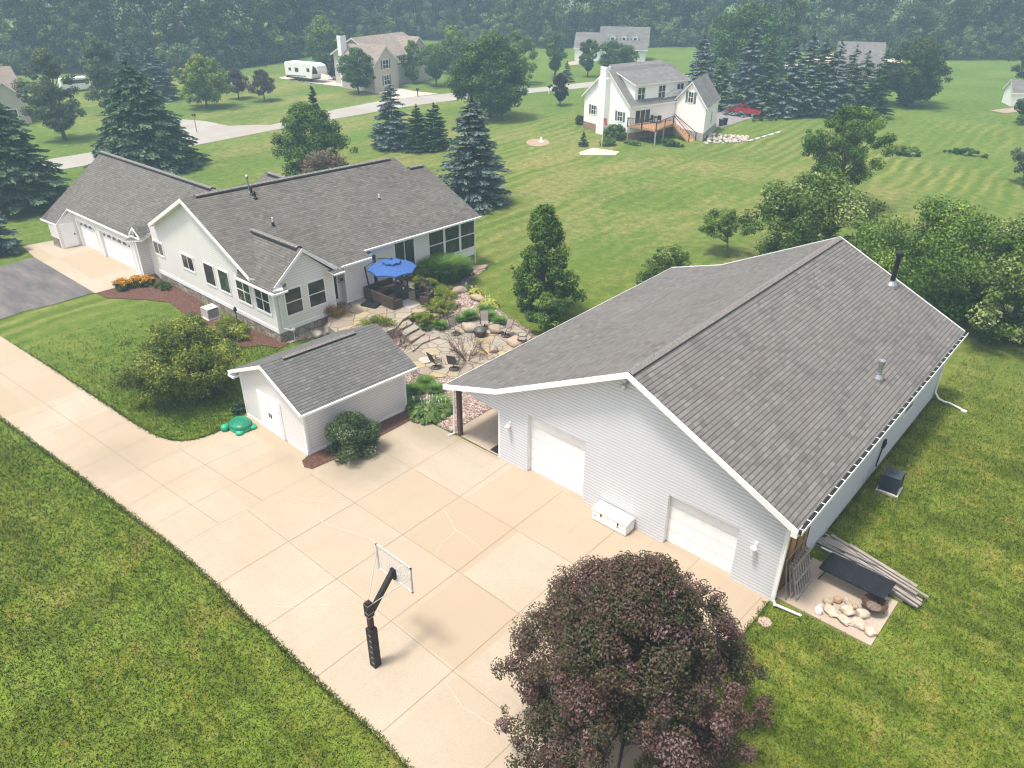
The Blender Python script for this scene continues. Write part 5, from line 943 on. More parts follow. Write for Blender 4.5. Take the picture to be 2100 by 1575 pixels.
# ---- far small things
def far_post(name, px, py, h, label, cat, m, r=.05, top=None):
    b = at(px, py); t = empty(name, b, label, cat); mb = MB(); mb.tube([b, b+Vector((0, 0, h))], r, 6); mb.build('post', m, t)
    if top: top(b+Vector((0, 0, h)), t)
    return t
def mbx(c, t): mb = MB(); mb.box(c, (.5, .25, .28)); mb.build('box', DARK, t)
far_post('mailbox', 857, 198, 1.1, 'dark mailbox on a post where the pale driveway meets the street', 'mailbox', DARK, .08, mbx)
far_post('mailbox', 1126, 192, 1.1, 'pale mailbox by the street beside the dark purple tree', 'mailbox', WHITE, .1, mbx)
def sgn(c, t): mb = MB(); mb.box(c-Vector((0, 0, .1)), (.5, .06, .25), .8); mb.build('sign_plate', DARK, t)
far_post('street_sign', 404, 272, 2.3, 'thin street sign post on the small rock island at the junction', 'street sign', OLDWOOD, .06, sgn)
def flg(c, t): mb = MB(); mb.poly([c, c+Vector((.15, .1, -.9)), c+Vector((.45, .3, -1.0)), c+Vector((.35, .25, -.1))]); mb.build('flag', plain("flag_stripes", (.4, .12, .12), .8), t)
far_post('flagpole', 1234, 300, 3.4, 'white flagpole with a drooping flag in front of the white house', 'flagpole', WHITE, .05, flg)
b = at(1110, 291); mb = MB(); mb.box(b+Vector((0, 0, .3)), (.2, .2, .6)); mb.lathe(b, [(.35, 0), (.3, .12), (0, .14)], 10); tag(mb.build('well_cap', WHITE), 'white well pipe in the round soil bed on the lawn', 'well pipe')
# pickup truck
RED = plain("red_paint", (.42, .012, .03), .25, .3, var=.06, coat=.5); TY = plain("tyre_rubber", (.02, .02, .02), .9)
tA = at(1492, 236); tB = at(1555, 243); td = (tB-tA); td.z = 0; L_ = td.length; td.normalize(); base = (tA+tB)/2+Vector((-.3, 1.0, 0)); base.z = 0
t = empty('pickup_truck', base, 'red crew cab pickup truck parked on the gravel beside the white garage', 'pickup truck', None, math.atan2(td.y, td.x)); hl = 2.45; hw = .88
def prof(mb, pts, w, m=0):
    n = len(pts); mb.poly([(x, -w, z) for x, z in pts], m); mb.poly([(x, w, z) for x, z in pts][::-1], m)
    for k in range(n): a, b = pts[k], pts[(k+1) % n]; mb.poly([(a[0], -w, a[1]), (a[0], w, a[1]), (b[0], w, b[1]), (b[0], -w, b[1])], m)
mb = MB(); prof(mb, [(-hl, .45), (-hl, 1.1), (-.75, 1.12), (-.6, 1.12), (1.1, 1.12), (hl-.1, 1.0), (hl, .85), (hl, .4)], hw); mb.build('body', RED, t, False, bevel=.05)
mb = MB(); prof(mb, [(-.95, 1.1), (-.8, 1.62), (.45, 1.64), (1.15, 1.1)], hw-.08); cb_ = mb.build('cab', RED, t, False, bevel=.05)
mb = MB(); prof(mb, [(-.78, 1.16), (-.68, 1.55), (.4, 1.57), (.93, 1.16)], hw-.07); mb.poly([(1.16, -hw+.16, 1.13), (1.16, hw-.16, 1.13), (.5, hw-.2, 1.62), (.5, -hw+.2, 1.62)]); mb.build('cab_window', GLASS, cb_, False)
mb = MB(); mb.par((-hl+.1, -hw+.1, 1.08), (1.4, 0, 0), (0, hw*2-.2, 0), (0, 0, .06)); mb.build('bed_cover', BLACK, t, False)
for x in (-1.5, 1.5):
    for s_ in (-1, 1): mb = MB(); mb.tube([(x, s_*(hw-.12), .36), (x, s_*(hw+.05), .36)], .36, 14); wl = mb.build('wheel', TY, t, False); mb = MB(); mb.tube([(x, s_*(hw+.05), .36), (x, s_*(hw+.06), .36)], .2, 10); mb.build('rim', GALV, wl, False)
for s_ in (-1, 1): mb = MB(); mb.box((hl-.02, s_*.65, .78), (.08, .35, .18)); mb.build('headlight', WHITE, t, False)
# travel trailer
rA = at(597, 162); rB = at(664, 170); rd = rB-rA; rd.z = 0; RL_ = rd.length; base = (rA+rB)/2; base.z = 0; t = empty('camper_trailer', base, 'long white camper trailer with dark swooshes parked at the edge of the woods', 'camper', None, math.atan2(rd.y, rd.x)); a = RL_/2
mb = MB(); prof(mb, [(-a, .7), (-a, 3.0), (-a+.3, 3.15), (a-1.2, 3.2), (a-.2, 2.9), (a, 2.0), (a-.2, 1.5), (a-1.6, 1.4), (a-1.8, .7)], 1.15); mb.build('body', WHITE, t, False, bevel=.08)
mb = MB()
for x, z_, wd, h in ((-a+1.0, 1.7, .6, .5), (-a+2.6, 1.6, .9, .7), (a-2.8, 1.8, .7, .6), (a-.9, 2.0, .5, .6)): mb.par((x, -1.17, z_), (wd, 0, 0), (0, .02, 0), (0, 0, h))
mb.build('window', GLASS, t, False); mb = MB(); mb.par((-.1, -1.175, .9), (.65, 0, 0), (0, .02, 0), (0, 0, 1.9)); mb.build('door', WHITE2, t, False)
mb = MB(); prof(mb, [(a-1.5, 1.5), (a-.2, 1.6), (a-.05, 1.9), (a-.4, 2.6), (a-1.1, 2.9)], 1.17); mb.par((-a+.2, -1.18, .75), (a*1.2, 0, .2), (0, .01, 0), (0, 0, .12)); mb.build('swoosh_decal', DARK, t, False)
mb = MB(); mb.par((-a, -1.1, .45), (2*a-1.8, 0, 0), (0, 2.2, 0), (0, 0, .26)); mb.build('chassis', DARK, t, False)
for x in (-.9, .1):
    for s_ in (-1, 1): mb = MB(); mb.tube([(x, s_*.95, .4), (x, s_*1.15, .4)], .4, 12); mb.build('wheel', TY, t, False)
# white trailer at far left
b = at(162, 186); t = empty('white_van', (b.x, b.y, 0), 'white van mostly hidden behind the oval trees on the left', 'van', None, 1.4); mb = MB(); prof(mb, [(-2.6, .4), (-2.6, 2.1), (1.4, 2.15), (2.0, 1.4), (2.7, 1.2), (2.7, .4)], 1.0); mb.build('body', WHITE, t, False, bevel=.06); mb = MB(); mb.par((-2.3, -1.01, 1.3), (4, 0, 0), (0, .01, 0), (0, 0, .55)); mb.build('window', GLASS, t, False)
for x in (-1.7, 1.7): mb = MB(); mb.tube([(x, -1.05, .35), (x, 1.05, .35)], .35, 10); mb.build('wheel', TY, t, False)
# bins and grill by the garage, deck furniture
for k, (px, py, m, lb) in enumerate(((1459, 266, BLACK, 'black covered grill against the white garage wall'), (1478, 259, plain("bin_green", (.03, .06, .04), .6), 'dark green wheeled bin against the white garage wall'), (1486, 257, BLACK, 'black wheeled bin at the back corner of the white garage'))):
    b = at(px, py); t = empty('covered_grill' if k == 0 else 'wheeled_bin', b, lb, 'grill' if k == 0 else 'bin'); mb = MB(); mb.lathe(b, [(.3, 0), (.38, .85), (.4, .87)], 4); mb.build('body', m, t); mb = MB(); mb.lathe(b+Vector((0, 0, .87)), [(.43, 0), (.4, .08), (0, .12)], 4); mb.build('lid', m, t)
b = at(1342, 252, zd); t = empty('deck_table', b, 'small dark round table with chairs on the raised wooden deck', 'table'); mb = MB(); mb.lathe(b, [(.03, 0), (.03, .68), (.55, .7), (.55, .73)], 14); mb.build('tabletop', DARK, t)
for k, (px, py, lb) in enumerate(((1333, 252, 'dark deck chair left of the round deck table'), (1341, 246, 'dark deck chair behind the round deck table'), (1351, 252, 'dark deck chair right of the round deck table'))):
    b = at(px, py, zd); t = empty('deck_chair', b, lb, 'chair', 'chairs on the wooden deck', k*1.9); mb = MB(); mb.par((-.25, -.25, .4), (.5, 0, 0), (0, .5, 0), (0, 0, .05)); mb.build('seat', DARK, t, False); mb = MB(); mb.par((-.25, .2, .45), (.5, 0, 0), (0, .05, 0), (0, 0, .5)); mb.build('backrest', DARK, t, False)
    for x in (-.22, .18):
        for y in (-.22, .18): mb = MB(); mb.par((x, y, 0), (.04, 0, 0), (0, .04, 0), (0, 0, .4)); mb.build('leg', DARK, t, False)
# rock bank by the garage
rr = random.Random(8); mb = MB()
for k in range(150):
    u = rr.random(); v = rr.random(); c = at(1442+u*92, 281+v*16*(1-u*.3)-u*1, 0); s_ = rr.uniform(.25, .55); c.z = (1-v)*.5*(1-u)
    mb.lathe(c, [(s_*.4, -.1), (s_*.5, s_*.2), (s_*.3, s_*.45), (0, s_*.5)], 6, rr.randrange(3), rr.uniform(.7, 1.2), rr.uniform(.7, 1.2))
tag(mb.build('rock_bank', [plain("rock_pale", (.5, .45, .4), .9), plain("rock_pink", (.42, .33, .29), .9), plain("rock_grey", (.33, .32, .31), .9)]), kind='stuff')['label'] = 'bank of pale rocks below the white garage'
for k in range(16): rock('edging_stone', at(1533+k*4.6, 291-k*1.35), (.4, .35, .22), 'small white stone in the curved edging line beyond the rock bank', 'stone', 'white edging stones on the lawn', WHITE if k % 3 else None, k, k, sub=1)
# pebbles
def pebbles(name, n, poly, seed, smin, smax, m, z=.05):
    rg_ = np.random.default_rng(seed); xs_ = [p[0] for p in poly]; ys_ = [p[1] for p in poly]; pts = []
    def inside(x, y):
        c = False; j = len(poly)-1
        for i in range(len(poly)):
            if (poly[i][1] > y) != (poly[j][1] > y) and x < (poly[j][0]-poly[i][0])*(y-poly[i][1])/(poly[j][1]-poly[i][1])+poly[i][0]: c = not c
            j = i
        return c
    while len(pts) < n:
        x, y = rg_.uniform(min(xs_), max(xs_)), rg_.uniform(min(ys_), max(ys_))
        if inside(x, y): pts.append((x, y))
    P = np.array(pts); s = rg_.uniform(smin, smax, n); base = np.array([(1, 0, 0), (0, 1, 0), (-1, 0, 0), (0, -1, 0), (.2, .1, .7), (0, 0, -.4)]); an = rg_.uniform(0, 6.3, n)
    V = base[None]*s[:, None, None]*rg_.uniform(.65, 1.1, (n, 6, 1)); X = V[..., 0]*np.cos(an)[:, None]-V[..., 1]*np.sin(an)[:, None]; Y = V[..., 0]*np.sin(an)[:, None]+V[..., 1]*np.cos(an)[:, None]
    V = np.stack([X+P[:, None, 0], Y+P[:, None, 1], V[..., 2]+z], -1); F = np.array([(0, 1, 4), (1, 2, 4), (2, 3, 4), (3, 0, 4)])
    F = (F[None]+np.arange(n)[:, None, None]*6).reshape(-1, 3); me = bpy.data.meshes.new(name); me.vertices.add(n*6); me.vertices.foreach_set('co', V.reshape(-1).astype(np.float32)); me.loops.add(len(F)*3); me.loops.foreach_set('vertex_index', F.reshape(-1).astype(np.int32)); me.polygons.add(len(F)); me.polygons.foreach_set('loop_start', np.arange(0, len(F)*3, 3, dtype=np.int32)); me.update(); me.validate()
    me.materials.append(m); o = bpy.data.objects.new(name, me); col.objects.link(o); return tag(o, kind='stuff')
k = NT("river_pebbles"); rd_ = k.n('ShaderNodeNewGeometry').outputs['Random Per Island']; PEBM = k.bsdf(k.ramp(rd_, [(0, (.17, .085, .07)), (.3, (.29, .18, .14)), (.5, (.35, .29, .24)), (.7, (.47, .42, .37)), (.85, (.22, .2, .2)), (1, (.36, .25, .18))]), .75)
gp_ = [xy(*p) for p in ((925, 885), (880, 862), (850, 857), (842, 835), (850, 775), (935, 778), (1020, 745))]+[(-23.3, 33), (-23.3, 21.8)]
o = pebbles('gravel', 9000, gp_, 2, .03, .085, PEBM); o['label'] = 'pink and grey river gravel beside the porch'
gp2 = [xy(*p) for p in ((590, 705), (640, 672), (690, 650), (760, 690), (800, 680), (835, 700), (828, 722), (850, 765), (838, 790), (768, 668), (700, 680))]
o = pebbles('garden_gravel', 5000, gp2, 3, .03, .08, PEBM); o['label'] = 'gravel strip between the shed and the sunroom'
gp3 = [xy(*p) for p in ((850, 690), (870, 660), (905, 620), (930, 590), (985, 545), (1000, 550), (960, 580), (1000, 625), (1060, 665), (985, 655), (900, 672))]
o = pebbles('slope_gravel', 5000, gp3, 4, .03, .09, PEBM); o['label'] = 'pale gravel between the boulders and the lawn'
# ================================================================ VEGETATION
def npmesh(name, V, tint, mats, parent=None, mi=None):
    n = len(V); me = bpy.data.meshes.new(name); me.vertices.add(n*4); me.vertices.foreach_set('co', np.ascontiguousarray(V, np.float32).reshape(-1))
    me.loops.add(n*4); me.loops.foreach_set('vertex_index', np.arange(n*4, dtype=np.int32)); me.polygons.add(n); me.polygons.foreach_set('loop_start', np.arange(0, n*4, 4, dtype=np.int32))
    me.update(); a = me.attributes.new('tint', 'FLOAT', 'FACE'); a.data.foreach_set('value', np.ascontiguousarray(tint, np.float32))
    for m in (mats if isinstance(mats, (list, tuple)) else [mats]): me.materials.append(m)
    if mi is not None: me.polygons.foreach_set('material_index', mi.astype(np.int32))
    o = bpy.data.objects.new(name, me); col.objects.link(o)
    if parent is not None: o.parent = parent
    return o
def unit(v): return v/np.maximum(1e-6, np.linalg.norm(v, axis=-1, keepdims=True))
def leaves(P, N, size, rg, asp=.55, fold=.12):
    n = len(P); r = unit(rg.normal(size=(n, 3))); a = unit(np.cross(N, r)); b = np.cross(N, a); s = size[:, None]
    return np.stack([P-a*s*.5, P-b*s*asp*.5+N*s*fold, P+a*s*.5, P+b*s*asp*.5+N*s*fold], 1)
def clumpy(rg, cen, rad, nl, size, up=.5, tintc=None, flat=.8, shell=.5):
    m = len(cen); idx = rg.choice(m, nl, p=(rad**2)/np.sum(rad**2)); d = unit(rg.normal(size=(nl, 3))); rr_ = rad[idx]*(rg.random(nl)**shell)
    off = d*rr_[:, None]; off[:, 2] *= flat; P = cen[idx]+off; N = unit(d*.9+np.array([0, 0, up])+rg.normal(size=(nl, 3))*.55)
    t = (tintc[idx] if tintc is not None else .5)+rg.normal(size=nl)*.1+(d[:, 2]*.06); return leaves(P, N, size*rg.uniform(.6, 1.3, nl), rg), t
def envelope(rg, n, H0, H, Rr, kind='round', inner=.35, rx=1, ry=1):
    C = []
    while len(C) < n:
        t = rg.random(); th = rg.uniform(0, 2*PI); u = rg.random()**.5*(1-inner)+inner*rg.random() if rg.random() < .75 else rg.random()**.5
        f = {'round': math.sin(PI*min(1, .08+t*.9))**.6, 'oval': math.sin(PI*(t**.8))**.75, 'cone': (1-t)**.75*(.35+.65*min(1, t*6)), 'vase': math.sin(PI*(t**1.25)*.96)**.7, 'plum': max(0, 1-t**1.5)**.62*(.72+.28*min(1, t*4)), 'dome': math.sqrt(max(0, 1-t*t))*(.8+.2*min(1, t*4)), 'flame': (math.sin(PI*min(1, t**.62))**.9 if t > 0 else 0)}[kind]
        if f < .05: continue
        C.append((Rr*f*u*math.cos(th)*rx, Rr*f*u*math.sin(th)*ry, H0+(H-H0)*t))
    return np.array(C)
def trunk_mesh(parent, rg, H, r, cen, m=BARK, nb=12, split=.25, world=False, lean=(0, 0)):
    mb = MB(); top = H*.72; pts = [Vector((lean[0]*z/H+rg.normal()*.02*z, lean[1]*z/H+rg.normal()*.02*z, z)) for z in (-.1, H*.08, H*.25, H*.5, top)]
    mb.tube(pts, [r*1.25, r, r*.85, r*.55, r*.2], 8)
    sel = cen[rg.permutation(len(cen))[:nb]]
    for c in sel:
        c = Vector(c); z = max(H*split*.6, min(top*.95, c.z*.6)); t = z/top; i = min(3, int(t*4)); s0_ = pts[0].lerp(pts[-1], t); s0_.z = z
        mid = s0_.lerp(c, .5)+Vector((rg.normal()*.05*H, rg.normal()*.05*H, .02*H)); rr_ = r*(.5-.3*t); mb.tube([s0_, mid, c], [rr_, rr_*.6, rr_*.2], 5)
    return mb.build('trunk', m, parent, False, smooth=True)
TREES = []
def decid(label, base, H, Rr, mat, seed=1, kind='round', h0=.18, ncl=46, nl=9000, leaf=.28, crad=.26, name='tree', cat='tree', group=None, rx=1, ry=1, r=None, up=.5, inner=.35, lean=(0, 0), nb=12, tv=.14, bark=None):
    base = Vector((base[0], base[1], 0)) if not hasattr(base, 'z') else Vector((base.x, base.y, 0)); rg = np.random.default_rng(seed)
    t = empty(name, base, label, cat, group); Rr *= 1.14; ncl = int(ncl*1.15); nl = int(nl*1.25); cen = envelope(rg, ncl, H*h0, H*.96, Rr*.9, kind, inner, rx, ry); cen[:, 0] += lean[0]; cen[:, 1] += lean[1]
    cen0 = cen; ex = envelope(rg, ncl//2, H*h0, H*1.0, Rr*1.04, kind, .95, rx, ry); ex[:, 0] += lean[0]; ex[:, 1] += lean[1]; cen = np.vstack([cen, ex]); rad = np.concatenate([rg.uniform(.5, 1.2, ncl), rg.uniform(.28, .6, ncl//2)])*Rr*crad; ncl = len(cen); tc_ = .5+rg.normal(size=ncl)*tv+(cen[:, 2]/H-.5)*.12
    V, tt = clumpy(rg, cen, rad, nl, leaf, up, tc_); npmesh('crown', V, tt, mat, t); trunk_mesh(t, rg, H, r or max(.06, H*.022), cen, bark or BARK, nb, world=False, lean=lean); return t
def conifer(label, base, H, Rr, mat, seed=1, name='spruce_tree', cat='tree', group=None, dens=1.0, droop=.18, h0=.04, lev=None, spray=.36, power=.85, bare=0, rag=.15):
    base = Vector((base[0], base[1], 0)) if not hasattr(base, 'z') else Vector((base.x, base.y, 0)); rg = np.random.default_rng(seed); t = empty(name, base, label, cat, group); Rr *= 1.22
    lev = lev or int(H*2.4); P = []; N = []; S = []; T = []; A = []
    for k in range(lev):
        u = k/(lev-1); z = H*(h0+(1-h0)*u*.985); rad = Rr*(1-u)**power*(1+rg.normal()*.05)+.06; nb = max(5, int((9+rad*3.2)*dens))
        for j in range(nb):
            th = rg.uniform(0, 2*PI); L_ = rad*rg.uniform(1-rag*2.2, 1+rag*.6); zz = z+rg.normal()*H/lev*.4; ns = max(2, int(L_*5.5)); tb_ = rg.normal()*.08
            for i in range(ns):
                s = (i+.6)/ns
                if s < .2 and L_ > 1: continue
                wv = (1-abs(s-.55))*.32*L_**.6
                for q in range(4):
                    la = rg.uniform(-1, 1)*wv; r_ = L_*s; x = math.cos(th)*r_-math.sin(th)*la; y = math.sin(th)*r_+math.cos(th)*la; zc = zz-droop*r_*s+.1*L_*s*s-abs(la)*.15
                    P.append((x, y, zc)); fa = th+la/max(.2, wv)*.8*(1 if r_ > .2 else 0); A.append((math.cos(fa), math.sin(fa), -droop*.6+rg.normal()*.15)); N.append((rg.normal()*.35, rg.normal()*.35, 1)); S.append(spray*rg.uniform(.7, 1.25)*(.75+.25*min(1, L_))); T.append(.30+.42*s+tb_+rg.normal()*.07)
    P = np.array(P); A = unit(np.array(A)); N = unit(np.array(N)); b = unit(np.cross(N, A)); S = np.array(S)[:, None]
    V = np.stack([P-A*S*.5, P-b*S*.30+N*.0, P+A*S*.6-np.array([0, 0, .03]), P+b*S*.30], 1)
    V2_ = np.stack([P-A*S*.5, P-N*S*.24-b*S*.05, P+A*S*.55, P+N*S*.14+b*S*.05], 1)
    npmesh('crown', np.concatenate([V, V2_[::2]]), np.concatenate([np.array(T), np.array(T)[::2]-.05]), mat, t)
    mb = MB(); mb.tube([(0, 0, -.1), (0, 0, H*.4), (0, 0, H*.97)], [max(.08, H*.022), H*.013, .02], 7)
    for k in range(int(lev*.6)):
        a = rg.uniform(0, 6.28); u = k/(lev*.6)*.7; z = H*(h0+u*.9); l_ = Rr*(1-u)**power*.6; mb.tube([(0, 0, z), (math.cos(a)*l_, math.sin(a)*l_, z-droop*l_*.5)], [.03, .012], 4)
    mb.build('trunk', BARK, t, False, smooth=True); return t
def bush(label, base, sx, sy, h, mat, seed=1, nl=3500, leaf=.09, name='shrub', cat='shrub', group=None, z0=0.0, ncl=30, crad=.3, rz=0, up=.5, kind='dome', stems=True, tv=.12):
    base = Vector((base[0], base[1], z0)) if not hasattr(base, 'z') else Vector((base.x, base.y, z0)); sx *= 1.35; sy *= 1.35; h *= 1.08; rg = np.random.default_rng(seed); t = empty(name, base, label, cat, group, rz)
    cen = envelope(rg, ncl, h*.12, h*.86, 1.0, kind, .3); cen[:, 0] *= sx*.8; cen[:, 1] *= sy*.8; rad = rg.uniform(.7, 1.2, ncl)*min(sx, sy, h)*crad; V, tt = clumpy(rg, cen, rad, nl, leaf, up, .5+rg.normal(size=ncl)*tv); npmesh('foliage', V, tt, mat, t)
    if stems:
        mb = MB()
        for k in range(8): c = cen[k]*np.array([.8, .8, .8]); mb.tube([(c[0]*.15, c[1]*.15, -.02), tuple(c)], [.025, .01], 4)
        mb.build('stem', BARK, t, False)
    return t
def grasstuft(label, base, r, h, mat, seed=1, n=900, name='ornamental_grass', z0=0.0, group=None, wd=.03, spread=.7, flop=.35):
    base = Vector((base[0], base[1], z0)) if not hasattr(base, 'z') else Vector((base.x, base.y, z0)); rg = np.random.default_rng(seed); t = empty(name, base, label, 'grass clump' if 'grass' in name else 'plant', group)
    a = rg.uniform(0, 2*PI, n); rr_ = np.sqrt(rg.random(n))*r*.6; B = np.stack([np.cos(a)*rr_, np.sin(a)*rr_, np.zeros(n)], 1); d = np.stack([np.cos(a), np.sin(a), np.zeros(n)], 1); L_ = h*rg.uniform(.6, 1.1, n)[:, None]; o = (rr_/r/.6)[:, None]*spread*rg.uniform(.5, 1.3, n)[:, None]
    up = np.array([0, 0, 1.]); M_ = B+d*L_*o*.3+up*L_*.6; T_ = B+d*L_*(o*.5+flop)+up*L_*(.95-o*.25); s = np.stack([-np.sin(a), np.cos(a), np.zeros(n)], 1)*wd
    Vt = np.concatenate([np.stack([B-s, B+s, M_+s*.9, M_-s*.9], 1), np.stack([M_-s*.9, M_+s*.9, T_+s*.15, T_-s*.15], 1)]); tt = rg.normal(size=n)*.13+.5; npmesh('foliage', Vt, np.concatenate([tt-.05, tt+.12]), mat, t); return t
def hosta(label, base, r, h, mat, seed=1, n=120, group='hosta plants', leaf=.24, z0=0.0):
    base = Vector((base.x, base.y, z0)); rg = np.random.default_rng(seed); t = empty('hosta_plant', base, label, 'hosta', group); V = []; T = []
    for k in range(n):
        u = math.sqrt((k+.5)/n); a = k*2.4+rg.normal()*.2; p = np.array([math.cos(a)*u*r, math.sin(a)*u*r, h*(1-u*u*.75)+rg.normal()*.03]); o = np.array([math.cos(a), math.sin(a), .15-u*.75]); o /= np.linalg.norm(o); s = np.array([-math.sin(a), math.cos(a), rg.normal()*.15]); L_ = leaf*rg.uniform(.8, 1.25); tv = .5+rg.normal()*.16
        p0 = p-o*L_*.5; pm = p+np.array([0, 0, .03]); p1 = p+o*L_*.55-np.array([0, 0, .05])
        for s_ in (-1, 1):
            V += [[p0, p-o*L_*.22+s*s_*L_*.36-np.array([0, 0, .012]), pm+s*s_*L_*.4, pm], [pm, pm+s*s_*L_*.4, p+o*L_*.38+s*s_*L_*.2-np.array([0, 0, .03]), p1]]; T += [tv, tv+.04]
    npmesh('foliage', np.array(V), np.array(T), mat, t)
    mb = MB()
    for k in range(max(2, n//16)): a = rg.uniform(0, 6.3); q = rg.random()*r*.7; x, y = q*math.cos(a), q*math.sin(a); mb.tube([(x*.6, y*.6, h*.4), (x, y, h*1.5)], .008, 4); mb.lathe((x, y, h*1.38), [(.01, 0), (.028, .05), (.01, .12)], 6)
    mb.build('flower', plain("hosta_bloom", (.72, .70, .66), .7), t, False); return t
def twigs(label, base, n, h, spread, seed, name='bare_shrub', m=None, z0=0.0, dir_=None):
    rg = np.random.default_rng(seed); t = empty(name, Vector((base.x, base.y, z0)), label, 'shrub'); mb = MB()
    def br(p, d, L_, r, dep):
        q = p+d*L_*.5+Vector(rg.normal(size=3)*L_*.06); e_ = p+d*L_; mb.tube([p, q, e_], [r, r*.8, r*.6], 4, cap=False)
        if dep:
            for _ in range(3 if dep > 1 else 2): nd = (d+Vector(rg.normal(size=3)*.42)+Vector((0, 0, .08))).normalized(); br(p.lerp(e_, rg.uniform(.45, 1)), nd, L_*rg.uniform(.5, .75), r*.6, dep-1)
    for k in range(n):
        a = rg.uniform(0, 6.28); d = Vector((math.cos(a)*spread, math.sin(a)*spread, 1)).normalized(); br(Vector((math.cos(a)*.1, math.sin(a)*.1, 0)), d, h*rg.uniform(.35, .55), .022, 3)
    mb.build('branches', m or plain("twig_brown", (.17, .12, .09), .9), t, False); return t
G1_ = m_leaf("maple_leaf", [(.15, (0.017, 0.043, 0.009)), (.45, (0.046, 0.102, 0.020)), (.7, (0.087, 0.162, 0.032)), (.95, (0.160, 0.232, 0.051))])
G2_ = m_leaf("bright_leaf", [(.1, (0.032, 0.072, 0.012)), (.45, (0.080, 0.152, 0.023)), (.7, (0.152, 0.239, 0.041)), (.95, (0.261, 0.334, 0.080))])
G3_ = m_leaf("olive_leaf", [(.1, (.022, .055, .010)), (.45, (.055, .115, .018)), (.7, (.115, .19, .030)), (.95, (.22, .29, .06))])
G4_ = m_leaf("silver_leaf", [(.1, (.030, .060, .010)), (.45, (.075, .135, .022)), (.7, (.155, .22, .045)), (.93, (.36, .42, .17))], rough=.4)
G5_ = m_leaf("grey_green_leaf", [(.1, (0.043, 0.067, 0.032)), (.5, (0.087, 0.123, 0.058)), (.9, (0.160, 0.203, 0.102))])
DK_ = m_leaf("dark_maple_leaf", [(.1, (0.014, 0.029, 0.012)), (.5, (0.038, 0.067, 0.023)), (.9, (0.102, 0.131, 0.051))])
PU_ = m_leaf("dark_purple_leaf", [(.1, (.012, .008, .014)), (.5, (.025, .016, .026)), (.9, (.05, .04, .05))])
PB_ = m_leaf("purple_brown_leaf", [(.1, (.05, .03, .03)), (.5, (.085, .055, .05)), (.9, (.12, .09, .075))])
YG_ = m_leaf("yellow_green_leaf", [(.1, (.055, .10, .015)), (.4, (.10, .18, .025)), (.7, (.22, .27, .035)), (.95, (.38, .33, .05))])
BS_ = m_leaf("blue_needles", [(.1, (.014, .028, .024)), (.4, (.050, .084, .074)), (.65, (.105, .155, .142)), (.9, (.19, .25, .235))], .1, .6)
GS_ = m_leaf("green_needles", [(.1, (0.012, 0.029, 0.014)), (.4, (0.032, 0.067, 0.032)), (.65, (0.065, 0.119, 0.061)), (.9, (0.145, 0.203, 0.123))], .1, .6)
EV_ = m_leaf("evergreen_needles", [(.1, (0.012, 0.035, 0.014)), (.5, (0.032, 0.075, 0.029)), (.9, (0.080, 0.138, 0.051))], .1, .6)
PL_ = m_leaf("plum_leaf", [(.0, (.020, .030, .010)), (.22, (.056, .058, .022)), (.4, (.088, .062, .040)), (.58, (.072, .034, .030)), (.78, (.115, .055, .052)), (.95, (.17, .115, .108))], .12, .5, .22, .5)
CR_ = m_leaf("crabapple_leaf", [(.1, (0.029, 0.055, 0.012)), (.4, (0.080, 0.123, 0.020)), (.65, (0.174, 0.217, 0.038)), (.92, (0.377, 0.392, 0.072))], .25, .45)
WL_ = m_leaf("willow_shrub_leaf", [(.1, (0.017, 0.035, 0.012)), (.5, (0.046, 0.081, 0.026)), (.75, (0.116, 0.160, 0.072)), (.95, (0.319, 0.362, 0.246))], .2, .4)
RU_ = m_leaf("rust_leaf", [(.1, (.06, .12, .015)), (.35, (.20, .15, .04)), (.6, (.42, .18, .08)), (.9, (.60, .34, .17))])
LI_ = m_leaf("lime_leaf", [(.1, (.05, .09, .01)), (.5, (.16, .22, .025)), (.9, (.34, .35, .045))])
HO_ = m_leaf("hosta_leaf", [(.1, (.025, .06, .02)), (.5, (.07, .13, .035)), (.9, (.2, .26, .06))], .15, .4)
YH_ = m_leaf("yellow_hosta_leaf", [(.1, (.12, .18, .02)), (.5, (.32, .34, .06)), (.9, (.55, .50, .16))], .15, .4)
GRS = m_leaf("grass_blade", [(.1, (.03, .085, .014)), (.5, (.085, .19, .032)), (.9, (.20, .32, .07))])
BRN = m_leaf("dry_twigs_leaf", [(.1, (.10, .07, .045)), (.5, (.17, .13, .085)), (.9, (.26, .21, .14))])
ORA = m_leaf("orange_flowers", [(.0, (.03, .05, .01)), (.4, (.06, .09, .012)), (.55, (.62, .24, .01)), (.9, (.80, .38, .02))])
FO_ = m_leaf("forest_leaf", [(.1, (0.017, 0.038, 0.017)), (.4, (0.043, 0.081, 0.032)), (.65, (0.094, 0.145, 0.049)), (.9, (0.203, 0.246, 0.087))], .1)
BF_ = m_leaf("pale_blue_needles", [(.1, (.02, .04, .035)), (.4, (.07, .11, .105)), (.65, (.14, .19, .19)), (.9, (.25, .31, .31))], .1, .6)
GF_ = m_leaf("mid_green_needles", [(.1, (.015, .035, .02)), (.4, (.045, .085, .05)), (.65, (.10, .15, .09)), (.9, (.22, .28, .19))], .1, .6)
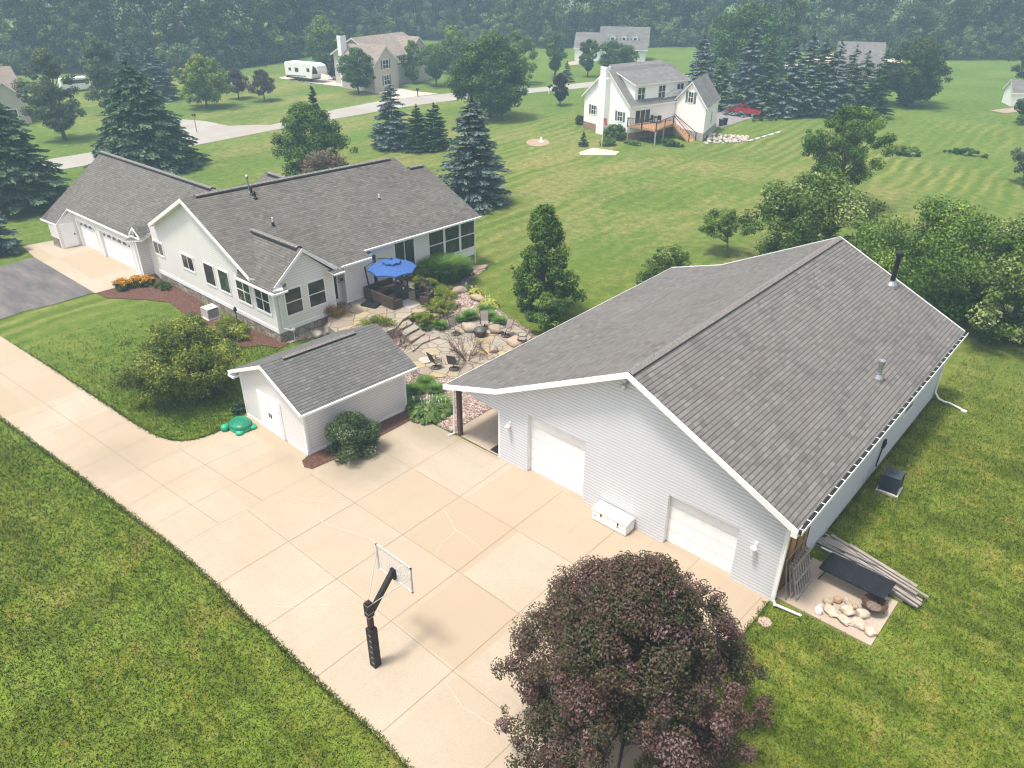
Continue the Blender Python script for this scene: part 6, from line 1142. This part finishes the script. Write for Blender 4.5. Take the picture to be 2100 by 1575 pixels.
# ---- near trees
rg = np.random.default_rng(11); pbs = Vector((-7.05, 13.25, 0)); t = empty('plum_tree', pbs, 'large purple leaved plum tree beside the concrete in the foreground', 'tree')
cen = envelope(rg, 270, 1.15, 6.5, 4.05, 'plum', .12, 1.0, 1.0); cen[:, 0] += -.1; rad = rg.uniform(.22, .74, 270)
for k in range(170):   # outer shoots
    a = rg.uniform(0, 6.28); u_ = rg.uniform(0, .97); rr_ = rg.uniform(3.5, 4.25)*max(.08, (1-u_**1.5)**.62); cen = np.vstack([cen, [rr_*math.cos(a), rr_*math.sin(a), 1.3+u_*5.6]]); rad = np.append(rad, rg.uniform(.14, .36))
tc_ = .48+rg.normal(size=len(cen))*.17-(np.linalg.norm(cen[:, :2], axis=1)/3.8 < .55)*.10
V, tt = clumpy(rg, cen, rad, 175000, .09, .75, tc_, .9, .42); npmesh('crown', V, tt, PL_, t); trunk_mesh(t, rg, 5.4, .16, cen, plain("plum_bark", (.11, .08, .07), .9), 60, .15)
cb_ = Vector((-36.6, 15.0, 0)); decid('spreading crabapple tree on the lawn beside the garden shed', cb_, 3.9, 3.35, CR_, 5, 'round', .16, 95, 34000, .13, .17, 'crabapple_tree', inner=.15, rx=.9, ry=1.0, nb=40, tv=.15, r=.11)
bush('round dense willow shrub against the long side of the garden shed', at(726, 925), 1.32, 1.3, 1.9, WL_, 7, 34000, .085, ncl=60, crad=.26)
decid('narrow upright pear tree on the lawn left of the outbuilding roof', at(1112, 640), 7.6, 2.7, G3_, 9, 'cone', .03, 130, 30000, .17, .18, 'pear_tree', nb=24, inner=.2)
decid('young bushy green tree tucked behind the outbuilding porch roof', at(1118, 682), 2.7, 1.1, G2_, 10, 'oval', .1, 26, 5000, .16, .3)
decid('small grey green tree behind the low corner of the outbuilding roof', at(1368, 590), 2.9, 2.2, G4_, 12, 'dome', .12, 46, 11000, .15, .22, inner=.2)
decid('small open fruit tree with bare lower trunk on the mown lawn', at(1492, 528), 3.5, 2.1, G2_, 13, 'dome', .5, 34, 6500, .16, .2, 'fruit_tree', inner=.2, lean=(-.7, .3), nb=24)
decid('broad leafy tree with pale leaf tips behind the outbuilding ridge', at(1655, 560), 7.3, 5.0, G4_, 14, 'round', .05, 90, 34000, .22, .2, inner=.25)
decid('tall open crowned tree rising behind the broad pale tipped tree', at(1712, 425), 9.2, 3.9, G3_, 15, 'vase', .16, 78, 22000, .2, .17, inner=.25, rx=1.0, nb=34)
decid('large bright green tree beside the far end of the outbuilding roof', at(1880, 640), 7.2, 5.2, G2_, 16, 'round', .04, 95, 36000, .2, .2, inner=.25)
decid('large green tree at the right edge beyond the outbuilding', at(2065, 690), 7.2, 4.4, G4_, 17, 'round', .03, 90, 34000, .2, .2, inner=.25)
decid('tree cut off by the right edge beside the far lawn', at(2115, 380), 4.0, 2.6, G5_, 18, 'round', .1, 30, 6000, .25, .25)
conifer('blue spruce standing beside the right end of the ranch house', at(972, 418), 9.7, 3.15, BS_, 21, dens=1.15, power=.62)
conifer('blue spruce on the lawn beyond the middle of the ranch house roof', at(808, 302), 7.4, 2.55, BS_, 22, power=.66)
conifer('green juniper right of the blue spruce beyond the roof', at(893, 306), 5.2, 1.7, EV_, 23, 'juniper_tree', dens=1.3, power=.6, droop=.02)
conifer('green juniper between the blue spruce and the other juniper', at(858, 308), 5.0, 1.7, EV_, 24, 'juniper_tree', dens=1.3, power=.6, droop=.02)
decid('big round dark green maple beside the street', at(1005, 243), 10.9, 5.2, G1_, 25, 'round', .11, 130, 32000, .34, .2, 'maple_tree', inner=.3)
decid('dense green tree directly behind the ranch house roof', at(648, 372), 7.4, 4.0, G1_, 26, 'round', .03, 70, 19000, .25, .22, inner=.3)
conifer('slim arborvitae poking up behind the dense tree', at(657, 330), 8.0, .8, EV_, 27, 'arborvitae', dens=1.3, power=.5, droop=-.3)
bush('brown half bare weeping shrub behind the ranch house ridge', at(668, 392), 2.4, 2.4, 3.9, BRN, 28, 9000, .22, 'weeping_shrub', ncl=50, crad=.25)
conifer('large shaggy green spruce behind the attached garage', at(308, 345), 10.9, 4.9, GS_, 29, dens=1.15, power=.62, spray=.46, droop=.3)
conifer('large dark spruce near the left edge beside the asphalt drive', at(38, 425), 10.2, 4.3, GS_, 30, dens=1.05, power=.6, spray=.46, droop=.25, h0=.12)
conifer('blue spruce cut by the left edge of the picture', at(-12, 520), 5.4, 2.0, BS_, 31, power=.6)
decid('tall oval grey green tree in front of the left edge house', at(133, 287), 10.6, 3.6, G5_, 32, 'oval', .14, 70, 19000, .26, .22, inner=.3)
decid('second oval grey green tree behind the shaggy spruce', at(228, 232), 10.4, 3.3, G5_, 33, 'oval', .08, 56, 12000, .32, .24)
conifer('pale blue spruce between the oval tree and the yellow green maple', at(328, 205), 8.0, 2.9, BS_, 34, power=.6)
conifer('smaller blue spruce behind the oval tree near the woods', at(282, 190), 9.0, 2.6, BS_, 35, power=.65)
decid('bright yellow green maple on the corner lawn', at(425, 221), 7.2, 3.9, YG_, 36, 'round', .14, 60, 12000, .34, .22, 'maple_tree')
decid('small purple brown tree next to the yellow green maple', at(490, 203), 4.4, 2.1, PB_, 37, 'dome', .3, 34, 5000, .26, .26, 'purple_tree')
decid('small purple brown tree nearest the street bend', at(543, 207), 4.6, 2.2, PB_, 38, 'dome', .3, 34, 5000, .26, .26, 'purple_tree')
decid('round green tree on the lawn in front of the camper drive', at(735, 192), 6.8, 3.2, G1_, 39, 'round', .2, 50, 9000, .32, .24)
decid('dark purple tree between the camper and the tan house', at(694, 163), 4.6, 2.6, PU_, 40, 'round', .08, 34, 5000, .32, .28, 'purple_tree')
decid('pale green tree behind the camper beside the tan house', at(668, 140), 9.5, 4.2, G2_, 41, 'round', .1, 60, 9000, .4, .24)
decid('narrow green tree in front of the tan house upper windows', at(848, 171), 7.2, 2.0, G2_, 42, 'oval', .12, 34, 6000, .3, .28)
decid('round green tree in front of the tan house right end', at(895, 177), 6.9, 3.2, G1_, 43, 'vase', .22, 50, 8500, .3, .24)
decid('tall green tree behind the tan house right end', at(930, 150), 8.2, 3.3, G2_, 44, 'round', .1, 44, 6500, .4, .26)
decid('small leaning green tree by the tan house entrance', at(803, 176), 3.1, 1.6, G2_, 45, 'dome', .25, 22, 3500, .26, .3)
decid('pale green tree peeking out right behind the big maple', at(1062, 172), 8.6, 3.4, G2_, 46, 'round', .1, 44, 6500, .4, .26)
decid('tall vase shaped pear tree beyond the dark purple tree', at(1138, 160), 7.8, 2.1, G1_, 47, 'vase', .18, 38, 6500, .3, .28, 'pear_tree')
conifer('small spruce right behind the dark purple tree', at(1162, 168), 3.4, 1.2, EV_, 48)
decid('dark purple lollipop tree by the street near the white house', at(1148, 216), 4.6, 1.55, PU_, 49, 'oval', .2, 40, 6500, .22, .3, 'purple_tree')
decid('pear tree left of centre before the distant white house', at(1205, 158), 6.6, 2.0, G1_, 50, 'vase', .2, 36, 6000, .3, .28, 'pear_tree')
decid('wide green tree covering the distant white house front', at(1252, 150), 5.6, 3.6, G1_, 51, 'vase', .12, 60, 9500, .3, .2)
decid('green tree at the right end of the distant white house', at(1285, 148), 4.6, 2.4, G1_, 52, 'dome', .2, 34, 5000, .3, .25)
decid('huge spreading dark green tree behind the spruce row', at(1520, 168), 13.0, 8.0, G1_, 53, 'dome', .1, 110, 18000, .5, .2, 'maple_tree', rx=1.1)
decid('tall loose pale green tree rising behind the spruce row', at(1600, 150), 16.5, 5.2, G5_, 54, 'cone', .15, 60, 8000, .5, .22)
SP = [(1430, 213, 9.6, 3.4, BF_), (1470, 224, 7.2, 2.8, GF_), (1526, 232, 11.6, 3.5, BF_), (1563, 236, 9.0, 2.9, GF_), (1604, 238, 10.4, 3.3, BF_), (1640, 236, 10.6, 3.2, BF_), (1668, 237, 9.6, 2.9, GF_), (1697, 238, 9.6, 3.1, BF_), (1728, 238, 8.6, 2.9, GF_), (1755, 238, 8.2, 2.8, GF_), (1790, 243, 8.6, 2.6, EV_)]
SPL = ['blue spruce at the left end of the long spruce row', 'short green spruce behind the white garage roof', 'tall blue spruce standing over the red pickup truck', 'green spruce just right of the red pickup truck', 'tall pale blue spruce behind the yellow green arborvitae', 'tall blue spruce in the middle of the spruce row', 'green spruce right of the middle of the spruce row', 'blue spruce in front of the hidden grey roof', 'dark spruce below the hidden grey roof', 'brownish green spruce left of the last evergreen', 'last dark evergreen in the row beside the round maple']
for k, (x, y, H_, r_, m_) in enumerate(SP): conifer(SPL[k], at(x, y), H_*1.06, r_*.8, m_, 60+k, group='spruces in the row behind the red pickup', power=.6, lev=int(H_*1.9), spray=.46, dens=.8)
conifer('slim yellow green arborvitae in front of the spruce row', at(1592, 238), 4.2, 1.05, LI_, 75, 'arborvitae', dens=1.2, power=.6, droop=-.2)
decid('dense round dark maple on the open lawn right of the spruces', at(1861, 217), 9.4, 5.2, DK_, 76, 'round', .13, 120, 26000, .36, .2, 'maple_tree', inner=.35)
decid('dark tree above the small white shed at the right edge', at(2098, 168), 7.5, 3.5, DK_, 77, 'round', .1, 40, 6000, .4, .26)
decid('dark green tree below the small white shed at the right edge', at(2104, 255), 4.6, 2.2, G1_, 78, 'round', .1, 30, 5000, .3, .28)
# ---- shrubs and plants
bush('rust and green rounded shrub at the sunroom corner', at(689, 656, .3), 1.0, .9, 1.1, RU_, 80, 6000, .07, z0=.2, ncl=40)
bush('low yellow green hedge behind the garden shed', at(772, 674, .4), 1.5, .95, .95, LI_, 81, 8000, .07, z0=.25, ncl=44, rz=.6)
for k, (px, py, sx, sy, h, lb) in enumerate(((852, 572, .9, .7, .7, 'yellow green hedge nearest the house behind the armchairs'), (886, 590, 1.2, .7, .7, 'yellow green hedge along the patio behind the side table'), (912, 610, 1.0, .8, .75, 'yellow green hedge at the outer bend of the patio'), (903, 632, 1.1, .7, .6, 'yellow green hedge in front of the gravel slope'), (872, 652, .9, .5, .45, 'low mixed hedge at the patio front corner'))):
    bush(lb, at(px, py+4, .5), sx*1.12, sy*1.2, h*1.15, LI_, 82+k, 7500, .075, z0=.45, ncl=36, group='hedge around the upper patio', rz=.5)
for k, (px, py, r_, h, lb) in enumerate(((880, 578, 1.1, 1.7, 'tall ornamental grass left of the grass cluster by the porch'), (905, 582, 1.2, 1.8, 'tall ornamental grass in the middle of the porch cluster'), (928, 580, 1.1, 1.7, 'tall ornamental grass right of the porch cluster'))):
    grasstuft(lb, at(px, py), r_, h, GRS, 90+k, 2600, z0=.3, group='tall ornamental grasses by the screened porch', wd=.02, spread=.8)
bush('low green shrub between the tall grasses and the lattice', at(952, 568), .9, .6, .7, G1_, 94, 3500, .09, z0=.1)
for k, (px, py, r_, h, m_, lb) in enumerate(((965, 655, .45, .65, GRS, 'bright grass tuft beside the cream boulder'), (905, 675, .45, .55, GRS, 'grass tuft between the broad boulder and a swivel chair'), (945, 660, .35, .4, GRS, 'small grass tuft above the orange boulder'), (872, 676, .35, .4, GRS, 'grass tuft left of the broad cream boulder'), (850, 808, .5, .55, GRS, 'grass clump against the shed corner'), (872, 792, .5, .55, GRS, 'grass clump below the dark backed swivel chair'), (893, 805, .45, .5, GRS, 'grass clump beside the porch roof corner'), (903, 835, .5, .6, GRS, 'grass clump behind the hostas by the porch post'), (1003, 655, .45, .6, GRS, 'grass tuft right of the camera facing chair'), (995, 640, .5, .5, GRS, 'grass below the yellow hostas'), (1025, 665, .5, .5, GRS, 'dark grass clump before the flat pinkish boulder'), (850, 832, .4, .45, GRS, 'grass clump behind the hosta on the shed side'), (842, 690-15, .3, .3, GRS, 'tiny grass tuft beside the stone steps'))):
    grasstuft(lb, at(px, py), r_, h, m_, 100+k, 700, 'daylily_clump', group='daylily and grass clumps around the patios', wd=.014, spread=1.1, flop=.3, z0=.03)
hosta('large green hosta in front between shed and porch post', at(878, 852), 1.0, .75, HO_, 120, 210); hosta('blue green hosta nearer the porch post', at(908, 846), .6, .5, HO_, 121, 100); hosta('green hosta against the shed wall corner', at(850, 840), .5, .5, HO_, 122, 80)
hosta('bright yellow hosta beside the long tan boulder', at(1003, 628), .7, .5, YH_, 123, 110, leaf=.22); hosta('pale variegated hosta at the top of the gravel slope', at(975, 603), .5, .4, YH_, 124, 70, leaf=.18); hosta('silvery hosta behind the reddish boulder', at(955, 596), .45, .35, HO_, 125, 60, leaf=.18)
twigs('bare twiggy shrub in front of the fire pit', at(958, 740), 16, 2.4, .75, 130); twigs('thin bare shrub beside the outbuilding roof edge', at(1005, 728), 6, 1.3, .9, 131); twigs('bare purple twigged shrub between shed roof and steps', at(812, 712), 22, 1.2, 1.1, 132, m=plain("purple_twig", (.19, .12, .12), .9)); twigs('small bent bare shrub behind the shed roof corner', at(846, 762), 4, .8, 1.3, 133); twigs('thorny purple twig bush below the low hedge', at(800, 696), 24, 1.1, 1.2, 134, m=plain("purple_twig2", (.21, .14, .13), .9))
bush('sprawling leafy shrub on the mulch before the stone base', at(478, 690), 1.5, 1.0, 1.15, CR_, 140, 6500, .1, ncl=44, crad=.26); bush('small leafy shrub beside the beige air conditioner', at(398, 672), .8, .7, .9, CR_, 141, 3500, .1); bush('low dark green plant beside the shed front corner', at(492, 845), .55, .5, .45, EV_, 142, 2500, .08)
for k, (px, py, sx, h, lb) in enumerate(((252, 592, .95, .75, 'orange flowering clump at the left of the flower bed'), (282, 586, .95, .7, 'orange flowering clump in the middle of the flower bed'), (303, 584, .7, .65, 'orange flowering clump beside the garage corner'))):
    rg = np.random.default_rng(150+k); b = bush(lb, at(px, py), sx, .6, h, ORA, 150+k, 3800, .08, 'flower_clump', 'flowers', group='orange flower clumps by the apron', up=.9, tv=.05)
    fo = b.children[0]; me = fo.data; cz = np.zeros(len(me.vertices)*3, np.float32); me.vertices.foreach_get('co', cz); z_ = cz.reshape(-1, 4, 3)[:, 0, 2]; tn = np.where((z_ > h*.62) & (rg.random(len(z_)) < .75), .8, .2)+rg.normal(size=len(z_))*.06; me.attributes['tint'].data.foreach_set('value', tn.astype(np.float32))
bush('low green perennial right of the orange flowers', at(338, 592), .9, .6, .45, G1_, 155, 2500, .08)
bush('overgrown green bush below the white house gable', at(1262, 285), 1.7, 1.4, 1.6, G1_, 160, 4000, .22, ncl=30); bush('bright lime bush below the white house', at(1248, 298), 1.1, 1.0, .9, G2_, 161, 2500, .2); bush('dark shrub bed below the wooden deck', at(1365, 298), 2.6, .8, .7, G1_, 162, 3500, .2); bush('low green bush at the walkout corner', at(1298, 297), 1.2, .7, .5, G2_, 163, 2000, .2); bush('dark ball shrub beside the white house left corner', at(1189, 255), .7, .7, 1.2, DK_, 164, 1800, .2)
bush('green garden weeds patch beyond the tall open tree', at(1858, 318), 2.2, 1.3, .9, G2_, 165, 3500, .22); bush('tall weeds island on the mown field', at(1980, 318), 2.6, .8, .7, G1_, 166, 3500, .22); bush('lime green weeds beside the tall open tree', at(1838, 312), 1.2, 1.0, .9, LI_, 167, 2000, .2)
conifer('tiny lone conifer on the white house lawn', at(1196, 300), 1.7, .55, EV_, 168, 'small_conifer', spray=.25, lev=10); conifer('tiny conifer left of the attached garage', at(112, 420), 1.1, .5, EV_, 169, 'small_conifer', spray=.25, lev=8)
bush('weedy green hedge behind the red pickup drive edge', at(1566, 248), 2.8, .5, .5, G1_, 170, 2500, .2, rz=.9)
# ---- forest
def forest():
    rg = np.random.default_rng(77); line = [at(*p) for p in ((-330, 175), (-60, 158), (120, 152), (300, 156), (440, 150), (585, 128), (700, 100), (860, 82), (1000, 90), (1110, 100), (1330, 98), (1450, 96), (1600, 106), (1720, 106), (1900, 124), (2110, 124), (2300, 128), (2600, 150))]
    sheet('forest_floor', [q+Vector((q.x, q.y, 0)).normalized()*(0) for q in line]+[q+Vector((q.x, q.y, 0)).normalized()*90 for q in reversed(line)], .05, m_mulch('leaf_litter', (.02, .022, .012), (.035, .04, .02), (.06, .06, .035)))
    Vs = []; Ts = []; seg = []; tot = 0
    for a, b in zip(line, line[1:]): seg.append((tot, a, b)); tot += (b-a).length
    trunk = MB()
    for row in range(5):
        s = rg.uniform(0, 3)
        while s < tot:
            i = max(k for k in range(len(seg)) if seg[k][0] <= s); a, b = seg[i][1], seg[i][2]; t_ = (s-seg[i][0])/(b-a).length; p = a.lerp(b, min(1, t_)); out = Vector((p.x, p.y, 0)).normalized(); p = p+out*(row*6.5+rg.uniform(-2, 2)+2)
            if row == 0: H_ = rg.uniform(4, 10); R_ = rg.uniform(2.4, 4)
            else: H_ = rg.uniform(13, 21)+row*1.2; R_ = rg.uniform(3.6, 6.2)
            nc = 24 if row else 14; cen = envelope(rg, nc, H_*(.12 if row else .05), H_*.95, R_*.85, rg.choice(['oval', 'round', 'vase', 'oval']), .35); cen += np.array([p.x, p.y, 0]); rad = rg.uniform(.6, 1.3, nc)*R_*.3
            tb = .42+rg.normal()*.2+(.16 if row == 0 else 0)
            nl = (2100 if row < 3 else 900) if row else 1300; V, tt = clumpy(rg, cen, rad, nl, .62 if row else .5, .5, tb+rg.normal(size=nc)*.09); Vs.append(V); Ts.append(tt)
            if row == 1 and rg.random() < .6: trunk.tube([(p.x, p.y, 0), (p.x+rg.normal()*.5, p.y, H_*.7)], [.3, .12], 5)
            s += (3.9 if row else 3.4)*rg.uniform(.75, 1.3)
    o = npmesh('forest', np.concatenate(Vs), np.concatenate(Ts), FO_); tag(o, 'hazy dense woods along the far edge of the lawns', kind='stuff')
    o2 = trunk.build('forest_trunks', BARK); o2.name = 'forest_edge_trunks'; tag(o2, 'dim trunks at the edge of the hazy woods', kind='stuff')  # bare tree trunks along the front of the woods
forest()
# ---- grass blades that roughen the near lawns and fray the paving edges
def in_poly(P, poly):
    x, y = P[:, 0], P[:, 1]; c = np.zeros(len(P), bool); j = len(poly)-1
    for i in range(len(poly)):
        xi, yi = poly[i]; xj, yj = poly[j]; c ^= ((yi > y) != (yj > y)) & (x < (xj-xi)*(y-yi)/(yj-yi+1e-9)+xi); j = i
    return c
def blades(name, polys, edges, n_area, n_edge, seed, label):
    rg = np.random.default_rng(seed); pts = []
    ar = [(max(p[0] for p in q)-min(p[0] for p in q))*(max(p[1] for p in q)-min(p[1] for p in q)) for q in polys]
    for q, a in zip(polys, ar):
        m = int(n_area*a/sum(ar)); P = np.stack([rg.uniform(min(p[0] for p in q), max(p[0] for p in q), m), rg.uniform(min(p[1] for p in q), max(p[1] for p in q), m)], 1); pts.append(P[in_poly(P, q)])
    tot = sum((Vector(b)-Vector(a)).length for e_ in edges for a, b in zip(e_, e_[1:]))
    for e_ in edges:
        for a, b in zip(e_, e_[1:]):
            a, b = Vector(a), Vector(b); m = int(n_edge*(b-a).length/tot)
            if m < 1: continue
            u = rg.random(m); d = (b-a).normalized(); nn_ = np.array([-d.y, d.x]); P = np.array([a[0], a[1]])+u[:, None]*np.array([b.x-a.x, b.y-a.y])+nn_*rg.normal(size=m)[:, None]*.05; pts.append(P)
    P = np.concatenate(pts); n = len(P); B = np.concatenate([P, np.full((n, 1), .0)], 1); an = rg.uniform(0, 6.28, n); keep = rg.random(n) < np.clip((52-np.linalg.norm(P, axis=1))/16, .0, 1); P, B, an = P[keep], B[keep], an[keep]; n = len(P); s = np.stack([np.cos(an), np.sin(an), np.zeros(n)], 1)*rg.uniform(.014, .03, n)[:, None]
    h = rg.uniform(.05, .12, n)[:, None]; T = B+np.array([0, 0, 1.])*h+rg.normal(size=(n, 3))*np.array([.05, .05, 0]); tp = T+s*.3
    V = np.stack([B-s, B+s, tp, T-s*.3], 1); o = npmesh(name, V, np.full(n, .5), GRASS); return tag(o, label, kind='stuff')
eL_ = [xy(*p) for p in EDGE]; lawnA = eL_+[(8, -2), (-12, -8), (-45, -8)]
blades('lawn_grass_blades', [lawnA], [eL_], 190000, 9000, 5, 'short grass blades on the lower lawn along the driveway')
lawnB = [xy(*p) for p in ((0, 689), (105, 755), (275, 868), (350, 903), (400, 902), (430, 893), (497, 862), (575, 714), (470, 702), (416, 661), (347, 620), (221, 611), (193, 601), (107, 625), (0, 655))]
blades('house_lawn_blades', [lawnB], [[xy(*p) for p in ((0, 689), (105, 755), (275, 868), (325, 896), (350, 903), (372, 905), (400, 902), (430, 893), (497, 862))], [xy(*p) for p in ((0, 655), (50, 638), (107, 625), (193, 600))]], 52000, 5000, 6, 'short grass blades on the lawn between house and driveway')
lawnC = [(-6.25, 0), (-6.25, 21.6), (-5.0, 21.9), (-2.6, 21.9), (-2.6, 25.2), (-6.2, 25.6), (-6.2, 54), (24, 54), (24, 20), (8, 0)]
blades('side_lawn_blades', [lawnC], [[(-6.3, 2), (-6.3, 21.5)], [(-6.2, 27), (-6.2, 41.4)]], 300000, 5000, 7, 'short grass blades on the lawn beside the outbuilding')
# ================================================================ HAZE
k = NT("haze_air"); pv = k.n('ShaderNodeVolumePrincipled', {'Color': (.52, .76, 1.0), 'Density': .0011, 'Anisotropy': .1}); k.t.links.new(pv.outputs[0], k.out.inputs['Volume'])
mb = MB(); mb.par((-420, -300, -1), (700, 0, 0), (0, 720, 0), (0, 0, 33)); hz_ = mb.build('haze', k.mat); tag(hz_, 'thin smoky summer haze over the whole neighbourhood', kind='stuff')
